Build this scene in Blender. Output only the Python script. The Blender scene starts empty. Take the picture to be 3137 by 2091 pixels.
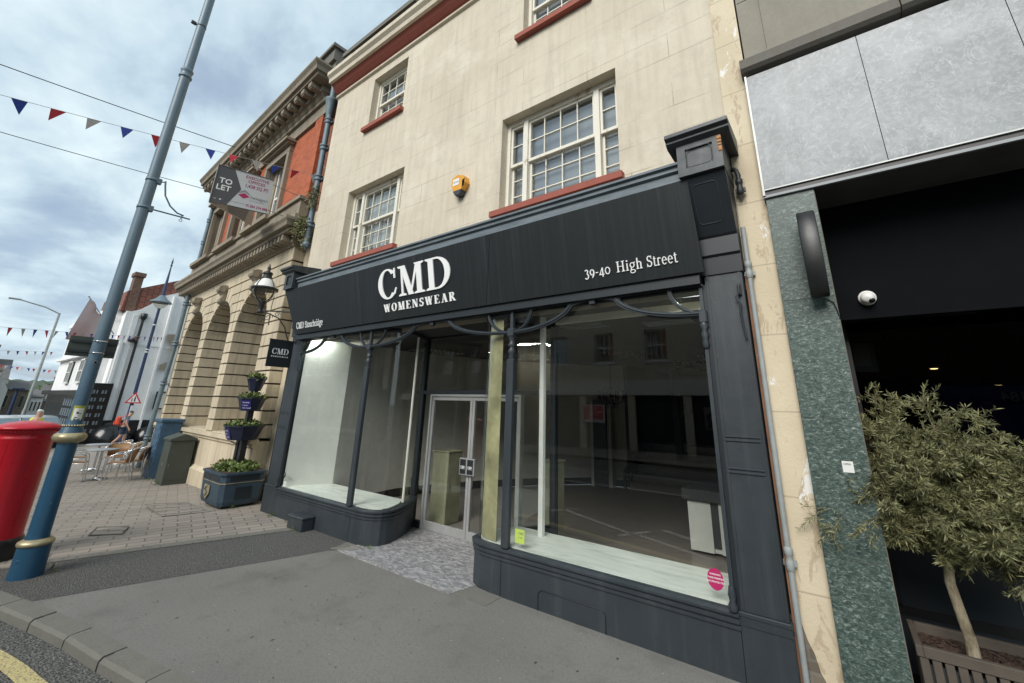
import bpy, bmesh, math, random
from mathutils import Vector, Matrix
R = math.radians
SC = bpy.context.scene
COL = SC.collection
random.seed(7)
# ---------------------------------------------------------------- camera
cam_d = bpy.data.cameras.new('camera'); cam = bpy.data.objects.new('camera', cam_d); COL.objects.link(cam)
SC.camera = cam
cam_d.sensor_width = 36.0; cam_d.sensor_fit = 'HORIZONTAL'
cam_d.lens = 36.0*1264.54/3137.0
cam_d.shift_x = (1568.5-1602.4)/3137.0
cam_d.shift_y = (861.29-1045.5)/3137.0
cam_d.clip_start = 0.05; cam_d.clip_end = 6000
cx = Vector((0.81338389, 0.58123431, 0.02394401))
cy = Vector((-0.15001197, 0.2493404, -0.95672659))
cz = Vector((-0.56205253, 0.77459411, 0.29000157))
m = Matrix((( cx.x, -cy.x, -cz.x, 0), (cx.y, -cy.y, -cz.y, 0), (cx.z, -cy.z, -cz.z, 1.85), (0,0,0,1)))
cam.matrix_world = m
# ---------------------------------------------------------------- world
w = bpy.data.worlds.new("World"); SC.world = w; w.use_nodes = True
nt = w.node_tree; nt.nodes.clear()
SUN_EL, SUN_AZ = R(38), R(173)      # azimuth measured clockwise from +Y
out = nt.nodes.new('ShaderNodeOutputWorld'); bg = nt.nodes.new('ShaderNodeBackground')
sky = nt.nodes.new('ShaderNodeTexSky'); sky.sky_type = 'NISHITA'; sky.sun_disc = False
sky.sun_elevation = SUN_EL; sky.sun_rotation = SUN_AZ
sky.air_density = 1.0; sky.dust_density = 1.5; sky.ozone_density = 1.0
geo = nt.nodes.new('ShaderNodeTexCoord')
sep = nt.nodes.new('ShaderNodeSeparateXYZ'); nt.links.new(geo.outputs['Generated'], sep.inputs[0])
def wm(op, a, b=None, c=None):
    n = nt.nodes.new('ShaderNodeMath'); n.operation = op
    for i, v in enumerate((a, b, c)):
        if v is None: continue
        if isinstance(v, (int, float)): n.inputs[i].default_value = v
        else: nt.links.new(v, n.inputs[i])
    return n.outputs[0]
zz = wm('ADD', wm('MAXIMUM', sep.outputs[2], 0.0), 0.16)
comb = nt.nodes.new('ShaderNodeCombineXYZ')
nt.links.new(wm('DIVIDE', sep.outputs[0], zz), comb.inputs[0]); nt.links.new(wm('DIVIDE', sep.outputs[1], zz), comb.inputs[1])
def wnoise(scale, detail, rough, off, dist=0.0):
    mp = nt.nodes.new('ShaderNodeMapping'); nt.links.new(comb.outputs[0], mp.inputs[0]); mp.inputs['Location'].default_value = off
    mp.inputs['Rotation'].default_value = (0, 0, R(25)); mp.inputs['Scale'].default_value = (1.0, 1.5, 1)
    n = nt.nodes.new('ShaderNodeTexNoise'); n.inputs['Scale'].default_value = scale; n.inputs['Detail'].default_value = detail
    n.inputs['Roughness'].default_value = rough; n.inputs['Distortion'].default_value = dist; nt.links.new(mp.outputs[0], n.inputs['Vector']); return n.outputs[0]
n1 = wnoise(0.75, 7, 0.55, (3.1, 1.2, 0), 0.3); n2 = wnoise(2.1, 6, 0.55, (7.0, 4.0, 2.0), 0.2)
def ramp(v, stops):
    r = nt.nodes.new('ShaderNodeValToRGB'); nt.links.new(v, r.inputs[0])
    while len(r.color_ramp.elements) < len(stops): r.color_ramp.elements.new(0.5)
    for e, (p, c) in zip(r.color_ramp.elements, stops): e.position = p; e.color = (*c, 1)
    return r.outputs[0]
cloud_col = ramp(wm('ADD', wm('MULTIPLY', n1, 0.6), wm('MULTIPLY', n2, 0.4)),
    [(0.34, (1.55, 1.95, 2.5)), (0.43, (2.1, 2.65, 3.2)), (0.49, (2.8, 3.5, 3.95)), (0.56, (3.7, 4.35, 4.6)), (0.66, (5.0, 5.45, 5.5))])
cover = ramp(wm('ADD', wm('MULTIPLY', n2, 0.45), wm('MULTIPLY', n1, 0.55)), [(0.32, (0.62,)*3), (0.48, (0.97,)*3)])
mix = nt.nodes.new('ShaderNodeMixRGB'); nt.links.new(cover, mix.inputs[0]); nt.links.new(sky.outputs[0], mix.inputs[1]); nt.links.new(cloud_col, mix.inputs[2])
nt.links.new(mix.outputs[0], bg.inputs[0]); bg.inputs[1].default_value = 0.110
nt.links.new(bg.outputs[0], out.inputs[0])
# ---------------------------------------------------------------- sun (veiled by cloud)
sd = bpy.data.lights.new('sun', 'SUN'); sun = bpy.data.objects.new('sun', sd); COL.objects.link(sun)
sd.energy = 1.7; sd.angle = R(34); sd.color = (1.0, 0.96, 0.90)
sdir = Vector((math.sin(SUN_AZ)*math.cos(SUN_EL), math.cos(SUN_AZ)*math.cos(SUN_EL), math.sin(SUN_EL)))
sun.rotation_euler = sdir.to_track_quat('Z', 'Y').to_euler()
SC.view_settings.view_transform = 'Standard'; SC.view_settings.look = 'None'
SC.view_settings.exposure = 1.0; SC.view_settings.gamma = 1.0
try:
    SC.cycles.max_bounces = 12; SC.cycles.diffuse_bounces = 8; SC.cycles.glossy_bounces = 4; SC.cycles.transmission_bounces = 6; SC.cycles.transparent_max_bounces = 24
    SC.cycles.use_denoising = True; SC.cycles.caustics_reflective = False; SC.cycles.caustics_refractive = False
    SC.cycles.sample_clamp_indirect = 6
except Exception: pass

# ================================================================ materials
class NT:
    def __init__(s, name):
        s.m = bpy.data.materials.new(name); s.m.use_nodes = True; s.t = s.m.node_tree; s.b = s.t.nodes['Principled BSDF']
        s.tc = s.t.nodes.new('ShaderNodeTexCoord').outputs['Object']
    def lk(s, a, b): s.t.links.new(a, b)
    def coord(s, scale=(1,1,1), rot=(0,0,0), loc=(0,0,0)):
        n = s.t.nodes.new('ShaderNodeMapping'); s.lk(s.tc, n.inputs[0]); n.inputs['Scale'].default_value = scale
        n.inputs['Rotation'].default_value = rot; n.inputs['Location'].default_value = loc; return n.outputs[0]
    def noise(s, scale, detail=4, rough=0.55, co=None, dist=0.0):
        n = s.t.nodes.new('ShaderNodeTexNoise'); n.inputs['Scale'].default_value = scale; n.inputs['Detail'].default_value = detail
        n.inputs['Roughness'].default_value = rough; n.inputs['Distortion'].default_value = dist; s.lk(co or s.tc, n.inputs['Vector']); return n.outputs[0]
    def vor(s, scale, co=None, feature='F1', out=0):
        n = s.t.nodes.new('ShaderNodeTexVoronoi'); n.feature = feature; n.inputs['Scale'].default_value = scale; s.lk(co or s.tc, n.inputs['Vector']); return n.outputs[out]
    def ramp(s, v, stops):
        r = s.t.nodes.new('ShaderNodeValToRGB'); s.lk(v, r.inputs[0])
        while len(r.color_ramp.elements) < len(stops): r.color_ramp.elements.new(0.5)
        for e, (p, c) in zip(r.color_ramp.elements, stops):
            e.position = p; e.color = (*c, 1) if len(c) == 3 else (c[0],)*3+(1,)
        return r.outputs[0]
    def mix(s, f, a, b, mode='MIX'):
        n = s.t.nodes.new('ShaderNodeMixRGB'); n.blend_type = mode
        for i, v in enumerate((f, a, b)):
            if isinstance(v, (int, float)): n.inputs[i].default_value = v if i == 0 else (v, v, v, 1)
            elif isinstance(v, tuple): n.inputs[i].default_value = (*v, 1)
            else: s.lk(v, n.inputs[i])
        return n.outputs[0]
    def math(s, op, a, b=0.0, c=None):
        n = s.t.nodes.new('ShaderNodeMath'); n.operation = op
        for i, v in enumerate((a, b, c)):
            if v is None: continue
            if isinstance(v, (int, float)): n.inputs[i].default_value = v
            else: s.lk(v, n.inputs[i])
        return n.outputs[0]
    def brick(s, co, wd, ht, mortar, c1=(1,1,1), c2=(.8,.8,.8), mc=(0,0,0), off=0.5, sm=0.1):
        n = s.t.nodes.new('ShaderNodeTexBrick'); s.lk(co, n.inputs['Vector']); n.offset = off
        n.inputs['Scale'].default_value = 1; n.inputs['Brick Width'].default_value = wd; n.inputs['Row Height'].default_value = ht
        n.inputs['Mortar Size'].default_value = mortar; n.inputs['Mortar Smooth'].default_value = sm
        n.inputs['Color1'].default_value = (*c1, 1); n.inputs['Color2'].default_value = (*c2, 1); n.inputs['Mortar'].default_value = (*mc, 1)
        return n.outputs['Color'], n.outputs['Fac']
    def bump(s, h, strength=0.3, dist=0.01):
        n = s.t.nodes.new('ShaderNodeBump'); n.inputs['Strength'].default_value = strength; n.inputs['Distance'].default_value = dist
        s.lk(h, n.inputs['Height']); s.lk(n.outputs[0], s.b.inputs['Normal']); return n.outputs[0]
    def done(s, col=None, rough=0.6, metal=0.0, spec=None):
        if col is not None:
            if isinstance(col, tuple): s.b.inputs['Base Color'].default_value = (*col, 1)
            else: s.lk(col, s.b.inputs['Base Color'])
        if isinstance(rough, (int, float)): s.b.inputs['Roughness'].default_value = rough
        else: s.lk(rough, s.b.inputs['Roughness'])
        s.b.inputs['Metallic'].default_value = metal
        if spec is not None: s.b.inputs['Specular IOR Level'].default_value = spec
        return s.m
def sc(c, k): return tuple(min(1, x*k) for x in c)
def plain(name, c, rough=0.5, metal=0.0, var=0.18, scale=6.0, bump=0.05, spec=None):
    """painted or bare surface with slight uneven tone, grime and roughness"""
    n = NT(name); f = n.noise(scale, 5, 0.6); g = n.noise(scale*7, 3, 0.6)
    col = n.mix(n.ramp(f, [(0.3, (0,)), (0.7, (1,))]), sc(c, 1-var), sc(c, 1+var))
    col = n.mix(n.math('MULTIPLY', n.ramp(g, [(0.55, (0,)), (0.8, (1,))]), var*0.8), col, sc(c, 0.5))
    r = n.math('ADD', n.math('MULTIPLY', f, 0.25), rough-0.12)
    if bump: n.bump(g, bump, 0.004)
    return n.done(col, r, metal, spec)
M = {}
def wall_xz(n): return n.coord(rot=(R(90), 0, 0))    # x,z plane -> brick texture plane
def streaked(n, k=1.0):
    return n.noise(1.0, 5, 0.6, n.coord(scale=(9*k, 9*k, 0.7*k)))
# cream stucco lined out as ashlar
n = NT('cream_stucco')
jn, jf = n.brick(n.coord(rot=(R(90),0,0), loc=(0.2,0.0,0.05)), 1.05, 0.34, 0.0055, sm=0.0)
wear = n.ramp(n.noise(1.6, 5, 0.6), [(0.42, (0,)), (0.62, (1,))])
big = n.ramp(n.noise(0.45, 5, 0.6), [(0.3, (0,)), (0.7, (1,))])
base = n.mix(big, (0.55, 0.485, 0.375), (0.68, 0.615, 0.495))
base = n.mix(n.math('MULTIPLY', n.ramp(streaked(n), [(0.46, (0,)), (0.74, (1,))]), 0.45), base, (0.40, 0.35, 0.275))
base = n.mix(n.math('MULTIPLY', n.ramp(n.noise(2.6, 9, 0.78, n.coord(loc=(2,3,5))), [(0.50, (0,)), (0.66, (1,))]), 0.38), base, (0.44, 0.39, 0.31))
base = n.mix(n.math('MULTIPLY', n.ramp(n.noise(1.1, 7, 0.7, n.coord(loc=(7,3,1))), [(0.55, (0,)), (0.68, (1,))]), 0.4), base, (0.78, 0.73, 0.62))
base = n.mix(n.math('MULTIPLY', n.ramp(n.noise(55, 3, 0.7), [(0.35, (0,)), (0.75, (1,))]), 0.22), base, (0.40, 0.36, 0.28))
base = n.mix(n.math('MULTIPLY', n.math('MULTIPLY', jf, wear), 0.55), base, (0.22, 0.185, 0.14))
base = n.mix(n.math('MULTIPLY', n.ramp(n.noise(7, 6, 0.7), [(0.66, (0,)), (0.72, (1,))]), 0.45), base, (0.36, 0.30, 0.22))
h = n.math('SUBTRACT', n.noise(90, 3, 0.7), n.math('MULTIPLY', jf, 0.6)); n.bump(h, 0.28, 0.006)
M['stucco'] = n.done(base, 0.85)
# the peeling pier beside it
n = NT('peeling_cream_paint')
jn, jf = n.brick(n.coord(rot=(R(90),0,0), loc=(0.9,0.0,0.35)), 2.0, 0.62, 0.006, sm=0.0)
base = n.mix(n.ramp(n.noise(1.2, 5, 0.6), [(0.3, (0,)), (0.7, (1,))]), (0.58, 0.49, 0.345), (0.70, 0.61, 0.45))
base = n.mix(n.math('MULTIPLY', jf, 0.5), base, (0.3, 0.24, 0.17))
base = n.mix(n.math('MULTIPLY', n.ramp(n.noise(3.2, 8, 0.72, n.coord(scale=(2,2,.8)), 0.5), [(0.56, (0,)), (0.60, (1,))]), 0.6), base, (0.40, 0.30, 0.20))
base = n.mix(n.ramp(n.noise(2.6, 9, 0.72, n.coord(scale=(2.2,2.2,.9), loc=(4,2,1)), 0.7), [(0.605, (0,)), (0.62, (1,))]), base, (0.80, 0.78, 0.74))
n.bump(n.noise(40, 5, 0.7), 0.4, 0.01); M['peel'] = n.done(base, 0.8)
# warm ashlar
def ashlar(name, c, k=1.0):
    n = NT(name)
    base = n.mix(n.ramp(n.noise(0.9, 5, 0.6), [(0.3, (0,)), (0.7, (1,))]), sc(c, 0.80), sc(c, 1.12))
    base = n.mix(n.math('MULTIPLY', n.ramp(streaked(n, 0.8), [(0.5, (0,)), (0.78, (1,))]), 0.6*k), base, (0.15, 0.125, 0.095))
    base = n.mix(n.math('MULTIPLY', n.ramp(n.noise(38, 4, 0.7), [(0.4, (0,)), (0.75, (1,))]), 0.25), base, sc(c, 0.45))
    n.bump(n.noise(60, 5, 0.7), 0.3, 0.006); return n.done(base, 0.85)
M['stone'] = ashlar('warm_sandstone', (0.60, 0.515, 0.375))
M['stone_dirty'] = ashlar('weathered_sandstone', (0.29, 0.25, 0.19), 1.3)
M['stone_black'] = ashlar('soot_dark_stone', (0.16, 0.15, 0.13), 1.2)
M['joint'] = ashlar('dark_joint', (0.07, 0.06, 0.045), 0.6)  # groove backing, darker than the blocks so the joints look deeper
M['stone_grey'] = ashlar('grey_granite_wall', (0.30, 0.28, 0.23), 0.5)
def bricks(name, c1, c2, mc, wd=0.225, ht=0.075, mo=0.010, rough=0.85):
    n = NT(name); col, f = n.brick(wall_xz(n), wd, ht, mo, c1, c2, mc)
    col = n.mix(n.math('MULTIPLY', n.ramp(n.noise(5, 5, 0.7), [(0.45, (0,)), (0.7, (1,))]), 0.5), col, sc(c2, 0.6))
    n.bump(n.math('SUBTRACT', n.noise(60, 3), f), 0.4, 0.006); return n.done(col, rough)
M['redbrick'] = bricks('orange_red_brick', (0.47, 0.115, 0.040), (0.37, 0.075, 0.028), (0.30, 0.15, 0.10), mo=0.006)
M['brownbrick'] = bricks('brown_brick', (0.17, 0.08, 0.05), (0.11, 0.055, 0.035), (0.22, 0.18, 0.14))
M['oldbrick'] = bricks('old_grey_brick', (0.20, 0.165, 0.125), (0.145, 0.12, 0.092), (0.2, 0.18, 0.15))
# whitewashed brick
n = NT('whitewashed_brick'); col, f = n.brick(n.coord(rot=(R(90),0,R(90))), 0.24, 0.08, 0.008)
base = n.mix(n.ramp(n.noise(0.8, 5, 0.6), [(0.3, (0,)), (0.7, (1,))]), (0.80, 0.805, 0.80), (0.88, 0.88, 0.87))
base = n.mix(n.math('MULTIPLY', n.ramp(streaked(n, 0.5), [(0.58, (0,)), (0.8, (1,))]), 0.25), base, (0.5, 0.5, 0.49))
n.bump(n.math('SUBTRACT', n.noise(20, 4), n.math('MULTIPLY', f, 1.2)), 0.6, 0.02); M['whitewash'] = n.done(base, 0.8)
# dark blue-grey shopfront paint
n = NT('slate_blue_paint')
base = n.mix(n.ramp(n.noise(1.4, 6, 0.6), [(0.3, (0,)), (0.7, (1,))]), (0.026, 0.033, 0.039), (0.039, 0.048, 0.056))
base = n.mix(n.math('MULTIPLY', n.ramp(streaked(n), [(0.52, (0,)), (0.8, (1,))]), 0.45), base, (0.085, 0.095, 0.10))
base = n.mix(n.math('MULTIPLY', n.ramp(n.noise(11, 9, 0.8), [(0.62, (0,)), (0.68, (1,))]), 0.5), base, (0.13, 0.135, 0.13))
base = n.mix(n.math('MULTIPLY', n.ramp(n.noise(4, 8, 0.75, n.coord(loc=(5,1,2), scale=(1,1,2.2))), [(0.56, (0,)), (0.70, (1,))]), 0.4), base, (0.020, 0.022, 0.024))
n.bump(n.noise(14, 5, 0.6), 0.12, 0.01); M['slate'] = n.done(base, n.math('ADD', n.math('MULTIPLY', n.noise(9, 4), 0.25), 0.33), spec=0.5)
n = NT('dark_slate_paint'); base = n.mix(n.noise(3, 5), (0.010, 0.014, 0.018), (0.02, 0.026, 0.032)); M['slate_dark'] = n.done(base, 0.45)
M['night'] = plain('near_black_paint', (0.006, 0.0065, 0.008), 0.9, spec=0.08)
M['soffitgrey'] = plain('dull_grey_soffit', (0.075, 0.072, 0.066), 0.7)
n = NT('blue_black_ironwork'); M['slate_mid'] = n.done(n.mix(n.noise(4, 5), (0.016, 0.023, 0.030), (0.028, 0.038, 0.047)), 0.5)
n = NT('lead_grey_paint'); base = n.mix(n.ramp(n.noise(3, 6, 0.6, n.coord(scale=(1,1,5))), [(0.35, (0,)), (0.7, (1,))]), (0.10, 0.13, 0.15), (0.17, 0.20, 0.225)); n.bump(n.noise(20, 5), 0.25, 0.01); M['cornice'] = n.done(base, 0.55)
# sign board with vertical run marks
n = NT('black_sign_board'); s1 = n.noise(1.0, 6, 0.7, n.coord(scale=(26, 1, 0.35))); s2 = n.ramp(n.noise(0.5, 3, 0.5), [(0.46, (0,)), (0.54, (1,))])
base = n.mix(n.math('MULTIPLY', n.ramp(s1, [(0.48, (0,)), (0.72, (1,))]), n.math('ADD', n.math('MULTIPLY', s2, 0.5), 0.35)), (0.014, 0.017, 0.019), (0.035, 0.041, 0.047))
M['sign'] = n.done(base, n.math('ADD', n.math('MULTIPLY', s1, 0.2), 0.42), spec=0.35)
M['letter'] = plain('white_acrylic_letters', (0.92, 0.93, 0.92), 0.35, var=0.03)
M['black'] = plain('black_paint', (0.012, 0.012, 0.013), 0.4)
M['blackgloss'] = plain('black_gloss_paint', (0.010, 0.011, 0.012), 0.2)
M['dark_iron'] = plain('dark_iron', (0.02, 0.022, 0.024), 0.5, bump=0.2)
n = NT('flaking_white_paint'); base = n.mix(n.ramp(n.noise(7, 8, 0.75, n.coord(scale=(1,1,.5))), [(0.57, (0,)), (0.62, (1,))]), (0.72, 0.69, 0.60), (0.42, 0.33, 0.22)); M['sash'] = n.done(base, 0.6)
M['white'] = plain('white_paint', (0.75, 0.75, 0.72), 0.5, var=0.06)
M['offwhite'] = plain('offwhite_board', (0.56, 0.57, 0.53), 0.6, var=0.06)
n = NT('red_oxide_sill'); base = n.mix(n.noise(5, 6, 0.7), (0.26, 0.065, 0.045), (0.36, 0.11, 0.08)); base = n.mix(n.math('MULTIPLY', n.ramp(n.noise(24, 5, 0.7), [(0.58, (0,)), (0.7, (1,))]), 0.5), base, (0.12, 0.07, 0.055)); M['sill'] = n.done(base, 0.8)
M['rust'] = plain('brown_bare_timber', (0.20, 0.10, 0.055), 0.85, var=0.3, bump=0.4)
# green marble / grey laminated panels
n = NT('green_serpentine_cladding'); v = n.noise(34, 7, 0.72, n.coord(rot=(0.3, 0.4, 0.7), scale=(1, 1, 2.0)), 1.0); v2 = n.noise(3.0, 5, 0.6)
base = n.ramp(v, [(0.36, (0.018, 0.030, 0.027)), (0.47, (0.050, 0.080, 0.068)), (0.56, (0.12, 0.165, 0.142)), (0.66, (0.40, 0.46, 0.42))])
base = n.mix(n.math('MULTIPLY', v2, 0.55), base, (0.045, 0.066, 0.064)); M['marble'] = n.done(base, n.math('ADD', n.math('MULTIPLY', v, 0.4), 0.25), spec=0.5)
n = NT('blue_grey_marbled_panel'); a = n.noise(2.2, 7, 0.62, dist=0.8); vn = n.noise(5.0, 6, 0.65, n.coord(rot=(0.5, 0.9, 0.3), scale=(1, 1, 0.7)), 1.8)
base = n.ramp(a, [(0.3, (0.15, 0.168, 0.18)), (0.5, (0.23, 0.25, 0.262)), (0.7, (0.31, 0.328, 0.342))])
line = n.math('ABSOLUTE', n.math('SUBTRACT', vn, 0.5)); base = n.mix(n.ramp(line, [(0.0, (0.8,)), (0.010, (0.0,))]), base, (0.50, 0.53, 0.56))
base = n.mix(n.math('MULTIPLY', n.ramp(streaked(n, 0.6), [(0.50, (0,)), (0.75, (1,))]), 0.5), base, (0.16, 0.17, 0.17))
base = n.mix(n.math('MULTIPLY', n.ramp(n.noise(30, 5, 0.7), [(0.45, (0,)), (0.7, (1,))]), 0.4), base, (0.45, 0.47, 0.50)); M['panel'] = n.done(base, 0.42)
M['alu'] = plain('brushed_aluminium', (0.40, 0.405, 0.40), 0.42, 0.35, var=0.08)
M['alu_white'] = plain('pale_aluminium_trim', (0.42, 0.43, 0.42), 0.45, 0.3, var=0.06)
M['galv'] = plain('grey_painted_pipe', (0.31, 0.335, 0.33), 0.55, var=0.15, bump=0.2)
M['pipe_blue'] = plain('blue_grey_pipe_paint', (0.13, 0.18, 0.21), 0.5, var=0.2, bump=0.15)
def glass(name, tint=(1,1,1), ior=1.5, rough=0.0, refl=1.0):
    n = NT(name); t = n.t; t.nodes.remove(n.b); o = t.nodes['Material Output']
    tr = t.nodes.new('ShaderNodeBsdfTransparent'); tr.inputs[0].default_value = (*tint, 1)
    gl = t.nodes.new('ShaderNodeBsdfGlossy'); gl.inputs['Roughness'].default_value = rough; gl.inputs[0].default_value = (1,1,1,1)
    g_ = t.nodes.new('ShaderNodeNewGeometry'); dt = t.nodes.new('ShaderNodeVectorMath'); dt.operation = 'DOT_PRODUCT'
    t.links.new(g_.outputs['Incoming'], dt.inputs[0]); t.links.new(g_.outputs['Normal'], dt.inputs[1])
    f0 = ((ior-1)/(ior+1))**2*refl
    k = n.math('SUBTRACT', 1.0, n.math('ABSOLUTE', dt.outputs['Value'])); k = n.math('POWER', k, 5.0)
    fac = n.math('MINIMUM', n.math('ADD', n.math('MULTIPLY', k, 1.0-f0), f0), 1.0)     # both faces of the pane reflect alike
    mx = t.nodes.new('ShaderNodeMixShader')
    t.links.new(fac, mx.inputs[0]); t.links.new(tr.outputs[0], mx.inputs[1]); t.links.new(gl.outputs[0], mx.inputs[2]); t.links.new(mx.outputs[0], o.inputs[0])
    return n.m
M['glass'] = glass('shop_window_glass', (0.95, 0.97, 0.955), 1.5, 0.0, 2.0)
M['glass_old'] = glass('old_sash_glass', (0.8, 0.84, 0.86), 1.7, 0.03, 2.6)
M['glass_dark'] = glass('tinted_dark_glass', (0.30, 0.32, 0.32), 1.5, 0.0, 0.35)
M['lampglass'] = glass('lantern_glass', (0.85, 0.84, 0.78), 1.6, 0.15, 1.8)
# ground materials
n = NT('worn_tarmac'); a = n.noise(0.7, 6, 0.6); g = n.noise(120, 3, 0.85); g2 = n.noise(42, 4, 0.8)
base = n.mix(n.ramp(a, [(0.3, (0,)), (0.7, (1,))]), (0.135, 0.128, 0.118), (0.195, 0.186, 0.172))
base = n.mix(n.math('MULTIPLY', n.ramp(g, [(0.40, (0,)), (0.62, (1,))]), 0.55), base, (0.29, 0.28, 0.26))
base = n.mix(n.math('MULTIPLY', n.ramp(g2, [(0.50, (0,)), (0.66, (1,))]), 0.45), base, (0.085, 0.08, 0.073))
base = n.mix(n.ramp(n.vor(3.4, n.coord(scale=(1.5,1,1))), [(0.045, (0.9,)), (0.065, (0,))]), base, (0.028, 0.026, 0.024))
base = n.mix(n.ramp(n.vor(6.3, n.coord(loc=(3,5,0))), [(0.030, (0.85,)), (0.05, (0,))]), base, (0.40, 0.39, 0.36))
base = n.mix(n.math('MULTIPLY', n.ramp(n.noise(1.6, 8, 0.7), [(0.52, (0,)), (0.70, (1,))]), 0.55), base, (0.10, 0.093, 0.084))
base = n.mix(n.math('MULTIPLY', n.ramp(n.noise(3.3, 8, 0.7, n.coord(loc=(9,1,0))), [(0.58, (0,)), (0.75, (1,))]), 0.4), base, (0.19, 0.16, 0.13))
n.bump(g, 0.7, 0.004); M['tarmac'] = n.done(base, 0.9)
n = NT('coarse_dark_tarmac'); g = n.vor(70); base = n.ramp(n.noise(62, 4, 0.9), [(0.36, (0.025, 0.025, 0.024)), (0.5, (0.095, 0.092, 0.086)), (0.60, (0.15, 0.145, 0.135)), (0.70, (0.46, 0.45, 0.42))])
base = n.mix(n.math('MULTIPLY', n.ramp(n.noise(1.5, 6, 0.6), [(0.4, (0,)), (0.7, (1,))]), 0.30), base, (0.12, 0.11, 0.10)); n.bump(g, 1.0, 0.012); M['coarse'] = n.done(base, 0.92)
n = NT('road_asphalt'); g = n.vor(60); base = n.ramp(n.noise(58, 4, 0.9), [(0.35, (0.030, 0.030, 0.027)), (0.50, (0.095, 0.093, 0.085)), (0.66, (0.30, 0.29, 0.27))]); n.bump(g, 1.0, 0.014); M['road'] = n.done(base, 0.92)
n = NT('block_paving'); cw = n.mix(0.035, n.coord(rot=(0,0,R(-74))), n.t.nodes.new('ShaderNodeTexNoise').outputs['Color'], 'ADD'); col, f = n.brick(cw, 0.34, 0.165, 0.010, (0.345, 0.305, 0.26), (0.25, 0.225, 0.195), (0.10, 0.09, 0.078), sm=0.3)
big = n.ramp(n.noise(0.5, 5, 0.6), [(0.35, (0,)), (0.65, (1,))]); col = n.mix(n.math('MULTIPLY', big, 0.45), col, (0.34, 0.29, 0.245))
col = n.mix(n.math('MULTIPLY', n.ramp(n.noise(45, 4, 0.7), [(0.4, (0,)), (0.75, (1,))]), 0.4), col, (0.13, 0.115, 0.10)); n.bump(n.math('SUBTRACT', n.noise(90, 3), n.math('MULTIPLY', f, 2)), 0.6, 0.005); M['paving'] = n.done(col, 0.9)
n = NT('kerb_granite'); col = n.mix(n.noise(5, 6, 0.65), (0.12, 0.115, 0.10), (0.21, 0.20, 0.175)); col = n.mix(n.math('MULTIPLY', n.ramp(n.noise(90, 3, 0.7), [(0.4, (0,)), (0.7, (1,))]), 0.5), col, (0.22, 0.21, 0.18)); n.bump(n.noise(40, 6, 0.7), 0.6, 0.012); M['kerb'] = n.done(col, 0.9)
n = NT('worn_yellow_line'); k = n.ramp(n.noise(60, 6, 0.85), [(0.50, (0,)), (0.56, (1,))]); M['yellow'] = n.done(n.mix(k, (0.60, 0.49, 0.22), (0.20, 0.185, 0.14)), 0.85)
M['whiteline'] = plain('white_road_paint', (0.55, 0.55, 0.52), 0.8)
n = NT('swirled_grey_lino'); v = n.noise(8, 8, 0.75, n.coord(rot=(0,0,R(20)), scale=(1.0, 2.4, 1)), 1.2)
M['lino'] = n.done(n.ramp(v, [(0.34, (0.13, 0.125, 0.13)), (0.47, (0.24, 0.235, 0.24)), (0.56, (0.38, 0.375, 0.375)), (0.68, (0.56, 0.555, 0.55))]), 0.55)
n = NT('whitewashed_boards'); v = n.noise(2.0, 7, 0.65, n.coord(scale=(1.2, 6, 1), rot=(0,0,R(8))), 0.6); M['boards'] = n.done(n.ramp(v, [(0.3, (0.52, 0.56, 0.50)), (0.5, (0.70, 0.73, 0.67)), (0.7, (0.80, 0.82, 0.77))]), 0.45)
n = NT('dark_shop_floor'); base = n.mix(n.noise(2, 6, 0.6), (0.17, 0.15, 0.13), (0.24, 0.215, 0.19)); M['shopfloor'] = n.done(base, 0.35)
M['taupe'] = plain('taupe_wall_paint', (0.56, 0.54, 0.49), 0.8, var=0.06)
M['innerdark'] = plain('dark_interior_paint', (0.03, 0.032, 0.034), 0.7)
M['valance'] = plain('soffit_board', (0.76, 0.74, 0.67), 0.7, var=0.05)
n = NT('ceiling_tiles'); col, f = n.brick(n.coord(loc=(0.15,0.42,0)), 0.765, 1.12, 0.012, (0.90,0.89,0.84), (0.88,0.87,0.82), (0.35,0.35,0.33), off=0.0, sm=0.0); M['ceiling'] = n.done(col, 0.9)
M['faded_film'] = plain('faded_yellow_film', (0.33, 0.31, 0.17), 0.5, var=0.45, scale=3.5)
M['olive'] = plain('olive_pedestal_paint', (0.30, 0.29, 0.19), 0.7)
# street furniture paints
n = NT('pillar_box_red'); base = n.mix(n.noise(2.5, 5, 0.6), (0.40, 0.006, 0.016), (0.56, 0.012, 0.026))
base = n.mix(n.math('MULTIPLY', n.ramp(streaked(n), [(0.50, (0,)), (0.78, (1,))]), 0.5), base, (0.22, 0.008, 0.014)); base = n.mix(n.ramp(n.noise(30, 8, 0.8), [(0.68, (0,)), (0.71, (0.8,))]), base, (0.10, 0.03, 0.03))
n.bump(n.noise(9, 6, 0.6), 0.22, 0.008); M['post_red'] = n.done(base, n.math('ADD', n.math('MULTIPLY', n.noise(7, 5), 0.35), 0.16))
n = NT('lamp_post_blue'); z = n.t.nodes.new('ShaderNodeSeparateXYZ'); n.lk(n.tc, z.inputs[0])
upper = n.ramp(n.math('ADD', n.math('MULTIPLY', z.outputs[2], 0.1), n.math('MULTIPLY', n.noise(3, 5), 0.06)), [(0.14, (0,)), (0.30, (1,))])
col = n.mix(n.noise(4, 6, 0.7), (0.010, 0.055, 0.110), (0.018, 0.085, 0.155)); col2 = n.mix(n.noise(6, 6, 0.7), (0.095, 0.145, 0.185), (0.14, 0.20, 0.245))
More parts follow.
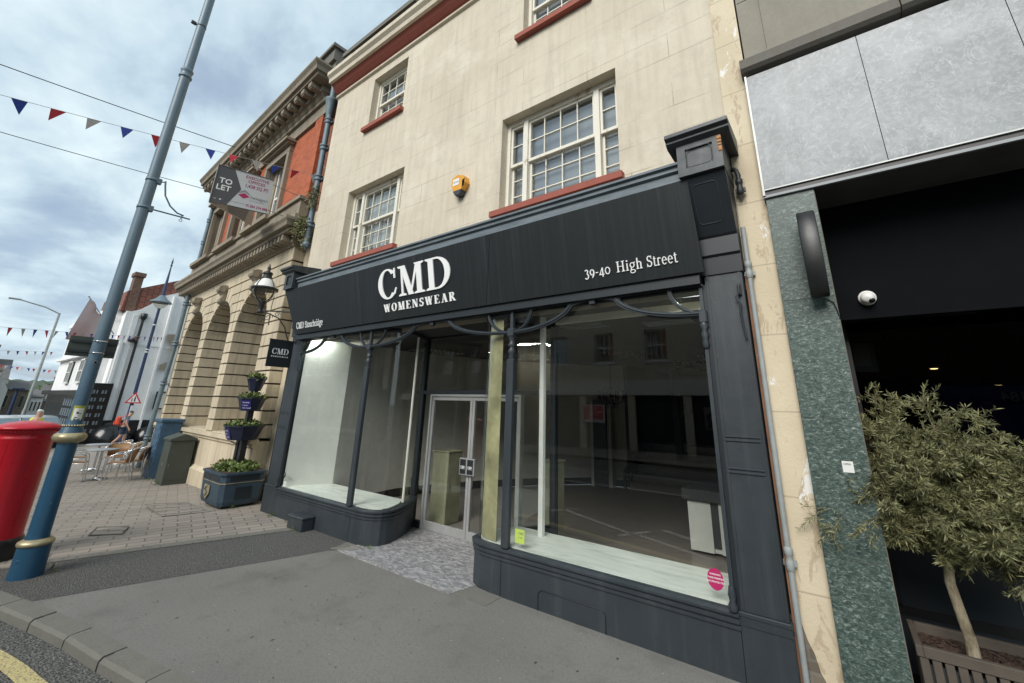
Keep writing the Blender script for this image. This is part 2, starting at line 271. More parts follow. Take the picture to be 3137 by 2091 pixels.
col = n.mix(upper, col, col2); col = n.mix(n.math('MULTIPLY', n.ramp(n.noise(18, 6, 0.75), [(0.64, (0,)), (0.72, (1,))]), 0.6), col, (0.32, 0.40, 0.46))
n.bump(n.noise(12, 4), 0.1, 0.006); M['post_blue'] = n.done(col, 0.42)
M['gold'] = plain('tarnished_gold_paint', (0.42, 0.36, 0.22), 0.4, 0.5, var=0.35)
M['planter_blue'] = plain('dark_blue_grey_planter', (0.035, 0.060, 0.085), 0.5, var=0.25, bump=0.15)
M['tub_navy'] = plain('navy_plastic_tub', (0.012, 0.018, 0.040), 0.4)
M['navy_label'] = plain('royal_blue_label', (0.018, 0.016, 0.15), 0.4)
M['cabinet_green'] = plain('olive_green_cabinet', (0.050, 0.060, 0.048), 0.6, var=0.12, bump=0.1)
M['cabinet_blue'] = plain('blue_grey_cabinet', (0.045, 0.10, 0.165), 0.5, var=0.2)
n = NT('orange_wicker'); v = n.t.nodes.new('ShaderNodeTexChecker'); n.lk(n.tc, v.inputs[0]); v.inputs['Scale'].default_value = 60; v.inputs['Color1'].default_value = (0.33, 0.185, 0.08, 1); v.inputs['Color2'].default_value = (0.23, 0.12, 0.05, 1); M['wicker'] = n.done(v.outputs[0], 0.55)
M['steel'] = plain('polished_aluminium_tube', (0.62, 0.63, 0.64), 0.25, 0.9, var=0.05)
M['alarm'] = plain('yellow_alarm_plastic', (0.72, 0.33, 0.03), 0.4, var=0.1)
n = NT('pale_mottled_bark'); v = n.noise(18, 7, 0.75, n.coord(scale=(1,1,.45))); k = n.ramp(n.vor(9, n.coord(scale=(1.5,1.5,.8))), [(0.12, (1,)), (0.22, (0,))])
base = n.ramp(v, [(0.32, (0.10, 0.075, 0.045)), (0.5, (0.27, 0.225, 0.15)), (0.68, (0.40, 0.36, 0.26))]); base = n.mix(n.math('MULTIPLY', k, 0.75), base, (0.07, 0.05, 0.03)); n.bump(v, 1.0, 0.012); M['bark'] = n.done(base, 0.95)
M['rawwood'] = plain('split_raw_timber', (0.48, 0.24, 0.10), 0.85, var=0.4, scale=30)
M['soil'] = plain('dark_brown_bark_chips', (0.055, 0.032, 0.022), 0.95, var=0.6, scale=40, bump=1.0)
M['wood_box'] = plain('weathered_brown_slats', (0.085, 0.070, 0.055), 0.75, var=0.2, bump=0.3)
def leafmat(name, c, c2, var=0.35):
    n = NT(name); oi = n.t.nodes.new('ShaderNodeNewGeometry'); r = oi.outputs['Random Per Island']
    col = n.ramp(r, [(0.0, c), (0.6, c2), (1.0, sc(c2, 1.5))]); m_ = n.done(col, 0.55)
    return m_
M['leaf'] = leafmat('olive_leaves', (0.055, 0.065, 0.024), (0.20, 0.195, 0.09))
M['leaf_bed'] = leafmat('bedding_leaves', (0.05, 0.085, 0.02), (0.13, 0.17, 0.045))
M['leaf_red'] = leafmat('reddish_leaves', (0.15, 0.06, 0.02), (0.20, 0.16, 0.05))
M['leaf_tree'] = leafmat('tree_leaves', (0.035, 0.070, 0.020), (0.10, 0.15, 0.045))
for k_, c_ in dict(fl_red=(0.42, 0.015, 0.03), fl_blue=(0.015, 0.045, 0.27), fl_white=(0.38, 0.36, 0.34)).items():
    M[k_] = plain({'fl_red':'red','fl_blue':'blue','fl_white':'grey_white'}[k_]+'_pennant_cloth', c_, 0.7, var=0.08)
M['magenta'] = plain('magenta_print', (0.45, 0.02, 0.12), 0.5, var=0.03)
M['purpletext'] = plain('crimson_print', (0.36, 0.03, 0.13), 0.5, var=0.03)
M['greyprint'] = plain('dark_grey_print', (0.09, 0.09, 0.10), 0.5, var=0.03)
M['midgrey'] = plain('mid_grey_print', (0.28, 0.30, 0.31), 0.5, var=0.03)
M['boardwhite'] = plain('white_board_print', (0.60, 0.62, 0.64), 0.5, var=0.03)
M['redprint'] = plain('red_print', (0.55, 0.02, 0.03), 0.5, var=0.03)
M['limeprint'] = plain('lime_card', (0.48, 0.62, 0.12), 0.5, var=0.05)
M['yel_plate'] = plain('yellow_olive_plate', (0.36, 0.36, 0.05), 0.5)
M['roofslate'] = plain('grey_roof_slate', (0.11, 0.105, 0.10), 0.8, var=0.3, scale=3)
n = NT('red_clay_tiles'); col, f = n.brick(n.coord(rot=(R(60),0,R(90))), 0.3, 0.28, 0.02, (0.24, 0.09, 0.065), (0.18, 0.07, 0.05), (0.08, 0.04, 0.03)); M['tiles'] = n.done(col, 0.85)
M['skin'] = plain('skin', (0.48, 0.27, 0.19), 0.55, var=0.06)
M['hair'] = plain('brown_hair', (0.07, 0.045, 0.03), 0.7)
M['shirt_blue'] = plain('blue_grey_cotton', (0.12, 0.15, 0.22), 0.8)
M['shorts'] = plain('navy_cotton', (0.03, 0.045, 0.08), 0.8)
M['bag'] = plain('orange_red_nylon', (0.62, 0.07, 0.03), 0.6)
M['shirt_white'] = plain('white_cotton', (0.68, 0.68, 0.66), 0.8); M['shirt_yellow'] = plain('yellow_cotton', (0.62, 0.60, 0.06), 0.8)
def emit(name, c, s):
    n = NT(name); n.b.inputs['Emission Color'].default_value = (*c, 1); n.b.inputs['Emission Strength'].default_value = s; return n.done((.8,.8,.8), 0.5)
M['tube'] = emit('fill_light_glow', (0.93, 1.0, 0.94), 75)  # glow of the light boxes added to brighten the display windows
M['glow'] = emit('warm_lamp_filament', (1.0, 0.62, 0.25), 14)

# ================================================================ geometry helpers
class G:
    """collects plain shapes and links them as one mesh object"""
    def __init__(s): s.v = []; s.f = []; s.mi = []; s.sm = []; s.cur = 0; s.smooth = False; s.T = None
    def add(s, vs, fs, smooth=None):
        o = len(s.v)
        s.v += [tuple((s.T @ Vector(p)) if s.T is not None else p) for p in vs]
        for f in fs: s.f.append(tuple(o+i for i in f)); s.mi.append(s.cur); s.sm.append(s.smooth if smooth is None else smooth)
        return s
    def box(s, x0, x1, y0, y1, z0, z1):
        x0, x1 = sorted((x0, x1)); y0, y1 = sorted((y0, y1)); z0, z1 = sorted((z0, z1))
        return s.add([(x0,y0,z0),(x1,y0,z0),(x1,y1,z0),(x0,y1,z0),(x0,y0,z1),(x1,y0,z1),(x1,y1,z1),(x0,y1,z1)],
            [(0,3,2,1),(4,5,6,7),(0,1,5,4),(1,2,6,5),(2,3,7,6),(3,0,4,7)])
    def bev(s, x0, x1, y0, y1, z0, z1, b=0.01):
        """box with chamfered edges"""
        x0, x1 = sorted((x0, x1)); y0, y1 = sorted((y0, y1)); z0, z1 = sorted((z0, z1)); b = min(b, (x1-x0)/2.01, (y1-y0)/2.01, (z1-z0)/2.01)
        bm = bmesh.new(); bmesh.ops.create_cube(bm, size=1.0)
        for v in bm.verts: v.co = Vector((x0+(v.co.x+.5)*(x1-x0), y0+(v.co.y+.5)*(y1-y0), z0+(v.co.z+.5)*(z1-z0)))
        bmesh.ops.bevel(bm, geom=bm.edges[:], offset=b, segments=1, affect='EDGES')
        bm.verts.index_update(); s.add([tuple(v.co) for v in bm.verts], [tuple(v.index for v in f.verts) for f in bm.faces]); bm.free(); return s
    def prism(s, poly, o, ax, ay, dv):
        """2-D polygon (ax, ay directions from o) extruded by the vector dv"""
        o, ax, ay, dv = Vector(o), Vector(ax), Vector(ay), Vector(dv); n = len(poly)
        a = [o+ax*p[0]+ay*p[1] for p in poly]; b = [p+dv for p in a]
        return s.add([tuple(p) for p in a+b], [tuple(range(n-1,-1,-1)), tuple(range(n, 2*n))]+[(i,(i+1)%n,n+(i+1)%n,n+i) for i in range(n)])
    def tube(s, pts, r, n=8, cap=True):
        pts = [Vector(p) for p in pts]; rs = r if isinstance(r, (list, tuple)) else [r]*len(pts)
        vs = []; fs = []; up = None
        for i, p in enumerate(pts):
            d = (pts[min(i+1, len(pts)-1)]-pts[max(i-1, 0)]).normalized()
            if up is None: up = Vector((0,0,1)) if abs(d.z) < 0.9 else Vector((1,0,0))
            a = d.cross(up)
            if a.length < 1e-5: a = d.orthogonal()
            a.normalize(); b = a.cross(d).normalized(); up = b
            vs += [tuple(p+(a*math.cos(t)+b*math.sin(t))*rs[i]) for t in (2*math.pi*k/n for k in range(n))]
        for i in range(len(pts)-1):
            for k in range(n): fs.append((i*n+k, i*n+(k+1)%n, (i+1)*n+(k+1)%n, (i+1)*n+k))
        s.add(vs, fs, True)
        if cap: s.add(vs[:n], [tuple(range(n-1,-1,-1))], False); s.add(vs[-n:], [tuple(range(n))], False)
        return s
    def lathe(s, prof, c=(0,0,0), n=24, a0=0.0, a1=2*math.pi, smooth=True, gad=None):
        full = abs(a1-a0-2*math.pi) < 1e-6; m = n if full else n+1; vs = []; fs = []
        for (r, z) in prof:
            for k in range(m):
                t = a0+(a1-a0)*k/n; rr = r*(1+(gad(k, z) if gad else 0)); vs.append((c[0]+rr*math.cos(t), c[1]+rr*math.sin(t), c[2]+z))
        for i in range(len(prof)-1):
            for k in range(n): k2 = (k+1) % m; fs.append((i*m+k, i*m+k2, (i+1)*m+k2, (i+1)*m+k))
        s.add(vs, fs, smooth)
        if full:
            for i, rev in ((0, True), (len(prof)-1, False)):
                if prof[i][0] > 1e-4:
                    ring = vs[i*m:(i+1)*m]; s.add(ring, [tuple(range(m-1,-1,-1)) if rev else tuple(range(m))], False)
        return s
    def wall(s, x0, x1, z0, z1, y, depth, holes):
        """wall face at y seen from -Y, with rectangular openings (xa, xb, za, zb) and reveals running to y+depth"""
        xs = sorted({x0, x1, *[h[0] for h in holes], *[h[1] for h in holes]}); zs = sorted({z0, z1, *[h[2] for h in holes], *[h[3] for h in holes]})
        inh = lambda x, z: any(h[0] < x < h[1] and h[2] < z < h[3] for h in holes)
        for i in range(len(xs)-1):
            for j in range(len(zs)-1):
                a, b, c, d = xs[i], xs[i+1], zs[j], zs[j+1]
                if not inh((a+b)/2, (c+d)/2): s.add([(a,y,c),(b,y,c),(b,y,d),(a,y,d)], [(0,1,2,3)])
        for a, b, c, d in holes:
            Y = y+depth; s.add([(a,y,c),(b,y,c),(b,y,d),(a,y,d),(a,Y,c),(b,Y,c),(b,Y,d),(a,Y,d)], [(0,4,5,1),(1,5,6,2),(2,6,7,3),(3,7,4,0)])
        return s
    def build(s, name, mats, parent=None, loc=None):
        me = bpy.data.meshes.new(name); me.from_pydata(s.v, [], s.f)
        mats = mats if isinstance(mats, (list, tuple)) else [mats]
        for k in mats: me.materials.append(M[k] if isinstance(k, str) else k)
        for p, i, sm in zip(me.polygons, s.mi, s.sm): p.material_index = min(i, len(mats)-1); p.use_smooth = sm
        me.update(); o = bpy.data.objects.new(name, me); COL.objects.link(o)
        if parent is not None: o.parent = parent
        if loc is not None: o.location = loc
        return o
def tag(o, label=None, cat=None, group=None, kind=None):
    for k, v in (('label', label), ('category', cat), ('group', group), ('kind', kind)):
        if v: o[k] = v
    return o
def empty(name, label, cat, loc=(0,0,0), rz=0.0, group=None):
    o = bpy.data.objects.new(name, None); COL.objects.link(o); o.location = loc; o.rotation_euler = (0,0,rz); o.empty_display_size = 0.2
    return tag(o, label, cat, group)
def split_build(pieces, name, mat, parent, fn=None):
    for g in pieces: (fn(g, name, mat) if fn else g.build(name, mat, parent))
def copy_tree(o, parent=None):
    c = o.copy(); COL.objects.link(c)
    if parent is not None: c.parent = parent
    for ch in [q for q in bpy.data.objects if q.parent == o]: copy_tree(ch, c)
    return c
def zg(x): return 0.028*(x+8.5) if x < -8.5 else 0.0
# ---- lettering -------------------------------------------------------------
def sans(g, text, o, right, up, h, align='LEFT', thick=0.002, squeeze=1.0, bold=0.0):
    """built-in sans lettering laid on a surface: o = baseline start, h = cap height"""
    cu = bpy.data.curves.new('t', 'FONT'); cu.body = text; cu.size = 1.0; cu.align_x = align; cu.offset = bold; cu.resolution_u = 2
    ob = bpy.data.objects.new('t', cu); COL.objects.link(ob); me = bpy.data.meshes.new_from_object(ob)
    k = h/0.70; right, up = Vector(right).normalized(), Vector(up).normalized(); nrm = right.cross(up); o = Vector(o)
    g.add([tuple(o+right*(v.co.x*k*squeeze)+up*(v.co.y*k)+nrm*thick) for v in me.vertices], [tuple(p.vertices) for p in me.polygons])
    bpy.data.objects.remove(ob); bpy.data.curves.remove(cu); bpy.data.meshes.remove(me)
def arc(cx_, cy_, rx, ry, a0, a1, tk, tn, n=14, power=1.0):
    """curved band, thick where it runs upright and thin where it runs level"""
    outr, inr = [], []
    for i in range(n+1):
        a = R(a0+(a1-a0)*i/n); c, s_ = math.cos(a), math.sin(a)
        outr.append((cx_+rx*c, cy_+ry*s_)); inr.append((cx_+(rx-tk)*c, cy_+(ry-tn)*s_))
    return [(outr[i], outr[i+1], inr[i+1], inr[i]) for i in range(n)]
def bar(x0, y0, x1, y1, w): return [((x0-w/2,y0),(x0+w/2,y0),(x1+w/2,y1),(x1-w/2,y1))]
def rect(x0, x1, y0, y1): return [((x0,y0),(x1,y0),(x1,y1),(x0,y1))]
def serif(x, y, w, t=0.06, up=True):
    s_ = 1 if up else -1
    return [((x-w/2, y), (x+w/2, y), (x+w/2, y+t*.6*s_), (x+w*.28, y+t*1.3*s_), (x-w*.28, y+t*1.3*s_), (x-w/2, y+t*.6*s_))]
def glyph(ch, B=0.2):
    T = 0.055; S = B*2.2; P = []
    if ch == 'C': P = arc(.42,.5,.42,.52,42,318,B,T,22)+[((.70,.66),(.76,.66),(.76,1.0),(.71,1.0),(.68,.90))]+[((.66,.14),(.74,.12),(.80,.30),(.76,.34))]; W = .84
    elif ch == 'M': P = bar(.17,0,.17,1,.075)+bar(.85,0,.85,1,B)+bar(.20,1,.51,0,B)+[((.74,1),(.84,1),(.53,0),(.47,0))]+serif(.17,0,.30)+serif(.85,0,.40)+serif(.14,1,.26,up=False)+serif(.87,1,.36,up=False); W = 1.08
    elif ch == 'D': P = bar(.20,0,.20,1,B)+arc(.40,.5,.48,.5,-90,90,B,T,18)+rect(.20,.41,0,T)+rect(.20,.41,1-T,1)+serif(.16,0,.32)+serif(.16,1,.32,up=False); W = .92
    elif ch == 'W': P = bar(.14,1,.36,0,B)+bar(.36,0,.54,1,.08)+bar(.54,1,.76,0,B)+bar(.76,0,.94,1,.08)+serif(.13,1,.32,up=False)+serif(.54,1,.28,up=False)+serif(.95,1,.24,up=False); W = 1.1
    elif ch == 'O': P = arc(.42,.5,.42,.52,0,360,B,T,28); W = .86
    elif ch == 'E': P = bar(.20,0,.20,1,B)+rect(.2,.66,0,T)+rect(.2,.62,1-T,1)+rect(.2,.48,.49,.49+T)+[((.60,0),(.70,0),(.72,.24),(.66,.24))]+[((.58,1),(.64,1),(.66,.78),(.61,.78))]+rect(.45,.50,.40,.63)+serif(.16,0,.30)+serif(.16,1,.30,up=False); W = .76
    elif ch == 'N': P = bar(.14,0,.14,1,.075)+bar(.72,0,.72,1,.075)+bar(.19,1,.66,0,B)+serif(.14,0,.28)+serif(.12,1,.24,up=False)+serif(.72,1,.28,up=False); W = .86
    elif ch == 'S': P = arc(.33,.74,.27,.27,30,270,B*.8,T*1.5,16)+arc(.34,.27,.29,.28,-150,90,B*.8,T*1.5,16)+rect(.28,.38,.45,.60)+rect(.54,.60,.70,1.0)+rect(.05,.11,0,.32); W = .68
    elif ch == 'A': P = bar(.16,0,.40,1,.08)+bar(.66,0,.40,1,B)+rect(.24,.58,.30,.30+T)+serif(.15,0,.28)+serif(.67,0,.38); W = .86
    elif ch == 'R': P = bar(.20,0,.20,1,B)+arc(.38,.75,.28,.26,-90,90,B*.85,T,12)+rect(.2,.39,1-T,1)+rect(.2,.39,.49,.49+T)+bar(.40,.5,.70,0,B*.9)+serif(.17,0,.32)+serif(.16,1,.30,up=False)+serif(.72,0,.24); W = .88
    elif ch == 'H': P = bar(.20,0,.20,1,B*.8)+bar(.74,0,.74,1,B*.8)+rect(.2,.74,.48,.48+T)+serif(.2,0,.34)+serif(.2,1,.34,up=False)+serif(.74,0,.34)+serif(.74,1,.34,up=False); W = .96
    elif ch == 'h': P = bar(.16,0,.16,1.02,B*.75)+bar(.50,0,.50,.50,B*.75)+arc(.33,.45,.245,.25,0,150,B*.75,T*1.5,9)+serif(.16,0,.28)+serif(.5,0,.28); W = .68
    elif ch == 'i': P = bar(.16,0,.16,.68,B*.75)+arc(.16,.90,.08,.08,0,360,.079,.079,10)+serif(.16,0,.30); W = .33
    elif ch == 'g': P = arc(.30,.45,.25,.25,0,360,B*.65,T*1.3,16)+arc(.31,-.13,.28,.19,0,360,B*.5,T*1.4,16)+rect(.48,.62,.62,.70)+bar(.16,.02,.20,.24,.10); W = .62
    elif ch == 't': P = bar(.18,.12,.18,.86,B*.75)+rect(.04,.36,.62,.62+T*1.3)+arc(.29,.13,.19,.15,180,330,B*.6,T*1.4,8); W = .40
    elif ch == 'r': P = bar(.16,0,.16,.68,B*.75)+arc(.32,.46,.22,.24,40,130,B*.5,T*1.8,6)+serif(.16,0,.30); W = .50
    elif ch == 'e': P = arc(.31,.34,.28,.36,0,320,B*.75,T*1.3,16)+rect(.08,.56,.34,.34+T); W = .62
    elif ch == 'o': P = arc(.31,.34,.29,.36,0,360,B*.75,T*1.3,18); W = .64
    elif ch == 'u': P = bar(.14,.2,.14,.68,B*.75)+bar(.50,0,.50,.68,B*.75)+arc(.30,.24,.235,.26,180,330,B*.7,T*1.6,9)+serif(.55,0,.16)+serif(.1,.68,.16,up=False)+serif(.46,.68,.16,up=False); W = .66
    elif ch == 'b': P = bar(.14,.03,.14,1.02,B*.75)+arc(.33,.34,.28,.36,-125,125,B*.75,T*1.3,14); W = .64
    elif ch == 'd': P = bar(.48,0,.48,1.02,B*.75)+arc(.30,.34,.28,.36,55,305,B*.75,T*1.3,14)+serif(.53,0,.18); W = .66
    elif ch == '3': P = arc(.26,.56,.22,.22,-60,150,B*.8,T*1.4,12)+arc(.27,.10,.26,.30,-150,85,B*.8,T*1.4,14); W = .58
    elif ch == '9': P = arc(.30,.42,.27,.30,0,360,B*.8,T*1.4,18)+arc(.16,.36,.41,.52,-70,5,B*.8,T*2,8); W = .62
    elif ch == '4': P = bar(.42,-.18,.42,.72,B*.75)+rect(.02,.60,.02,.02+T*1.5)+[((.02,.05),(.12,.05),(.46,.72),(.38,.72))]; W = .62
    elif ch == '0': P = arc(.31,.34,.29,.36,0,360,B*.6,T*1.5,18); W = .66
    elif ch == '-': P = rect(.04,.32,.28,.28+T*1.6); W = .38
    else: W = .32
    return P, W
def serif_text(g, text, o, right, up, h, width=None, B=0.2, thick=0.012, track=0.0, base=0.001):
    """raised serif letters; width stretches the line to that length"""
    gl = [glyph(c, B) for c in text]; tot = sum(w_+track for _, w_ in gl)-track; k = (width/(tot*h)) if width else 1.0
    right, up = Vector(right).normalized(), Vector(up).normalized(); nrm = right.cross(up); o = Vector(o); x = 0.0; q = 0
    for P, w_ in gl:
        for poly in P:
            a = sum(poly[i][0]*poly[(i+1)%len(poly)][1]-poly[(i+1)%len(poly)][0]*poly[i][1] for i in range(len(poly)))
            if a < 0: poly = tuple(reversed(poly))
            q += 1; th = thick+0.00012*(q % 9)
            g.prism([((x+p[0])*h*k, p[1]*h) for p in poly], o+nrm*base, right, up, nrm*th)
        x += w_+track
    return g
def leafy(g, c, rad, n, ls, seed=0, flat=1.0, wd=0.3, drop=0.0, fn=None):
    """many small leaf-shaped faces scattered in a volume"""
    rnd = random.Random(seed)
    for _ in range(n):
        while True:
            p = Vector((rnd.uniform(-1,1), rnd.uniform(-1,1), rnd.uniform(-1,1)))
            if p.length <= 1: break
        if fn and not fn(p, rnd): continue
        q = Vector((c[0]+p.x*rad[0], c[1]+p.y*rad[1], c[2]+p.z*rad[2]))
        d = Vector((rnd.gauss(0,1), rnd.gauss(0,1), rnd.gauss(0,1)*flat-drop)).normalized(); s_ = d.orthogonal().normalized()
        s_ = (Matrix.Rotation(rnd.uniform(0, 6.28), 3, d) @ s_); L = ls*rnd.uniform(.6, 1.4); W_ = L*wd
        g.add([tuple(q), tuple(q+d*L*.5+s_*W_*.5), tuple(q+d*L), tuple(q+d*L*.5-s_*W_*.5)], [(0,1,2,3)])
    return g

# ================================================================ ground
def sheet(name, poly, z, mat, kind='structure', cuts=None):
    """flat polygon following the fall of the street (cut at the brow x=-8.5)"""
    bm = bmesh.new(); vs = [bm.verts.new((x, y, 0)) for x, y in poly]; bm.faces.new(vs)
    for xc in (cuts or (-8.5, -120.0)):
        bmesh.ops.bisect_plane(bm, geom=bm.verts[:]+bm.edges[:]+bm.faces[:], plane_co=(xc,0,0), plane_no=(1,0,0))
    bmesh.ops.triangulate(bm, faces=bm.faces[:])
    for v in bm.verts: v.co.z = zg(max(v.co.x, -120.0))+z
    bm.normal_update()
    for f in bm.faces:
        if f.normal.z < 0: f.normal_flip()
    me = bpy.data.meshes.new(name); bm.to_mesh(me); bm.free(); me.materials.append(M[mat])
    o = bpy.data.objects.new(name, me); COL.objects.link(o); return tag(o, kind=kind)
sheet('ground', [(-4500,-2500),(400,-2500),(400,2500),(-4500,2500)], -0.20, 'road')
KERB = [(-40,-1.2),(-24,-.8),(-14,-.35),(-10,.15),(-8.6,.42),(-7.4,.70),(-6.635,.893),(-6.0,1.055),(-5.286,1.216),(-4.758,1.30),(-4.32,1.387),(-3.6,1.51),(-2.8,1.65),(-2.0,1.80),(-1.1,1.95),(0,2.10),(4,2.5),(14,3.0)]
def smooth_line(P, n_=4):
    Q = []
    for i in range(len(P)-1):
        p0, p1, p2, p3 = [Vector(P[min(max(k, 0), len(P)-1)]) for k in (i-1, i, i+1, i+2)]
        for j in range(n_): t_ = j/n_; Q.append(tuple(.5*((2*p1)+(p2-p0)*t_+(2*p0-5*p1+4*p2-p3)*t_*t_+(3*p1-p0-3*p2+p3)*t_**3)))
    return Q+[P[-1]]
KERB_RAW = KERB; KERB = smooth_line(KERB)
OFF = [(x+0.02, y-0.09) for x, y in KERB]
sheet('road', [(14,-8.2)]+[(-130,-8.2)]+[(-130,-2.5)]+OFF, -0.075, 'road')
sheet('far_pavement', [(-90,-12),(14,-12),(14,-8.2),(-90,-8.2)], 0.0, 'paving')
kk = G()
run = [Vector((*KERB[0],0))]
for a, b in zip(KERB[:-1], KERB[1:]):
    a, b = Vector((*a,0)), Vector((*b,0))
    for j in range(1, 41):
        q = a.lerp(b, j/40)
        if (q-run[-1]).length >= .60: run.append(q)
for i in range(1):
    for p, q in zip(run[:-1], run[1:]):
        d = (q-p).normalized(); nrm = Vector((d.y, -d.x, 0)); q = q-d*0.020
        zp, zq = zg(p.x), zg(q.x); r = random.uniform(-.001, .007)
        P = [p-nrm*.075+Vector((0,0,zp-.15)), p-nrm*.075+Vector((0,0,zp+r+.006)), p+nrm*.065+Vector((0,0,zp+r+.002)), p+nrm*.088+Vector((0,0,zp+r-.018)), p+nrm*.097+Vector((0,0,zp-.15))]
        Q = [v+(q-p)+Vector((0,0,zq-zp)) for v in P]; m5 = 5
        kk.add([tuple(v) for v in P+Q], [(0,1,2,3,4),(9,8,7,6,5)]+[(k,5+k,5+(k+1)%5,(k+1)%5) for k in range(5)])
tag(kk.build('kerb', 'kerb'), kind='structure')
def ribbon(name, line, d0, d1, z, mat):
    g = G(); vs = []
    for i, (x, y) in enumerate(line):
        a = Vector(line[max(i-1,0)]); b = Vector(line[min(i+1,len(line)-1)]); d = (b-a).normalized(); nr = Vector((d.y, -d.x))
        for dd in (d0, d1): vs.append((x+nr.x*dd, y+nr.y*dd, zg(x)+z))
    g.add(vs, [(2*i, 2*i+1, 2*i+3, 2*i+2) for i in range(len(line)-1)]); return tag(g.build(name, mat), kind='structure')
ribbon('yellow_line', KERB, 0.30, 0.41, -0.070, 'yellow')
g = G()
for x0, y0, x1, y1, wd in ((-4.6,.0,-2.9,.72,.09),(-4.75,.25,-4.4,-.25,.09),(-3.05,.95,-2.75,.40,.09),(-2.8,.70,-1.6,1.15,.09),(-2.6,.15,-2.0,.42,.12),(-9.3,-2.9,-3,-3.1,.1),(-9,-5.2,-2,-5.3,.1)):
    d = Vector((x1-x0, y1-y0)).normalized(); nr = Vector((-d.y, d.x))*wd/2
    g.add([(x0-nr.x,y0-nr.y,-.070),(x1-nr.x,y1-nr.y,-.070),(x1+nr.x,y1+nr.y,-.070),(x0+nr.x,y0+nr.y,-.070)], [(0,1,2,3)])
tag(g.build('road_markings', 'whiteline'), kind='structure')
# pavements: worn tarmac, coarse dark strip, block paving
kin = [p for p in KERB_RAW if p[0] >= -6.7]
sheet('pavement', [(14,4.6),(-5.45,4.6),(-5.45,3.70),(-5.60,3.55),(-5.70,3.162)]+[(-6.384,.955)]+kin[1:], 0.0, 'tarmac')
sheet('dark_tarmac_strip', [(-7.9,.55),(-7.40,.70),(-6.635,.893),(-6.37,.958),(-5.695,3.162),(-5.595,3.55),(-5.44,3.70),(-5.44,4.2),(-6.70,4.2),(-6.78,3.76),(-7.567,1.297)], 0.003, 'coarse')
sheet('block_paving', [(-50,-1.5)]+[p for p in KERB_RAW if -40 < p[0] < -7.5]+[(-7.85,.58),(-7.567,1.297),(-6.80,3.709),(-6.7,4.2),(-9,4.6),(-18.4,5.3),(-18.4,9.5),(-50,9.5)], -0.002, 'paving')
# soldier course round the cobbles and the inspection covers
g = G(); rnd = random.Random(3)
A, B = Vector((-7.60,1.20)), Vector((-6.79,3.72)); d = (B-A).normalized(); nr = Vector((-d.y, d.x)); n_ = 24
for i in range(n_):
    p = A+(B-A)*(i/n_); q = A+(B-A)*((i+.94)/n_)
    w_ = .19; g.add([(p.x+nr.x*.01,p.y+nr.y*.01,.006),(q.x+nr.x*.01,q.y+nr.y*.01,.006),(q.x+nr.x*w_,q.y+nr.y*w_,.006),(p.x+nr.x*w_,p.y+nr.y*w_,.006)], [(0,1,2,3)])
tag(g.build('paving_edge_course', 'kerb'), kind='structure')
def cover(name, pts, z, mat, slots, label):
    """cast cover set in the paving: frame, plate and bars"""
    t = empty(name, label, 'drain cover', (pts[0][0], pts[0][1], z))
    P = [Vector(p)-Vector(pts[0]) for p in pts]; g = G(); g.prism([(p.x, p.y) for p in P], (0,0,.002), (1,0,0), (0,1,0), (0,0,.004)); g.build('plate', 'dark_iron' if mat == 'iron' else mat, t)
    b = G()
    for i in range(slots):
        a = P[0].lerp(P[3], (i+.5)/slots); c = P[1].lerp(P[2], (i+.5)/slots); b.tube([(a.x,a.y,.008),(c.x,c.y,.008)], .006, 4)
    for i in range(4): a, c = P[i], P[(i+1)%4]; b.tube([(a.x,a.y,.008),(c.x,c.y,.008)], .009, 4)
    b.build('frame', 'kerb', t)
cover('drain_grate', [(-5.62,3.60),(-5.36,3.70),(-5.30,3.86),(-5.56,3.84)], 0.0, 'iron', 7, 'small iron drain grate in the tarmac by the curved shop plinth')
cover('inspection_cover', [(-10.37,2.81),(-10.01,3.35),(-8.97,3.38),(-9.17,2.76)], -0.02, 'paving', 4, 'large paved inspection cover set in the block paving')
cover('inspection_cover', [(-9.0,1.95),(-8.75,2.25),(-8.35,2.1),(-8.6,1.8)], 0.0, 'paving', 1, 'small square inspection cover in the paving behind the blue lamp post')
# grit, chewing gum and weeds on the pavement
g = G(); rnd = random.Random(11)
for _ in range(420):
    x, y = rnd.uniform(-7, 0.2), rnd.uniform(1.0, 3.85); r = rnd.uniform(.004, .011)
    if y < 1.2+(x+5.3)*.17: continue
    g.add([(x-r,y,.006),(x,y-r*.7,.006),(x+r,y,.006),(x,y+r*.8,.006),(x,y,.006+r*.6)], [(0,1,4),(1,2,4),(2,3,4),(3,0,4)])
for _ in range(160):
    t_ = rnd.random(); x = -6.6+5.5*t_; y = .80+(x+6.6)*.17+rnd.gauss(0,.05)-.03; r = rnd.uniform(.004,.013)
    g.add([(x-r,y,-.069),(x,y-r*.7,-.069),(x+r,y,-.069),(x,y+r*.8,-.069),(x,y,-.069+r*.5)], [(0,1,4),(1,2,4),(2,3,4),(3,0,4)])
tag(g.build('grit', 'kerb'), kind='stuff')
g = G()
for (x, y, n_, rr) in ((-9.4,3.5,20,.10),(-9.0,3.7,25,.12),(-7.85,3.86,20,.07),(-7.6,1.25,14,.07),(-13.3,3.75,60,.25),(-14.2,3.8,40,.3),(-7.2,1.3,14,.05),(-6.75,3.70,12,.08),(-.30,3.98,120,.09),(-8.05,1.15,14,.06),(-5.3,3.9,16,.1),(-16.5,4.3,30,.4)):
    leafy(g, (x, y, zg(x)+.02), (rr, rr*.5, .02), n_, .05, int(-x*100), flat=1.5, wd=.25)
tag(g.build('weeds', 'leaf_bed'), kind='stuff')

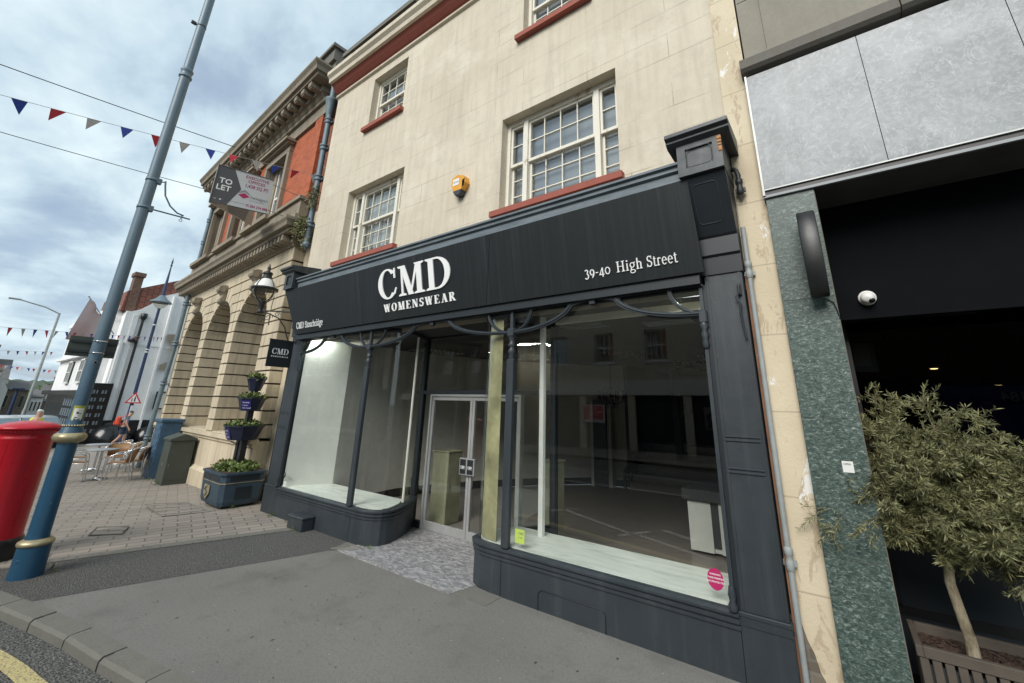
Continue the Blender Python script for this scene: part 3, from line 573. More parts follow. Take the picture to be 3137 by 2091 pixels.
# ================================================================ stone and brick building on the left
AL = R(3.6)
SB = empty('stone_building', 'tall ashlar and orange brick building with arched bays left of the shop', 'building', (-9.05, 4.10, 0), -AL)
ZS = 3.56; CH = 0.275
CX = [-2.41, -4.94, -7.47]              # arch centres in the building's own frame
g = G()                                  # body behind the rusticated blocks
def arch_face(g, cx_, x0, x1, zb, zt, y, r, n=20):
    """wall face between x0 and x1 with an arched opening of radius r springing at ZS"""
    pts = [(cx_+r*math.cos(math.pi*i/n), ZS+r*math.sin(math.pi*i/n)) for i in range(n+1)]
    g.add([(cx_+r,y,zb),(x1,y,zb),(x1,y,ZS),(cx_+r,y,ZS)], [(0,1,2,3)]); g.add([(x0,y,zb),(cx_-r,y,zb),(cx_-r,y,ZS),(x0,y,ZS)], [(0,1,2,3)])
    for i in range(n):
        (ax, az), (bx, bz) = pts[i], pts[i+1]
        fx = lambda k: x1+(x0-x1)*k/n
        top = lambda k: (x1 if k == 0 else x0 if k == n else cx_+r*1.0*math.cos(math.pi*k/n)*((x1-cx_)/r), zt)
        a2, b2 = top(i), top(i+1)
        g.add([(ax,y,az),(a2[0],y,a2[1]),(b2[0],y,b2[1]),(bx,y,bz)], [(0,1,2,3)])
    g.add([(x1,y,ZS),(x1,y,zt),(cx_+r,y,ZS)], [(0,1,2)]); g.add([(x0,y,zt),(x0,y,ZS),(cx_-r,y,ZS)], [(0,1,2)])
for c in CX: arch_face(g, c, c-1.265, c+1.265, 1.1, 4.96, .045, 1.05)
g.box(-1.146,-.54,.045,.5,1.1,4.96); g.box(-8.93,-8.734,.045,.5,1.1,4.96)
for a, b in ((-8.93,-8.52),(-6.43,-5.98),(-3.90,-3.45),(-1.37,-.54)): g.box(a,b,.05,.68,1.1,ZS)
for c in CX:
    P0 = [(c+1.045*math.cos(math.pi*i/20), ZS+1.045*math.sin(math.pi*i/20)) for i in range(21)]
    for (a, b) in zip(P0[:-1], P0[1:]): g.add([(a[0],.045,a[1]),(b[0],.045,b[1]),(b[0],.70,b[1]),(a[0],.70,a[1])], [(0,1,2,3)])
g.build('joint_backing', 'joint', SB); g = G()
g.box(-8.95,-.5,.0,.5,4.96,5.45)
g.box(-8.95,-.5,.95,6,-.6,5.5); g.box(-9.2,-.5,.95,6,5.5,10.2); g.box(-8.95,-.5,.02,1.0,-.6,1.04)
g.box(-.5,.46,.25,6,-.3,9.0)            # plain set-back strip next to the cream shop
g.build('wall', 'stone', SB)
g = G(); rz = []
def inset(P, d):
    n_ = len(P); out_ = []
    for i in range(n_):
        a, b, c = Vector(P[i-1]), Vector(P[i]), Vector(P[(i+1)%n_]); e1, e2 = (b-a).normalized(), (c-b).normalized()
        n1, n2 = Vector((-e1.y, e1.x)), Vector((-e2.y, e2.x)); k = max(.3, 1+n1.dot(n2)); out_.append(tuple(b+(n1+n2)*d/k))
    return out_
GR = .034
def block(P, d0=0.0, d1=.70):
    g.prism([(x, z) for x, z in inset(P, GR/2)], (0,d0,0), (1,0,0), (0,0,1), (0,d1-d0,0))
piers = [(-8.95,-8.47),(-6.47,-5.94),(-3.94,-3.41),(-1.41,-.5)]
for a, b in piers:
    for i in range(9): z0 = 1.085+i*CH; block([(a,z0),(b,z0),(b,z0+CH),(a,z0+CH)], 0.0, .71 if (b-a) < .8 else .69)
for c in CX:
    for sgn in (1, -1):
        lim = 1.265
        if c == CX[0] and sgn == 1: lim = c*-1-.5
        if c == CX[2] and sgn == -1: lim = 8.95+c
        def bend(i):
            if i == 0: return (1.0, 0.0)
            rr = i*CH/math.sin(R(15*i)); return (rr*math.cos(R(15*i)), i*CH)
        for i in range(5):
            b0, b1 = bend(i), bend(i+1); a0, a1 = R(15*i), R(15*(i+1))
            P = [(math.cos(a0), math.sin(a0))]
            if i: P.append(b0)
            P += [(lim, i*CH), (lim, (i+1)*CH), b1, (math.cos(a1), math.sin(a1)), (math.cos((a0+a1)/2), math.sin((a0+a1)/2))]
            Q = [(c+sgn*x, ZS+z) for x, z in P]
            if sgn < 0: Q.reverse()
            block(Q, 0.0, .70)
        b5 = bend(5); P = [(math.cos(R(75)), math.sin(R(75))), b5, (.16, 5*CH), (.13, math.sin(R(82.5)))]
        Q = [(c+sgn*x, ZS+z) for x, z in P]
        if sgn < 0: Q.reverse()
        block(Q, 0.0, .70)
g.build('rusticated_blocks', 'stone', SB)
for c in CX:                             # scrolled keystones
    g = G(); g.T = Matrix.Translation((c, 0, 0))
    prof = [(-.02,4.46),(-.10,4.50),(-.14,4.60),(-.10,4.68),(-.09,4.74),(-.16,4.82),(-.22,4.90),(-.20,4.99),(-.10,5.03),(.3,5.03),(.3,4.44)]
    g.prism([(y, z) for y, z in reversed(prof)], (-.13,0,0), (0,1,0), (0,0,1), (.26,0,0))
    g.tube([(-.16,-.13,4.90),(.16,-.13,4.90)], .085, 12); g.tube([(-.15,-.09,4.56),(.15,-.09,4.56)], .05, 10); g.build('keystone', 'stone_dirty', SB)
g = G()
g.box(-9.0,-.42,-.14,.02,1.0,1.085); g.box(-8.97,-.45,-.09,.02,.93,1.0)
for c in CX: g.box(c-1.0,c+1.0,.02,.80,1.04,1.10)
g.box(-8.95,-.46,-.05,.02,.25,.93); g.box(-9.0,-.44,-.13,.02,-.5,.22); g.prism([(0,.22),(-.13,.22),(-.05,.30),(0,.30)], (-9.0,.0,0), (0,1,0), (0,0,1), (8.55,0,0))
g.build('plinth', 'stone', SB)
for c in CX:                             # outer frames and panes inside the arches
    g = G()
    for s_ in (-1, 1): g.box(c+s_*.93,c+s_*.88,.84,.90,1.1,ZS)
    g.box(c-.93,c+.93,.82,.91,1.10,1.18); g.box(c-.88,c+.88,.85,.90,2.3,2.36); g.box(c-.03,c+.03,.85,.90,1.18,4.4)
    pts = [(c+.9*math.cos(math.pi*i/12), .87, ZS+.9*math.sin(math.pi*i/12)) for i in range(13)]; g.tube(pts, .04, 6); g.build('arched_window_frame', 'white', SB)
for c in CX:
    g = G()
    pts = [(c-.99,.915,1.1),(c+.99,.915,1.1)]+[(c+.99*math.cos(math.pi*i/16), .915, ZS+.95*math.sin(math.pi*i/16)) for i in range(17)]
    g.add(pts, [tuple(range(len(pts)))])
    g.build('arched_window_pane', 'glass_dark', SB)
g = G()                                  # dark rooms behind the arches and reveals
for c in CX:
    n_ = 14
    P0 = [(c+1.0*math.cos(math.pi*i/n_), ZS+1.0*math.sin(math.pi*i/n_)) for i in range(n_+1)]; P0 = [(c+1.0,1.1)]+P0+[(c-1.0,1.1)]
    for (a, b) in zip(P0[:-1], P0[1:]): g.add([(a[0],.71,a[1]),(b[0],.71,b[1]),(b[0],.96,b[1]),(a[0],.96,a[1])], [(0,1,2,3)])
g.build('arch_reveals', 'stone', SB)
# main cornice above the arches, with dentils
def cornice(name, x0, x1, zb, proj, steps, mat, dent=None, parent=SB, ret=.55):
    """stepped moulding: steps = (z from zb, projection); returned at the right end"""
    g = G(); prof = [(0.25, zb)]+[(-p, zb+z) for z, p in steps]+[(0.25, zb+steps[-1][0])]
    n_ = len(prof)
    vs = []
    for (y, z) in prof: vs.append((x0, y, z))
    for (y, z) in prof: vs.append((x1+max(0,-y)-(0 if y < 0 else 0), y, z))
    for (y, z) in prof: vs.append((x1+max(0,-y), .25 if y < 0 else y, z))
    fs = [tuple(range(n_-1,-1,-1))]
    for k in (0, 1):
        for i in range(n_-1): fs.append((k*n_+i, k*n_+i+1, (k+1)*n_+i+1, (k+1)*n_+i))
    g.add(vs, fs); o = g.build(name, mat, parent)
    return o
cornice('main_cornice', -9.55, -.5, 5.28, .4, [(.0,.04),(.06,.08),(.06,.10),(.22,.10),(.22,.30),(.30,.33),(.30,.40),(.38,.42),(.44,.46),(.50,.46),(.56,.30)], 'stone_dirty')
g = G(); x = -9.45
while x < -.55: g.box(x, x+.11, -.28, -.09, 5.35, 5.49); x += .21
g.build('dentils', 'stone_dirty', SB)
g = G(); g.box(-9.2,-.48,-.03,.02,5.42,5.5); g.box(-9.5,-.35,-.18,.1,5.84,6.02); g.box(-9.4,-.4,-.10,.1,6.02,6.42); g.box(-9.45,-.35,-.16,.1,6.42,6.50)
for c in CX+[-5.0]:
    if c != -5.0: g.box(c-.95-.75+.0, c+.95-.75, -.24,.05,6.40,6.52)
g.build('string_course', 'stone_dirty', SB)
# brick storey with stone-framed windows
W3 = [(-3.87,-2.45),(-6.40,-4.98),(-8.93,-7.51)]
g = G(); g.wall(-9.2,-.9,6.42,8.95,.12,.35,[(a,b,6.55,8.62) for a,b in W3]); g.box(-.9,-.5,.06,.6,6.42,8.95); g.box(-.5,.42,.25,.8,6.2,8.95); g.box(-9.4,-9.2,.06,.8,6.42,8.95)
g.build('brick_storey', 'redbrick', SB)
g = G(); g.box(-9.4,.44,.05,.9,8.95,9.42); g.box(-9.45,-.42,-.02,.1,9.30,9.42)
for a, b in W3:
    for s0, s1 in ((a-.16, a), (b, b+.16)): g.box(s0, s1, .02, .30, 6.52, 8.62)
    g.box(a-.16,b+.16,.02,.30,8.58,8.80); g.box(a-.28,b+.28,-.16,.2,8.86,8.94); g.box(a-.22,b+.22,-.08,.2,8.80,8.86); g.box(a-.2,b+.2,-.12,.2,6.45,6.54)
    g.box(a,a+.22,.26,.45,6.54,8.6)
g.build('stone_window_surrounds', 'stone_dirty', SB)
for a, b in W3:
    g = G()
    for x_ in (a+.22, (a+b)/2+.08, b-.09): g.box(x_, x_+.07, .30,.37,6.54,8.6)
    for z_ in (6.54, 7.55, 8.53): g.box(a+.22,b,.31,.38,z_,z_+.07)
    g.build('sash_frame', 'white', SB); G().box(a+.22,b,.35,.36,6.5,8.6).build('sash_pane', 'glass_dark', SB)
cornice('top_cornice', -9.6, -.5, 9.42, .5, [(.0,.03),(.10,.10),(.10,.14),(.26,.14),(.26,.40),(.34,.42),(.34,.48),(.44,.50),(.52,.56),(.57,.56),(.62,.30)], 'stone_dirty')
x = -9.45
while x < -.5: G().box(x, x+.17, -.38, -.12, 9.53, 9.67).box(x+.02,x+.15,-.36,-.30,9.49,9.5298).build('modillion', 'stone_dirty', SB); x += .42
g = G(); g.box(-9.3,.1,-.1,.5,9.9,10.22)
for a, b in ((-5.3,-3.7),(-9.3,-8.4),(-1.0,.1)): g.box(a,b,-.18,.5,10.2,10.62); g.box(a-.06,b+.06,-.25,.55,10.55,10.64)
for x in (-6.3,-7.3): g.lathe([(.10,10.2),(.14,10.3),(.10,10.42),(.03,10.5),(0,10.56)], (x,0,0), 10)
g.build('parapet', 'stone_black', SB)
g = G(); g.add([(-9.2,.3,10.2),(.3,.3,10.2),(.3,4,11.6),(-9.2,4,11.6)], [(0,1,2,3)]); g.box(-9.2,.4,.95,6,9.8,10.2); g.build('roof', 'roofslate', SB)
# ================================================================ drainpipes
def pipe(name, pts, r, label, mat, hops=(), grp=None):
    t = empty(name, label, 'drainpipe', pts[-1], 0, grp); o = Vector(pts[-1]); g = G(); g.tube([Vector(p)-o for p in pts], r, 10); g.build('pipe_run', mat, t)
    for i, z in enumerate(hops):
        for a, b in zip(pts[:-1], pts[1:]):
            if min(a[2], b[2]) <= z <= max(a[2], b[2]) and a[2] != b[2]:
                p = Vector(a).lerp(Vector(b), (z-a[2])/(b[2]-a[2]))-o; g = G(); g.lathe([(r*1.0,-.07),(r*1.35,-.06),(r*1.35,-.01),(r*1.15,.0),(r*1.15,.03),(r*1.45,.04),(r*1.45,.08),(r,.09)], tuple(p), 12); g.box(p.x-r*2.0,p.x+r*2.0,p.y+r*.5,p.y+r*1.6,p.z-.04,p.z+.0); g.build('collar', mat, t); break
    return t
t = pipe('drainpipe', [(-9.02,4.16,9.95),(-8.97,4.06,9.6),(-8.93,4.05,8.95),(-8.89,4.05,8.2),(-8.86,4.05,6.6),(-8.84,4.05,5.2)], .062, 'long blue grey drainpipe with funnel head between brick building and cream shop', 'pipe_blue', (8.35, 7.6, 6.78, 5.6))
o = Vector((-8.84,4.05,5.2)); g = G(); g.lathe([(.065,-.02),(.075,.02),(.10,.22),(.135,.42),(.15,.46),(.15,.50),(.13,.50)], tuple(Vector((-8.925,4.05,8.50))-o), 14); g.build('hopper_head', 'pipe_blue', t)
g = G(); g.lathe([(.03,-.18),(.05,-.14),(.09,-.10),(.09,-.04),(.06,-.02),(.06,.04)], (0,0,0), 12); g.build('outlet', 'pipe_blue', t)
def sbp(x, y, z): return (SB.matrix_basis @ Vector((x, y, z)))[:]
SBM = Matrix.Translation((-9.05, 4.10, 0)) @ Matrix.Rotation(-AL, 4, 'Z')
def sbp(x, y, z): return tuple(SBM @ Vector((x, y, z)))
pipe('drainpipe', [sbp(-8.80,-.12,5.45), sbp(-8.79,-.12,3.4), sbp(-8.80,-.22,-.28)], .065, 'blue grey drainpipe running down the far left corner of the stone building', 'pipe_blue', (5.0, 3.6, 2.3, .62))
pipe('drainpipe', [sbp(-9.15,-.02,9.0), sbp(-9.15,-.02,7.1), sbp(-9.15,-.02,6.5)], .06, 'blue grey drainpipe at the far left corner of the brick storey', 'pipe_blue', (8.3, 7.4))
# plants rooting in the gutter
g = G()
leafy(g, (-8.80,4.0,6.25), (.10,.10,.28), 260, .13, 5, flat=1.6, wd=.12, drop=.3); t = g.build('gutter_weed', 'leaf'); tag(t, 'tufty weed growing high up beside the drainpipe bracket', 'weed')
g = G(); leafy(g, (-9.02,3.95,5.55), (.26,.16,.26), 900, .075, 6, wd=.3); leafy(g, (-8.86,4.0,5.2), (.10,.06,.18), 160, .07, 8, wd=.25)
t = g.build('buddleia', 'leaf'); tag(t, 'leafy shrub sprouting from the cornice end beside the drainpipe', 'shrub')

# ================================================================ cream shop building
W = 4.05
SH = empty('shop_building', 'cream stuccoed three storey building above the dark shopfront', 'building', (-8.6, W, 0))
OX, OY = 8.6, -W                        # children are written in world coordinates and shifted to the base
def sh(g, name, mat, parent=None):
    if parent is None: g.v = [(x+OX, y+OY, z) for x, y, z in g.v]; return g.build(name, mat, SH)
    return g.build(name, mat, parent)
XL, XR = -8.60, -0.43
wins = [  # x0, x1, z sill top, z head, layout
    (-3.395,-1.585,4.45,5.985,'tri'), (-7.43,-5.665,4.45,5.985,'tri'), (-7.11,-5.975,7.40,8.67,'one'), (-3.06,-1.92,7.40,8.67,'one')]
g = G(); g.wall(XL, XR, 2.9, 9.7, W, .22, [(a,b,c,d) for a,b,c,d,_ in wins]); sh(g, 'wall', 'stucco')
g = G(); g.box(XL,XR+.3,W+.32,W+8,2.98,9.7); sh(g, 'rear_block', 'innerdark')
def sash_window(x0, x1, z0, z1, kind, idx):
    """timber sash window in its reveal; three lights or one"""
    b = G(); y = W+.16; cur = lambda g_: [(x+OX, yy+OY, z) for x, yy, z in g_.v]
    t = bpy.data.objects.new('window', None); COL.objects.link(t); t.parent = SH; t.location = (x0+OX, y+OY, z0); t.empty_display_size = .1
    def fin(g_, name, mat): g_.v = [(x-x0, yy-y, z-z0) for x, yy, z in g_.v]; return g_.build(name, mat, t)
    f = G(); f.box(x0,x0+.055,y-.02,y+.12,z0,z1); f.box(x1-.055,x1,y-.02,y+.12,z0,z1); f.box(x0+.055,x1-.055,y-.02,y+.12,z1-.07,z1); f.box(x0+.055,x1-.055,y-.03,y+.12,z0,z0+.05)
    if kind == 'tri': a = x0+.055; w_ = x1-x0; l1 = a+w_*.135; l2 = x1-.055-w_*.135; lights = [(a,l1,1),(l1+.075,l2-.075,4),(l2,x1-.055,1)]; f.box(l1,l1+.075,y-.02,y+.12,z0+.05,z1-.07); f.box(l2-.075,l2,y-.02,y+.12,z0+.05,z1-.07)
    else: lights = [(x0+.055,x1-.055,4)]
    fin(f, 'frame', 'sash')
    zm = z0+(z1-z0)*.52; s = G(); gl = G()
    for a, b_, n_ in lights:
        for (lo, hi, yy) in ((z0+.05, zm+.02, y+.075), (zm-.02, z1-.07, y+.03)):
            r = .032; s.box(a,a+r,yy-.018,yy+.018,lo,hi); s.box(b_-r,b_,yy-.018,yy+.018,lo,hi); s.box(a+r,b_-r,yy-.018,yy+.018,lo,lo+.045); s.box(a+r,b_-r,yy-.018,yy+.018,hi-.04,hi)
            rows = 3 if lo < zm-.1 else 2
            for i in range(1, n_): xx = a+(b_-a)*i/n_; s.box(xx-.0075,xx+.0075,yy-.012,yy+.012,lo+.04,hi-.04)
            for j in range(1, rows): zz_ = lo+(hi-lo)*j/rows; s.box(a+.03,b_-.03,yy-.011,yy+.011,zz_-.0075,zz_+.0075)
            rr = random.Random(idx*7+n_)
            for i in range(n_):
                for j in range(rows):   # each pane sits at its own slight angle
                    xa, xb = a+(b_-a)*i/n_, a+(b_-a)*(i+1)/n_; za, zb = lo+(hi-lo)*j/rows, lo+(hi-lo)*(j+1)/rows; e = [rr.uniform(-.0022,.0022) for _ in range(3)]; e.append(e[0]-e[1]+e[2])
                    gl.add([(xa,yy+.014+e[0],za),(xb,yy+.014+e[1],za),(xb,yy+.014+e[2],zb),(xa,yy+.014+e[3],zb)], [(0,1,2,3)])
    fin(s, 'sash', 'sash'); fin(gl, 'pane', 'glass_old')
    k = G(); k.box(x0-.10,x1+.05,W-.09,W+.18,z0-.085,z0-.002); fin(k, 'sill', 'sill')
    k = G(); k.box(x0,x1,W+.30,W+.31,z0,z1); 
    if kind == 'tri' and idx == 1:
        for i in range(26): xx = x0+.06+(x1-x0-.12)*i/25; k.box(xx,xx+.03,W+.285+.012*(i%2),W+.29+.012*(i%2),z0,z0+(z1-z0)*.62)
    fin(k, 'blind', 'offwhite' if (kind == 'tri' and idx == 1) else 'midgrey')
for i, a in enumerate(wins): sash_window(*a, i)
# eaves: red cove, cream cornice, dark parapet
g = G(); g.prism([(0,0),(-.05,.02),(-.05,.07),(0,.09)], (XL-.02,W,8.86), (0,1,0), (0,0,1), (XR-XL,0,0)); g.prism([(-.24,.36),(-.28,.36),(-.29,.46),(-.35,.52),(-.35,.62),(-.28,.66),(.05,.72),(.05,.36)], (XL-.02,W,8.78), (0,1,0), (0,0,1), (XR-XL,0,0)); sh(g, 'cornice', 'stucco')
g = G(); g.prism([(-.02,.0),(-.07,.03),(-.15,.10),(-.22,.19),(.0,.19)], (XL-.01,W,8.95), (0,1,0), (0,0,1), (XR-XL,0,0)); sh(g, 'cove', 'sill')
g = G(); g.box(XL,XR,W-.22,W+.3,9.44,9.56)
for a, b in ((-8.45,-5.9),(-5.0,-2.0)):
    g.box(a,b,W-.04,W+.25,9.56,9.98); g.box(a-.07,b+.07,W-.13,W+.3,9.98,10.10); g.box(a-.05,a+.28,W-.09,W+.28,9.56,10.02)
    x = a+.4
    while x < b-.2: g.box(x,x+.06,W-.07,W-.03,9.64,9.94); x += .12
sh(g, 'parapet', 'stone_black')
# the pier at the right edge of the building
g = G()
g.box(-.44,-.205,W-.02,W+.4,-.1,9.5); sh(g, 'end_pier', 'peel')
g = G(); rnd = random.Random(4)         # broken render at its foot showing rough stone
g.prism([(-.47,0),(-.27,0),(-.30,.10),(-.33,.16),(-.35,.26),(-.38,.33),(-.41,.45),(-.47,.47)], (0,W-.034,0), (1,0,0), (0,0,1), (0,.013,0)); sh(g, 'exposed_rubble', 'oldbrick')

# ================================================================ the dark timber shopfront
FR = empty('shopfront', 'dark slate painted Victorian shopfront with curved display windows and black sign', 'shopfront', (-4.4, 3.9, 0))
FX, FY = 4.4, -3.9
def fr(g, name, mat, parent=None):
    if parent is None: g.v = [(x+FX, y+FY, z) for x, y, z in g.v]; return g.build(name, mat, FR)
    return g.build(name, mat, parent)
def pilaster(x0, x1):
    g = G(); g.bev(x0, x1, 3.90, 4.06, 0, .44, .006); g.bev(x0+.012, x1-.012, 3.915, 4.06, .44, 3.10, .004)
    g.box(x0-.004,x1+.004,3.893,4.05,.36,.378); g.box(x0-.004,x1+.004,3.893,4.05,.415,.433)
    for z in (1.38, 1.62): g.bev(x0+.03,x1-.03,3.905,3.93,z,z+.016,.003); g.bev(x0+.03,x1-.03,3.905,3.93,z+.03,z+.044,.003)
    g.box(x0+.03, x0+.045, 3.908, 3.93, .46, 3.05); g.box(x1-.045, x1-.03, 3.908, 3.93, .46, 3.05)
    fr(g, 'pilaster', 'slate')
pilaster(-.79, -.452); pilaster(-8.37, -7.93)
def console(x0, x1, broken):
    """tapering bracket with sunk panel, block and moulded cap"""
    g = G()
    g.prism([(3.90,3.04),(3.895,3.20),(3.87,3.22),(3.87,3.38),(3.85,3.40),(3.62,3.90),(3.62,3.92),(4.05,3.92),(4.05,3.04)][::-1], (x0,0,0), (0,1,0), (0,0,1), (x1-x0,0,0))
    g.box(x0+.06,x1-.06,3.765,3.80,3.44,3.46) if False else None
    fr(g, 'console_bracket', 'slate_dark')
    g = G(); t = .035; yb = 3.575
    g.box(x0-.005,x1+.005,yb+.02,4.05,3.92,4.24)
    g.box(x0-.005,x0+.07,yb,yb+.02,3.92,4.24); g.box(x1-.07,x1+.005,yb,yb+.02,3.92,4.24); g.box(x0+.07,x1-.07,yb,yb+.02,3.92,3.99); g.box(x0+.07,x1-.07,yb,yb+.02,4.19,4.24)
    fr(g, 'console_block', 'slate')
    g = G(); g.prism([(yb,4.24),(yb-.05,4.27),(yb-.05,4.29),(yb-.09,4.31),(yb-.09,4.345),(yb-.07,4.35),(4.05,4.42),(4.05,4.24)][::-1], (x0-.085,0,0), (0,1,0), (0,0,1), (x1-x0+.17,0,0)); fr(g, 'console_cap', 'slate')
console(-.83, -.452, True); console(-8.40, -8.08, False)
g = G()
for i, (z, h_) in enumerate(((4.195,.035),(4.16,.028),(4.13,.022),(4.07,.055))): g.bev(-.482+.002*i, -.445, 3.568, 3.60, z, z+h_, .004)
fr(g, 'splintered_timber', 'rawwood')
g = G()                                   # raised moulding on the two-part console face, right hand side
def rring(g, x0, x1, z0, z1, yf, r=.0032, n=5, cr=.04):
    P = []
    for cx_, cz_, a in ((x1-cr,z1-cr,0),(x0+cr,z1-cr,90),(x0+cr,z0+cr,180),(x1-cr,z0+cr,270)):
        for k in range(n+1): t = R(a+90*k/n); P.append((cx_+cr*math.cos(t), cz_+cr*math.sin(t)))
    P.append(P[0]); g.tube([(x, yf(z), z) for x, z in P], r, 5, False)
rring(g, -.745,-.535,3.50,3.84, lambda z: 3.85+(z-3.40)/.5*-.23-.002); fr(g, 'panel_moulding', 'slate'); g = G(); rring(g, -.755,-.535,3.995,4.185, lambda z: 3.574)
fr(g, 'panel_moulding', 'slate'); g = G(); rring(g, -8.33,-8.15,3.995,4.185, lambda z: 3.574)
fr(g, 'panel_moulding', 'slate')
# cornice over the sign
g = G(); g.prism([(3.74,3.93),(3.69,3.945),(3.69,4.03),(3.66,4.05),(3.66,4.085),(3.63,4.10),(3.63,4.125),(3.67,4.13),(4.06,4.21),(4.06,3.93)][::-1], (-8.08,0,0), (0,1,0), (0,0,1), (7.25,0,0)); fr(g, 'cornice', 'cornice')
g = G(); g.prism([(3.66,4.133),(4.06,4.213),(4.06,4.219),(3.66,4.139)][::-1], (-8.08,0,0), (0,1,0), (0,0,1), (7.25,0,0)); fr(g, 'lead_flashing', 'roofslate')
# sign board: leans out at the top
SU = Vector((0,-.18,.86)).normalized(); S0 = Vector((0,3.80,3.05)); SN = Vector((1,0,0)).cross(SU)
def onsign(x, z): return Vector((x, 3.80-(z-3.05)*.18/.86, z))
g = G(); Ls = []
A = [onsign(-8.16,3.05), onsign(-.75,3.05), onsign(-.77,3.91), onsign(-8.40,3.91)]
for xa, xb, xta, xtb in ((-8.06,-5.90,-8.40,-5.96),(-5.895,-3.32,-5.955,-3.16),(-3.315,-.748,-3.155,-.775)):
    P = [onsign(xa,3.05), onsign(xb,3.05), onsign(xtb,3.91), onsign(xta,3.91)]; Q = [p-SN*.03 for p in P]; g.add([tuple(p) for p in P+Q], [(0,1,2,3),(7,6,5,4),(0,4,5,1),(1,5,6,2),(2,6,7,3),(3,7,4,0)])
sb = fr(g, 'sign_board', 'sign')
sb_off = Vector((FX, FY, 0))
g = G(); RX = Vector((1,0,0))
serif_text(g, 'CMD', onsign(-5.44,3.365)+sb_off, RX, SU, .445, width=1.58, B=.19, thick=.014, track=.03); g.build('shop_name_lettering', 'letter', sb)
g = G(); serif_text(g, 'WOMENSWEAR', onsign(-5.335,3.172)+sb_off, RX, SU, .118, width=1.52, B=.23, thick=.010, track=.18); g.build('womenswear_lettering', 'letter', sb)
for tx, x_, w_ in (('CMD',-7.99,.27),('Stourbridge',-7.68,.60)): g = G(); serif_text(g, tx, onsign(x_,3.145)+sb_off, RX, SU, .118, width=w_, B=.13, thick=.008, track=.03); g.build('town_lettering', 'letter', sb)
for tx, x_, w_ in (('39-40',-1.925,.30),('High',-1.565,.275),('Street',-1.25,.29)): g = G(); serif_text(g, tx, onsign(x_,3.172)+sb_off, RX, SU, .108, width=w_, B=.15, thick=.010, track=.05); g.build('address_lettering', 'letter', sb)
g = G(); g.prism([(3.83,3.05),(3.83,2.955),(4.02,2.955),(4.02,3.9),(3.70,3.9)], (-8.1,0,0), (0,1,0), (0,0,1), (7.3,0,0))
g.box(-7.93,-.79,3.87,3.885,2.94,2.957); fr(g, 'head_beam', 'slate_dark')
# stallrisers: straight parts and the two bows into the lobby
LB = [(-5.72,3.90),(-5.50,3.905),(-5.30,3.93),(-5.12,3.99),(-5.00,4.10),(-4.965,4.22),(-5.00,4.36),(-5.09,4.50),(-5.22,4.64),(-5.36,4.78),(-5.50,4.90),(-5.66,5.00)]
LBg = [(-5.72,3.90),(-5.50,3.92),(-5.36,3.99),(-5.33,4.10),(-5.36,4.25),(-5.42,4.45),(-5.50,4.65),(-5.58,4.82),(-5.66,4.95)]
LB = [(-5.72,3.90),(-5.56,3.90),(-5.42,3.915),(-5.30,3.96),(-5.225,4.04),(-5.205,4.14),(-5.22,4.25),(-5.27,4.38),(-5.34,4.52),(-5.42,4.66),(-5.51,4.80),(-5.60,4.92),(-5.66,5.0)]
mirx = lambda P: [(-8.74-x, y) for x, y in P]
RB = mirx(LB)
def band(g, line, z0, z1, push=0.0, zoff=0.0):
    vs = []; 
    for i, (x, y) in enumerate(line):
        a = Vector(line[max(i-1,0)]); b = Vector(line[min(i+1,len(line)-1)]); d = (b-a).normalized(); nr = Vector((d.y, -d.x)); vs.append((x+nr.x*push, y+nr.y*push))
    n_ = len(vs); g.add([(x,y,z0) for x,y in vs]+[(x,y,z1) for x,y in vs], [(i,i+1,n_+i+1,n_+i) for i in range(n_-1)], True); return vs
def moulded(line, name, side):
    g = G(); pro = [(0,-.01),(0,.315),(.014,.322),(.014,.338),(.004,.345),(.004,.352),(.024,.362),(.024,.382),(.012,.39),(.012,.398),(.034,.408),(.034,.425),(.0,.44),(-.05,.44)]
    for (p0, z0), (p1, z1) in zip(pro[:-1], pro[1:]):
        a = band(G(), line, 0, 0, p0*side); b = band(G(), line, 0, 0, p1*side); n_ = len(a)
        g.add([(x,y,z0) for x,y in a]+[(x,y,z1) for x,y in b], [(i,i+1,n_+i+1,n_+i) for i in range(n_-1)], False)
    return fr(g, name, 'slate')
Lline = [(-7.94,3.90)]+LB
Rline = list(reversed(RB))+[(-.78,3.90)]
moulded(Lline, 'stallriser', 1); moulded(Rline, 'stallriser', 1)
for x in (-5.72, -3.02): fr(G().add([(x-.003,3.893,0),(x-.003,3.893,.32),(x+.003,3.893,.32),(x+.003,3.893,0)], [(0,3,2,1)]), 'joint_line', 'slate_dark')
g = G(); P = [(-2.56,.0),(-2.56,.14),(-2.52,.17),(-1.90,.17),(-1.86,.14),(-1.86,.0)]; g.tube([(x,3.897,z) for x,z in P], .005, 4); fr(g, 'access_panel_outline', 'slate_dark')
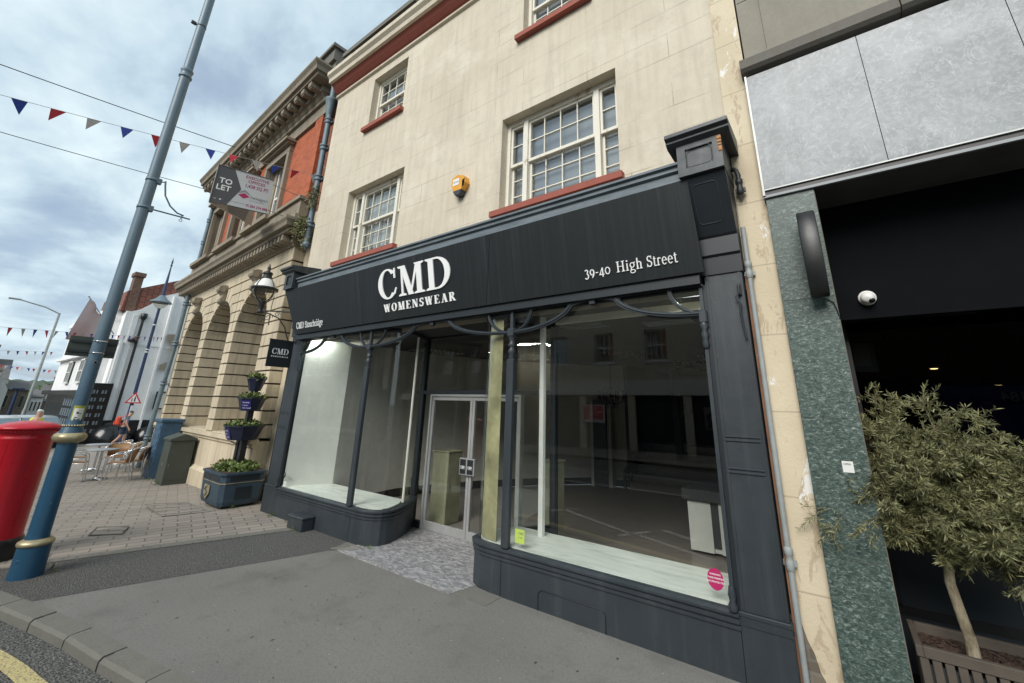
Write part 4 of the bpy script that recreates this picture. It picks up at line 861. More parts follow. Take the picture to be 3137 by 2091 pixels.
# display glass
g = G(); gz0, gz1 = .44, 2.95
g.add([(-7.90,3.945,gz0),(-5.78,3.945,gz0),(-5.78,3.945,gz1),(-7.90,3.945,gz1)], [(0,1,2,3)]); fr(g, 'window_pane', 'glass')
g = G(); g.add([(-2.95,3.945,gz0),(-.80,3.945,gz0),(-.80,3.945,gz1),(-2.95,3.945,gz1)], [(0,1,2,3)]); fr(g, 'window_pane', 'glass')
LG = [(x-.0 if i == 0 else x, y+.03) for i, (x, y) in enumerate(LB)]; LG = band(G(), LB, 0, 0, -.035); RG = mirx(LG)
g = G(); band(g, LG, gz0, gz1); fr(g, 'curved_pane', 'glass'); g = G(); band(g, RG, gz0, gz1); fr(g, 'curved_pane', 'glass')
g = G()
for ln in (LG, RG): fr(G().tube([(x,y,2.93) for x,y in ln], .035, 6), 'bow_head_rail', 'slate_dark'); fr(G().tube([(ln[-1][0],ln[-1][1],0.05),(ln[-1][0],ln[-1][1],3.0)], .045, 8), 'bow_end_post', 'slate_dark')
for x in (-5.77, -2.97):                 # slender cast columns
    g = G(); g.bev(x-.047,x+.047,3.862,3.93,.44,2.38,.012); g.lathe([(.03,2.38),(.036,2.40),(.03,2.44),(.046,2.47),(.03,2.50),(.022,2.52),(.05,2.545),(.03,2.565),(.03,2.60),(.045,2.64),(.05,2.70)], (x,3.90,0), 12); g.bev(x-.045,x+.045,3.85,3.94,2.64,2.74,.01); g.box(x-.02,x+.02,3.88,3.92,2.74,2.96); fr(g, 'column', 'slate')
for x, s_ in ((-.815,-1), (-7.905,1)):
    g = G(); g.box(x-.015,x+.015,3.89,3.93,.44,2.96); g.lathe([(.02,2.38),(.03,2.42),(.022,2.46),(.035,2.5),(.02,2.54),(.04,2.58),(.02,2.62)], (x,3.89,0), 10); g.bev(x-.035,x+.035,3.86,3.93,2.60,2.72,.01); g.lathe([(.03,.44),(.035,.47),(.02,.50),(.03,.54),(.018,.6)], (x,3.88,0), 10); fr(g, 'half_column', 'slate')
def flat_rib(g, P, w0, w1, y=3.872, d=.035):
    """flat iron rib along a path in the facade plane, w0/w1 deep"""
    n_ = len(P); L_, U_ = [], []
    for i, (x, z) in enumerate(P):
        a = P[max(i-1,0)]; b = P[min(i+1,n_-1)]; dx, dz = b[0]-a[0], b[1]-a[1]; k = math.hypot(dx, dz); w_ = (w0+(w1-w0)*i/(n_-1))/2; nx, nz = -dz/k*w_, dx/k*w_
        L_.append((x-nx, z-nz)); U_.append((x+nx, z+nz))
    for i in range(n_-1):
        q = [L_[i], L_[i+1], U_[i+1], U_[i]]
        if P[-1][0] < P[0][0]: q.reverse()
        g.prism(q, (0,y,0), (1,0,0), (0,0,1), (0,d,0))
    g.tube([(x,y-.003,z) for x, z in P], min(w0, w1)*.28, 5, False)
def spandrel(x0, x1):
    """ogee bracket from a column at x0 to the beam apex at x1, with a curved inner rib"""
    L = x1-x0; e = lambda k, h_, t: (x0+L*k*math.sin(t), 2.692+h_*(1-math.cos(t)))
    P = [e(.78, .285, R(82)*i/16) for i in range(17)]; flat_rib(g, P, .036, .052)
    q0 = P[-1]; Q = [(q0[0]+(x1-q0[0])*t, q0[1]+(2.962-q0[1])*math.sin(t*math.pi/2)) for t in (i/6 for i in range(7))]; flat_rib(g, Q, .05, .03, 3.8735, .03)
    Q = [e(.27, .285, R(88)*i/10) for i in range(11)]; flat_rib(g, Q, .026, .040, 3.878, .024)
    tri = [(x0+L*.70,2.966),(x0+L*.745,2.90),(x0+L*.96,2.966)]
    g.prism(tri[::(1 if L > 0 else -1)], (0,3.88,0), (1,0,0), (0,0,1), (0,.02,0))
for a, b in ((-7.93,-6.88),(-5.77,-6.84),(-5.77,-4.40),(-2.97,-4.34),(-2.97,-1.92),(-.81,-1.88)): g = G(); spandrel(a, b); fr(g, 'spandrel_bracket', 'slate_mid')
for x in (-6.86,-4.37,-1.90): fr(G().bev(x-.035,x+.035,3.86,3.92,2.90,3.02,.008), 'beam_block', 'slate_mid')
g = G(); g.box(-7.93,-7.90,3.91,3.96,.44,2.93); g.box(-7.93,-5.72,3.92,3.97,2.93,2.96); fr(g, 'glazing_bead', 'slate_dark'); g = G(); g.box(-.80,-.77,3.91,3.96,.44,2.93); g.box(-3.02,-.77,3.92,3.97,2.93,2.96); fr(g, 'glazing_bead', 'slate_dark')
g = G(); g.tube([(-.50,3.88,2.90),(-.50,3.875,2.84),(-.53,3.87,2.80),(-.50,3.87,2.74),(-.51,3.87,2.66),(-.50,3.88,2.52),(-.49,3.88,2.44)], .009, 6); g.bev(-.515,-.485,3.88,3.905,2.82,2.92,.003); fr(g, 'hanging_hook', 'slate_dark')
g = G(); cv = [(x+ (.02 if i < 99 else 0), y+.035) for i, (x, y) in enumerate(RG)][1:7]; band(g, list(reversed(cv)), .45, 2.9); fr(g, 'faded_film', 'faded_film')
g = G(); g.tube([(-5.375,4.515,.45),(-5.375,4.515,2.9)], .020, 6); fr(g, 'pane_edge', 'valance')
# lobby: floor, ceiling, doors
g = G(); g.prism([(-5.60,3.64),(-3.00,3.64),(-3.0,3.9),(-3.02,5.02),(-5.72,5.02),(-5.72,3.9)], (0,0,-.004), (1,0,0), (0,1,0), (0,0,.008)); fr(g, 'lobby_threshold', 'kerb')
g = G(); g.prism([(-5.47,3.58),(-3.30,3.60),(-4.13,4.99),(-5.42,4.99)], (0,0,.0), (1,0,0), (0,1,0), (0,0,.010))
g2 = G(); g2.prism([(-5.50,3.62),(-3.45,3.62),(-3.35,4.10),(-3.55,4.99),(-5.42,4.99)], (0,0,.0), (1,0,0), (0,1,0), (0,0,.010)); fr(g2, 'lobby_floor', 'lino')
g = G(); g.box(-5.95,-2.8,3.99,5.0,2.985,3.02); fr(g, 'lobby_ceiling', 'valance')
D = 5.0
g = G(); g.box(-5.75,-5.66,D-.04,D+.04,.0,3.0); g.box(-5.66,-3.10,D-.04,D+.04,2.01,2.07); g.box(-5.66,-3.10,D-.04,D+.04,2.95,3.0); g.box(-3.10,-3.02,D-.04,D+.04,0,3.0); g.box(-5.66,-5.46,D-.03,D+.03,0,.10); g.box(-3.58,-3.10,D-.03,D+.03,0,.10); fr(g, 'door_screen', 'slate_dark')
g = G(); g.add([(-5.66,D,2.07),(-3.1,D,2.07),(-3.1,D,2.95),(-5.66,D,2.95)], [(0,1,2,3)]); g.add([(-5.66,D,.1),(-5.46,D,.1),(-5.46,D,2.01),(-5.66,D,2.01)], [(0,1,2,3)]); g.add([(-3.58,D,.1),(-3.1,D,.1),(-3.1,D,2.01),(-3.58,D,2.01)], [(0,1,2,3)]); fr(g, 'fanlight_pane', 'glass')
g = G(); g.bev(-5.46,-5.425,D-.045,D+.045,.0,2.01,.003); g.bev(-3.615,-3.58,D-.045,D+.045,0,2.01,.003); g.bev(-5.425,-3.615,D-.045,D+.045,1.975,2.01,.003); fr(g, 'door_frame', 'alu')
def door(x0, x1, hx):
    t = bpy.data.objects.new('door', None); COL.objects.link(t); t.parent = FR; t.location = (x0+FX, D+FY, 0); w_ = x1-x0; t.empty_display_size = .1
    g = G(); s_ = .047; g.bev(0,s_,-.022,.022,.012,1.972,.003); g.bev(w_-s_,w_,-.022,.022,.012,1.972,.003); g.bev(s_,w_-s_,-.022,.022,.012,.125,.003); g.bev(s_,w_-s_,-.022,.022,1.915,1.972,.003); g.build('door_leaf', 'alu', t)
    g = G(); g.add([(s_,0,.125),(w_-s_,0,.125),(w_-s_,0,1.915),(s_,0,1.915)], [(0,1,2,3)]); g.build('pane', 'glass', t)
    g = G(); g.bev(hx-.075,hx+.075,-.075,-.035,.86,1.09,.004); h_ = g.build('handle', 'alu', t)
    g = G(); g.box(hx-.058,hx+.058,-.079,-.0765,.875,1.075); g.build('handle_plate', 'sign', h_)
    g = G(); serif_text(g, 'CMD', (hx-.044,-.0795,.955), (1,0,0), (0,0,1), .030, width=.085, B=.2, thick=.0006); g.add([(hx-.04,-.0797,.942),(hx+.04,-.0797,.942),(hx+.04,-.0797,.946),(hx-.04,-.0797,.946)], [(0,1,2,3)]); g.build('handle_lettering', 'letter', h_)
door(-5.425,-4.523,.83); door(-4.517,-3.615,.065)

# ================================================================ inside the shop
def inner(g, name, mat): return fr(g, name, mat)
g = G(); g.box(-9.5,1.5,D+.03,19,-.06,-.005); g.box(-5.95,-3.0,D-.03,D+.1,-.06,-.003); inner(g, 'shop_floor', 'shopfloor')
g = G(); g.box(-9.5,1.5,4.63,19,2.99,3.05); inner(g, 'suspended_ceiling', 'ceiling')
g = G(); g.box(-7.93,-5.73,4.02,4.62,3.05,3.08); g.box(-3.01,-.79,4.02,4.62,3.05,3.08); g.box(-7.93,-5.96,4.60,4.63,2.89,3.05); g.box(-2.79,-.79,4.60,4.63,2.89,3.05); inner(g, 'window_soffit', 'valance')
LW = [(-7.44,4.62),(-7.62,6.2),(-7.35,7.3),(-6.9,8.3),(-6.04,9.56),(-5.29,10.43),(-4.39,10.70)]
g = G(); band(g, LW, .16, 3.0); inner(g, 'inner_wall', 'taupe'); g = G(); band(g, LW, 0, .16, .006); inner(g, 'skirting', 'black')
g = G(); g.box(-4.39,-4.30,10.7,15,.0,3.0); g.box(-4.3,1.2,15,15.1,0,3.0); g.box(-.02,.06,4.1,15,0,3.0); g.box(-.79,-.0,4.06,4.10,0,3.05); inner(g, 'dark_inner_wall', 'innerdark')
# dark blue door with pale architrave, poster, stair and rails in the depth of the shop
g = G(); d_ = Vector((.9,.27)); 
g.box(-5.06,-4.72,10.2,10.5,0,2.05); inner(g, 'inner_door', 'slate_dark')
g = G(); g.box(-4.72,-4.62,10.3,10.5,0,2.05); g.box(-5.14,-5.07,10.2,10.4,0,2.05); inner(g, 'architrave', 'offwhite')
g = G()
for i in range(6): g.box(-4.25,-1.6,10.45+i*.3,13,.0,.0+.16*(i+1))
inner(g, 'inner_steps', 'shopfloor')
g = G(); g.prism([(10.3,0),(10.3,.3),(12.0,1.1),(12.0,1.25),(10.2,.42),(10.2,0)], (-4.3,0,0), (0,1,0), (0,0,1), (.06,0,0)); g.tube([(-3.3,11.5,0),(-3.3,11.5,2.9)], .10, 12); inner(g, 'stair_string', 'innerdark')
g = G(); g.box(-2.95,-2.55,12.9,12.95,1.35,1.95); t = g.build('poster', 'midgrey'); tag(t, 'small grey portrait poster on the dark rear wall inside the shop', 'poster')
g = G(); g.lathe([(0,0),(.10,.02),(.14,.12),(.11,.22),(0,.26)], (-2.75,12.89,1.55), 12); g.lathe([(.0,0),(.14,.02),(.12,.12),(0,.16)], (-2.75,12.89,1.38), 12); p = g.build('portrait', 'innerdark', t)
# display platforms
g = G(); g.box(-7.90,-6.05,3.96,4.66,.39,.445); g.prism([(-6.05,3.96),(-5.72,3.96),(-5.45,3.98),(-5.28,4.08),(-5.27,4.2),(-5.36,4.42),(-5.55,4.66),(-6.05,4.66)], (0,0,.39), (1,0,0), (0,1,0), (0,0,.055)); inner(g, 'display_platform', 'boards')
g = G(); g.box(-2.95,-.80,3.96,4.64,.39,.445); g.prism([(-3.32,4.64),(-3.46,4.42),(-3.49,4.2),(-3.46,4.08),(-3.29,3.98),(-2.95,3.96),(-2.95,4.64)], (0,0,.39), (1,0,0), (0,1,0), (0,0,.055)); inner(g, 'display_platform', 'boards')
g = G(); g.box(-7.90,-5.6,4.66,4.68,0,.39); g.box(-2.95,-.8,4.64,4.66,0,.39); inner(g, 'platform_front', 'taupe')
g = G(); g.add([(-7.88,3.97,.445),(-7.44,4.62,.445),(-7.44,4.62,2.96),(-7.88,3.97,2.96)], [(0,1,2,3)]); inner(g, 'display_partition', 'offwhite')
g = G(); g.bev(-2.93,-2.87,4.44,4.50,.445,2.98,.004); inner(g, 'window_post', 'white')
# light boxes added at two bright soffit patches to brighten the display windows
for x, y, lab in ((-7.84,4.02,'small added light box brightening the top left corner of the left display window'),(-1.06,4.27,'added light box brightening the top right corner of the right display window')):
    t = empty('window_fill_light', lab, 'light', (x, y, 3.046), 0, 'light boxes added to brighten the display windows'); G().bev(-.01,.27,-.01,.15,-.03,.0,.004).build('casing', 'white', t); G().box(0,.26,0,.14,-.036,-.031).build('glow_panel', 'tube', t)
# counter and pedestal
t = empty('counter', 'white panelled till counter with dark top inside the right window', 'counter', (-1.85,6.62,0))
g = G(); g.box(0,.30,0,.9,.04,.66); g.box(.40,.95,0,.9,.04,.66); g.box(.30,.40,.04,.9,.04,.66); g.box(.44,.455,-.008,0,.10,.60); g.box(.52,.53,-.008,0,.10,.60); g.build('body', 'offwhite', t)
g = G(); g.bev(-.06,1.0,-.06,.95,.66,.80,.01); g.build('top', 'innerdark', t); g = G(); g.box(.301,.399,.02,.041,.1,.655); g.build('recess', 'innerdark', t)
t = empty('pedestal', 'olive painted square display pedestal just inside the entrance doors', 'pedestal', (-5.66,5.32,0)); g = G(); g.bev(0,.36,0,.34,0,1.08,.01); g.build('body', 'olive', t); g = G(); g.bev(-.012,.372,-.012,.352,1.08,1.10,.004); g.build('top', 'olive', t)
t = empty('pedestal', 'olive painted display pedestal behind the right curved window', 'pedestal', (-3.42,5.30,0)); g = G(); g.bev(0,.22,0,.22,0,1.12,.01); g.build('body', 'olive', t); g = G(); g.bev(-.012,.232,-.012,.232,1.12,1.14,.004); g.build('top', 'olive', t)
# ceiling light panels: open louvre fittings
def ceil_light(x, y, lab, lx=.76, ly=1.10):
    t = empty('ceiling_light', lab, 'ceiling light', (x, y, 2.985), 0, 'louvred ceiling lights in the shop')
    g = G(); g.box(0,lx,0,ly,-.004,.0); g.build('tray', 'innerdark', t)
    g = G(); n_ = 6
    for i in range(n_):
        for j in range(n_+2):
            a, b = lx*(i+.14)/n_, lx*(i+.86)/n_; c, d = ly*(j+.16)/(n_+2), ly*(j+.60)/(n_+2); g.add([(a,c,-.008),(b,c,-.008),(b,d,-.024),(a,d,-.024)], [(0,1,2,3)])
    g.build('louvre', 'steel', t); return t
for i, (x, y, lab) in enumerate(((-3.80,8.02,'louvred ceiling light nearest the middle of the right window'),(-2.2,8.9,'louvred ceiling light at the right, behind the wall pilaster side'),(-3.1,10.3,'second louvred ceiling light in the row going back'),(-2.2,10.5,'louvred ceiling light further back on the right'),(-5.9,7.6,'louvred ceiling light seen through the glass above the doors'),(-5.3,12.3,'furthest louvred ceiling light, left of the chandelier'),(-3.0,12.8,'furthest louvred ceiling light above the stair'),(-7.4,5.9,'louvred ceiling light behind the left window'))): ceil_light(x, y, lab)
for x, y, lab in ((-3.05,5.05,'square air grille in the ceiling near the white post'),(-1.95,5.35,'square air grille in the ceiling near the right end of the window'),(-1.55,7.1,'square air vent further back on the right of the ceiling')):
    t = empty('air_grille', lab, 'vent', (x,y,2.985), 0, 'air grilles in the shop ceiling'); g = G()
    for k in range(3): g.box(.02+.0*k,.66,.08+k*.12,.10+k*.12,-.022,-.002)
    g.build('slats', 'midgrey', t); g = G(); g.box(0,.68,.02,.46,-.003,-.0005); g.build('opening', 'innerdark', t)
# chandeliers
def chandelier(x, y, z, s_, lab):
    t = empty('chandelier', lab, 'chandelier', (x,y,z), 0, 'black chandeliers in the shop'); H = 2.985-z
    g = G(); g.tube([(0,0,0),(0,0,H)], .006, 5); g.lathe([(.001,H-.03),(.06,H-.03),(.065,H-.005),(.0,H-.0)], (0,0,0), 12); g.build('chain', 'black', t)
    g = G(); g.lathe([(0,-.55),(.03,-.50),(.02,-.42),(.07,-.36),(.03,-.28),(.05,-.2),(.02,-.1),(.06,-.03),(0,0)], (0,0,0), 12)
    for k in range(6):
        a = k*math.pi/3+.3; c, s2 = math.cos(a)*s_, math.sin(a)*s_
        g.tube([(.02*c,.02*s2,-.34),(.12*c,.12*s2,-.42),(.24*c,.24*s2,-.38),(.30*c,.30*s2,-.28)], .010, 5); g.lathe([(.0,-.29),(.045,-.27),(.012,-.25),(.012,-.14),(.02,-.12),(0,-.08)], (.30*c,.30*s2,0), 8)
        g.tube([(.30*c,.30*s2,-.29),(.30*c,.30*s2,-.36)], .008, 4); g.tube([(.15*c,.15*s2,-.42),(.15*c,.15*s2,-.52)], .008, 4)
    g.build('arms', 'blackgloss', t)
chandelier(-4.45,10.0,2.38,1.0,'black glass chandelier hanging in the middle of the shop'); chandelier(-3.35,12.2,2.15,.8,'smaller black chandelier hanging near the dark stair')
# cards and stickers on the glass
def card(name, x, z, w_, h_, mat, lab, cat, y=3.938, lines=()):
    t = G().box(x, x+w_, y, y+.003, z, z+h_).build(name, mat); tag(t, lab, cat)
    for (tx, dx, dz, hh, mm) in lines: g = G(); sans(g, tx, (x+dx, y-.001, z+dz), (1,0,0), (0,0,1), hh, thick=.0005, bold=.01); g.build('print', mm, t)
    return t
card('window_card', -2.88,.50,.12,.13,'limeprint','lime green card in the bottom corner of the right window','card',3.938,(('CARE',.045,.085,.018,'shirt_blue'),('in use',.045,.05,.014,'shirt_blue')))
card('window_card', -7.80,.46,.09,.07,'white','small pale label low in the left window','label',3.938,(('CCTV',.01,.03,.018,'midgrey'),))
def roundel(x, z, r, mat, lab, tx):
    t = empty('sticker', lab, 'sticker', (x,3.936,z)); g = G(); g.add([(r*math.cos(a),0,r*1.25*math.sin(a)) for a in (2*math.pi*i/24 for i in range(24))], [tuple(range(24))]); g.build('disc', mat, t)
    for i, s_ in enumerate(tx): g = G(); sans(g, s_, (0,-.001,r*.45-i*r*.42), (1,0,0), (0,0,1), r*.20, 'CENTER', .0005, bold=.01); g.build('print', 'letter', t)
roundel(-7.80,.63,.035,'black','small round black alarm sticker low in the left window',('WARNING','CCTV','IN USE'))
roundel(-.935,.60,.06,'magenta','round crimson WARNING sticker low in the right window',('WARNING','THESE PREMISES','ARE PROTECTED'))
# alarm box on the stucco
t = empty('alarm_box', 'yellow hexagonal burglar alarm box with dark base on the cream wall', 'alarm box', (-4.13,W,4.98))
H6 = [(-.11,.0),(-.085,-.06),(.085,-.06),(.13,.06),(.10,.20),(.0,.255),(-.12,.22),(-.145,.09)]
g = G(); g.prism([(-.10,.0),(.07,.0),(.14,.10),(.115,.21),(-.02,.27),(-.14,.23),(-.15,.12)], (0,-.11,0), (1,0,0), (0,0,1), (0,.11,0)); g.build('cover', 'alarm', t)
g = G(); g.prism([(-.10,-.004),(-.06,-.075),(.04,-.075),(.07,-.004)], (0,-.115,0), (1,0,0), (0,0,1), (0,.115,0)); g.build('base', 'slate', t)
g = G(); g.box(-.115,.015,-.113,-.1115,.09,.205); l_ = g.build('badge', 'white', t); g = G(); sans(g, 'SECURE', (-.05,-.1145,.135), (1,0,0), (0,0,1), .022, 'CENTER', 0, bold=.01); g.build('print', 'greyprint', l_)
g = G()
for k in range(5): g.add([(.076+.010*k,-.112,.03+.0*k),(.13,-.112,.05+.028*k),(.13,-.112,.058+.028*k),(.076,-.112,.038+.028*k)], [(0,1,2,3)])
g.build('vent_slots', 'innerdark', t)
# short pipes beside the shopfront
pipe('overflow_pipe', [(-.43,3.98,4.08),(-.405,3.965,4.05),(-.39,3.955,3.99),(-.39,3.955,3.82)], .022, 'short cranked black overflow pipe beside the shopfront bracket', 'dark_iron', (3.86,))
pipe('drainpipe', [(-.415,3.985,3.47),(-.415,3.985,2.2),(-.418,3.98,.9),(-.42,3.98,0)], .021, 'thin light grey drainpipe between the dark pilaster and the cream pier', 'galv', (3.05,.82))
g = G(); g.box(-.452,-.436,3.98,4.04,.0,3.0); fr(g, 'edge_batten', 'rust')
# small kiosk box on the pavement against the stallriser
t = empty('meter_box', 'small slate painted box on the ground against the left stallriser', 'box', (-7.02,3.80,0)); g = G(); g.bev(0,.42,-.10,.09,0,.17,.012); g.build('casing', 'slate', t); g = G(); g.bev(-.008,.428,-.108,.098,.155,.19,.01); g.build('lid', 'slate', t)
# hanging sign
t = empty('hanging_sign', 'square black double sided sign projecting from the left pilaster', 'sign', (-8.22,3.90,2.94))
g = G(); g.bev(-.008,.008,-.45,-.02,-.50,-.02,.002); p = g.build('sign_panel', 'sign', t); g = G(); g.box(-.012,.012,-.46,.0,-.02,.0); g.bev(-.02,.02,-.005,.01,-.05,.05,.004); g.build('bracket_arm', 'slate_dark', t)
for sx in (1, -1):
    g = G(); o = Vector((.009*sx, -.385 if sx > 0 else -.085, -.27)); rt = Vector((0,sx,0)); serif_text(g, 'CMD', o, rt, (0,0,1), .105, width=.30, B=.19, thick=.002, track=.03); serif_text(g, 'WOMENSWEAR', o+Vector((0,-.005*sx,-.055)), rt, (0,0,1), .026, width=.31, B=.22, thick=.002, track=.25); g.build('sign_lettering', 'letter', t)
# lantern on scrolled bracket
t = empty('wall_lantern', 'round Victorian glass lantern on a scrolled iron bracket beside the shop', 'lantern', (-9.35,3.62,3.60)); t.scale = (1.12,1.12,1.12)
g = G(); g.lathe([(.05,.0),(.035,.04),(.05,.08),(.05,.14),(.075,.19),(.07,.2),(.05,.21)], (0,0,0), 14); g.build('stem', 'dark_iron', t)
g = G(); g.lathe([(.05,.22),(.12,.25),(.17,.32),(.195,.42)], (0,0,0), 24); g.build('globe', 'lampglass', t)
g = G(); g.lathe([(.195,.45),(.17,.52),(.12,.60),(.075,.64)], (0,0,0), 24); g.build('dome', 'white', t)
g = G(); g.lathe([(.205,.415),(.225,.42),(.225,.455),(.205,.46),(.195,.44)], (0,0,0), 28); g.lathe([(.085,.63),(.09,.65),(.07,.70),(.075,.72),(.085,.73),(.08,.76),(.03,.79),(.02,.82),(.035,.85),(.02,.88),(.008,.93),(0,.94)], (0,0,0), 16)
for k in range(4):
    a = k*math.pi/2+.4; c, s_ = math.cos(a), math.sin(a); g.tube([(.06*c,.06*s_,.18),(.15*c,.15*s_,.24),(.20*c,.20*s_,.33),(.215*c,.215*s_,.43)], .010, 5); g.tube([(.20*c,.20*s_,.46),(.175*c,.175*s_,.53),(.125*c,.125*s_,.61),(.08*c,.08*s_,.65)], .007, 5)
g.build('cage', 'dark_iron', t)
g = G(); g.tube([(0,0,.02),(.18,.20,.03),(.36,.40,.03)], .014, 6); g.tube([(.02,.02,0),(.10,.1,-.02),(.22,.25,-.10),(.30,.35,-.26),(.33,.40,-.42),(.34,.45,-.52)], .012, 6)
def spiral(g, c, r0, turns, r): 
    n_ = 22; g.tube([(c[0]+r0*(1-i/n_*.8)*math.cos(i/n_*turns*6.28)*.67, c[1]+r0*(1-i/n_*.8)*math.cos(i/n_*turns*6.28)*.74, c[2]+r0*(1-i/n_*.8)*math.sin(i/n_*turns*6.28)) for i in range(n_+1)], r, 5)
spiral(g, (.10,.11,-.09), .08, 1.6, .007); spiral(g, (.02,.02,-.16), .06, 1.4, .007); spiral(g, (.20,.22,-.03), .05, 1.4, .006)
g.tube([(.12,.13,.03),(.12,.13,.16),(.125,.14,.30)], .006, 5); g.tube([(.12,.13,-.02),(.125,.135,-.2),(.13,.14,-.24)], .009, 5); g.tube([(-.06,-.06,-.02),(.02,.02,.0),(.06,.02,-.02)], .018, 6)
g.build('bracket', 'dark_iron', t)
# agents board (V of two panels)
t = empty('agents_board', 'grey and white TO LET estate agent board jutting from the brick facade', 'board', (-9.85,3.60,5.75))
B0 = Vector((-9.85,3.60,5.75))
def V3(x, y, z): return Vector((x,y,z))-B0
a0, a1 = V3(-9.80,3.50,5.90), V3(-9.80,2.42,5.75)   # lower edge: wall end, street end
up = Vector((0,0,.90)); up2 = Vector((0,.02,.86))
rt = (a0-a1).normalized(); nrm = Vector((1,0,0))
bw = (a0-a1).length
def pan(g, o, r_, u_, w_, h_, th=.012):
    n_ = r_.cross(u_).normalized(); P = [o, o+r_*w_, o+r_*w_+u_*h_, o+u_*h_]; Q = [p-n_*th for p in P]; g.add([tuple(p) for p in P+Q], [(0,1,2,3),(7,6,5,4),(0,4,5,1),(1,5,6,2),(2,6,7,3),(3,7,4,0)])
U = Vector((0,0,1)); H_ = .86
g = G(); pan(g, a1, rt, U, bw, H_); front = g.build('front_panel', 'boardwhite', t)
n_ = rt.cross(U).normalized()
def on(x, z, k=.001): return a1+rt*x+U*z+n_*k
def poly(name, pts, mat, k=.001, par=front): g = G(); g.add([tuple(on(x,z,k)) for x,z in pts], [tuple(range(len(pts)))]); return g.build(name, mat, par)
poly('dark_arrow', [(0,0),(.30,0),(.50,.43),(.30,H_),(0,H_)], 'greyprint')
def wr(s_, x, z, h_, mat, al='LEFT', sq=1.0, bold=.02, name='print'): g = G(); sans(g, s_, on(x,z,.002), rt, U, h_, al, 0, sq, bold); g.build(name, mat, front)
wr('TO', .07,.47,.12,'letter'); wr('LET', .04,.31,.12,'letter'); wr('f in', .04,.08,.03,'letter', bold=.0)
g = G(); g.add([tuple(on(x,z,.002)) for x, z in ((.15,.085),(.185,.085),(.185,.11),(.15,.11))], [(0,1,2,3)]); g.build('icon', 'letter', front); g = G(); g.tube([tuple(on(.215+.014*math.cos(a),.097+.014*math.sin(a),.002)) for a in (6.28*i/10 for i in range(11))], .002, 4); g.build('icon', 'midgrey', front)
wr('EXECUTIVE', .765,.73,.066,'purpletext','CENTER',1.0,.02); wr('OFFICES', .765,.635,.066,'purpletext','CENTER',1.0,.02); wr('1,438 SQ FT', .785,.515,.078,'purpletext','CENTER',.84,.02)
poly('logo_chevron', [(.47,.335),(.575,.39),(.68,.335),(.68,.37),(.575,.445),(.47,.37)], 'midgrey', .002); poly('logo_diamond', [(.46,.30),(.575,.235),(.69,.30),(.575,.365)], 'magenta', .0025)
wr('hexagon', .70,.27,.075,'greyprint','LEFT',1.0,.0); wr('commercial property', .70,.215,.025,'midgrey'); wr('www.hexagonproperty.co.uk', .31,.10,.022,'greyprint', bold=0); wr('01384 374 888', .655,.065,.062,'purpletext','LEFT',.80,.02)
b0 = V3(-9.86,2.42,5.74); b1 = V3(-10.55,3.50,5.80); rt2 = (b0-b1).normalized(); 
g = G(); pan(g, b1, rt2, U, (b0-b1).length, .84); g.build('back_panel', 'taupe', t)
g = G(); n2 = rt2.cross(U).normalized(); o = b1-n2*.014
g.add([tuple(o+rt2*x+U*z) for x, z in ((.25,0.02),(.75,.02),(.9,.4),(.5,.7),(.15,.4))], [(4,3,2,1,0)]); g.build('back_print', 'midgrey', t)
g = G(); g.tube([tuple(a1),tuple(a0)], .012, 5); g.tube([tuple(a1+U*H_),tuple(a0+U*H_)], .012, 5); g.tube([tuple(a1),tuple(a1+U*H_)], .012, 5); g.build('edge_trim', 'greyprint', t)
g = G(); g.tube([tuple(a0+U*.1),tuple(V3(-9.83,4.12,6.0))], .008, 6); g.tube([tuple(a0+U*.75),tuple(V3(-9.83,4.12,6.65))], .008, 6); g.build('fixing_arms', 'stone_dirty', t)

# ================================================================ right hand building
RBD = empty('bar_building', 'grey stone building with blue grey marbled fascia over a dark glazed recess', 'building', (3.0, 4.0, 0))
def rb(g, name, mat, parent=None):
    if parent is None: g.v = [(x-3.0, y-4.0, z) for x, y, z in g.v]; return g.build(name, mat, RBD)
    return g.build(name, mat, parent)
g = G(); g.box(-.19,12,4.04,9,5.30,9.2); rb(g, 'upper_wall', 'stone_grey')
g = G()
for x in [-.19+1.22*i for i in range(9)]: g.box(x+.2,x+.204,4.036,4.045,5.34,9.2)
for z in (6.05, 6.75, 7.45, 8.2): g.box(-.18,12,4.036,4.045,z,z+.006)
rb(g, 'wall_joints', 'stone_black')
g = G(); g.prism([(4.05,5.05),(3.93,5.07),(3.90,5.10),(3.90,5.20),(3.93,5.23),(4.05,5.33)][::-1], (-.235,0,0), (0,1,0), (0,0,1), (1.2,0,0)); g.prism([(4.05,5.05),(3.92,5.07),(3.89,5.10),(3.89,5.19),(3.93,5.22),(4.05,5.32)][::-1], (.972,0,0), (0,1,0), (0,0,1), (11,0,0)); rb(g, 'stone_ledge', 'stone_black')
g = G()
for a, b in ((-.197,.655),(.660,1.508),(1.513,2.37),(2.375,3.3),(3.305,12)): g.box(a,b,3.955,4.2,3.775,5.02)
rb(g, 'fascia_panel', 'panel')
g = G(); g.box(-.215,-.198,3.945,4.2,3.70,5.03); g.box(-.215,12,3.947,4.2,3.764,3.774); rb(g, 'fascia_trim', 'alu_white'); g = G(); g.box(-.20,12,3.965,4.2,3.716,3.7636); rb(g, 'shadow_rail', 'black'); g = G(); g.box(-.215,12,3.945,4.2,3.692,3.7156); rb(g, 'lower_rail', 'midgrey')
g = G(); g.box(-.2,12,4.0,4.2,5.021,5.05); rb(g, 'shadow_gap', 'black')
g = G(); zj = [(-.1,.90),(.904,1.82),(1.824,2.74),(2.744,3.69)]
for a, b in zj: g.box(-.2,.152,3.97,4.4,a,b)
rb(g, 'green_marble_pier', 'marble')
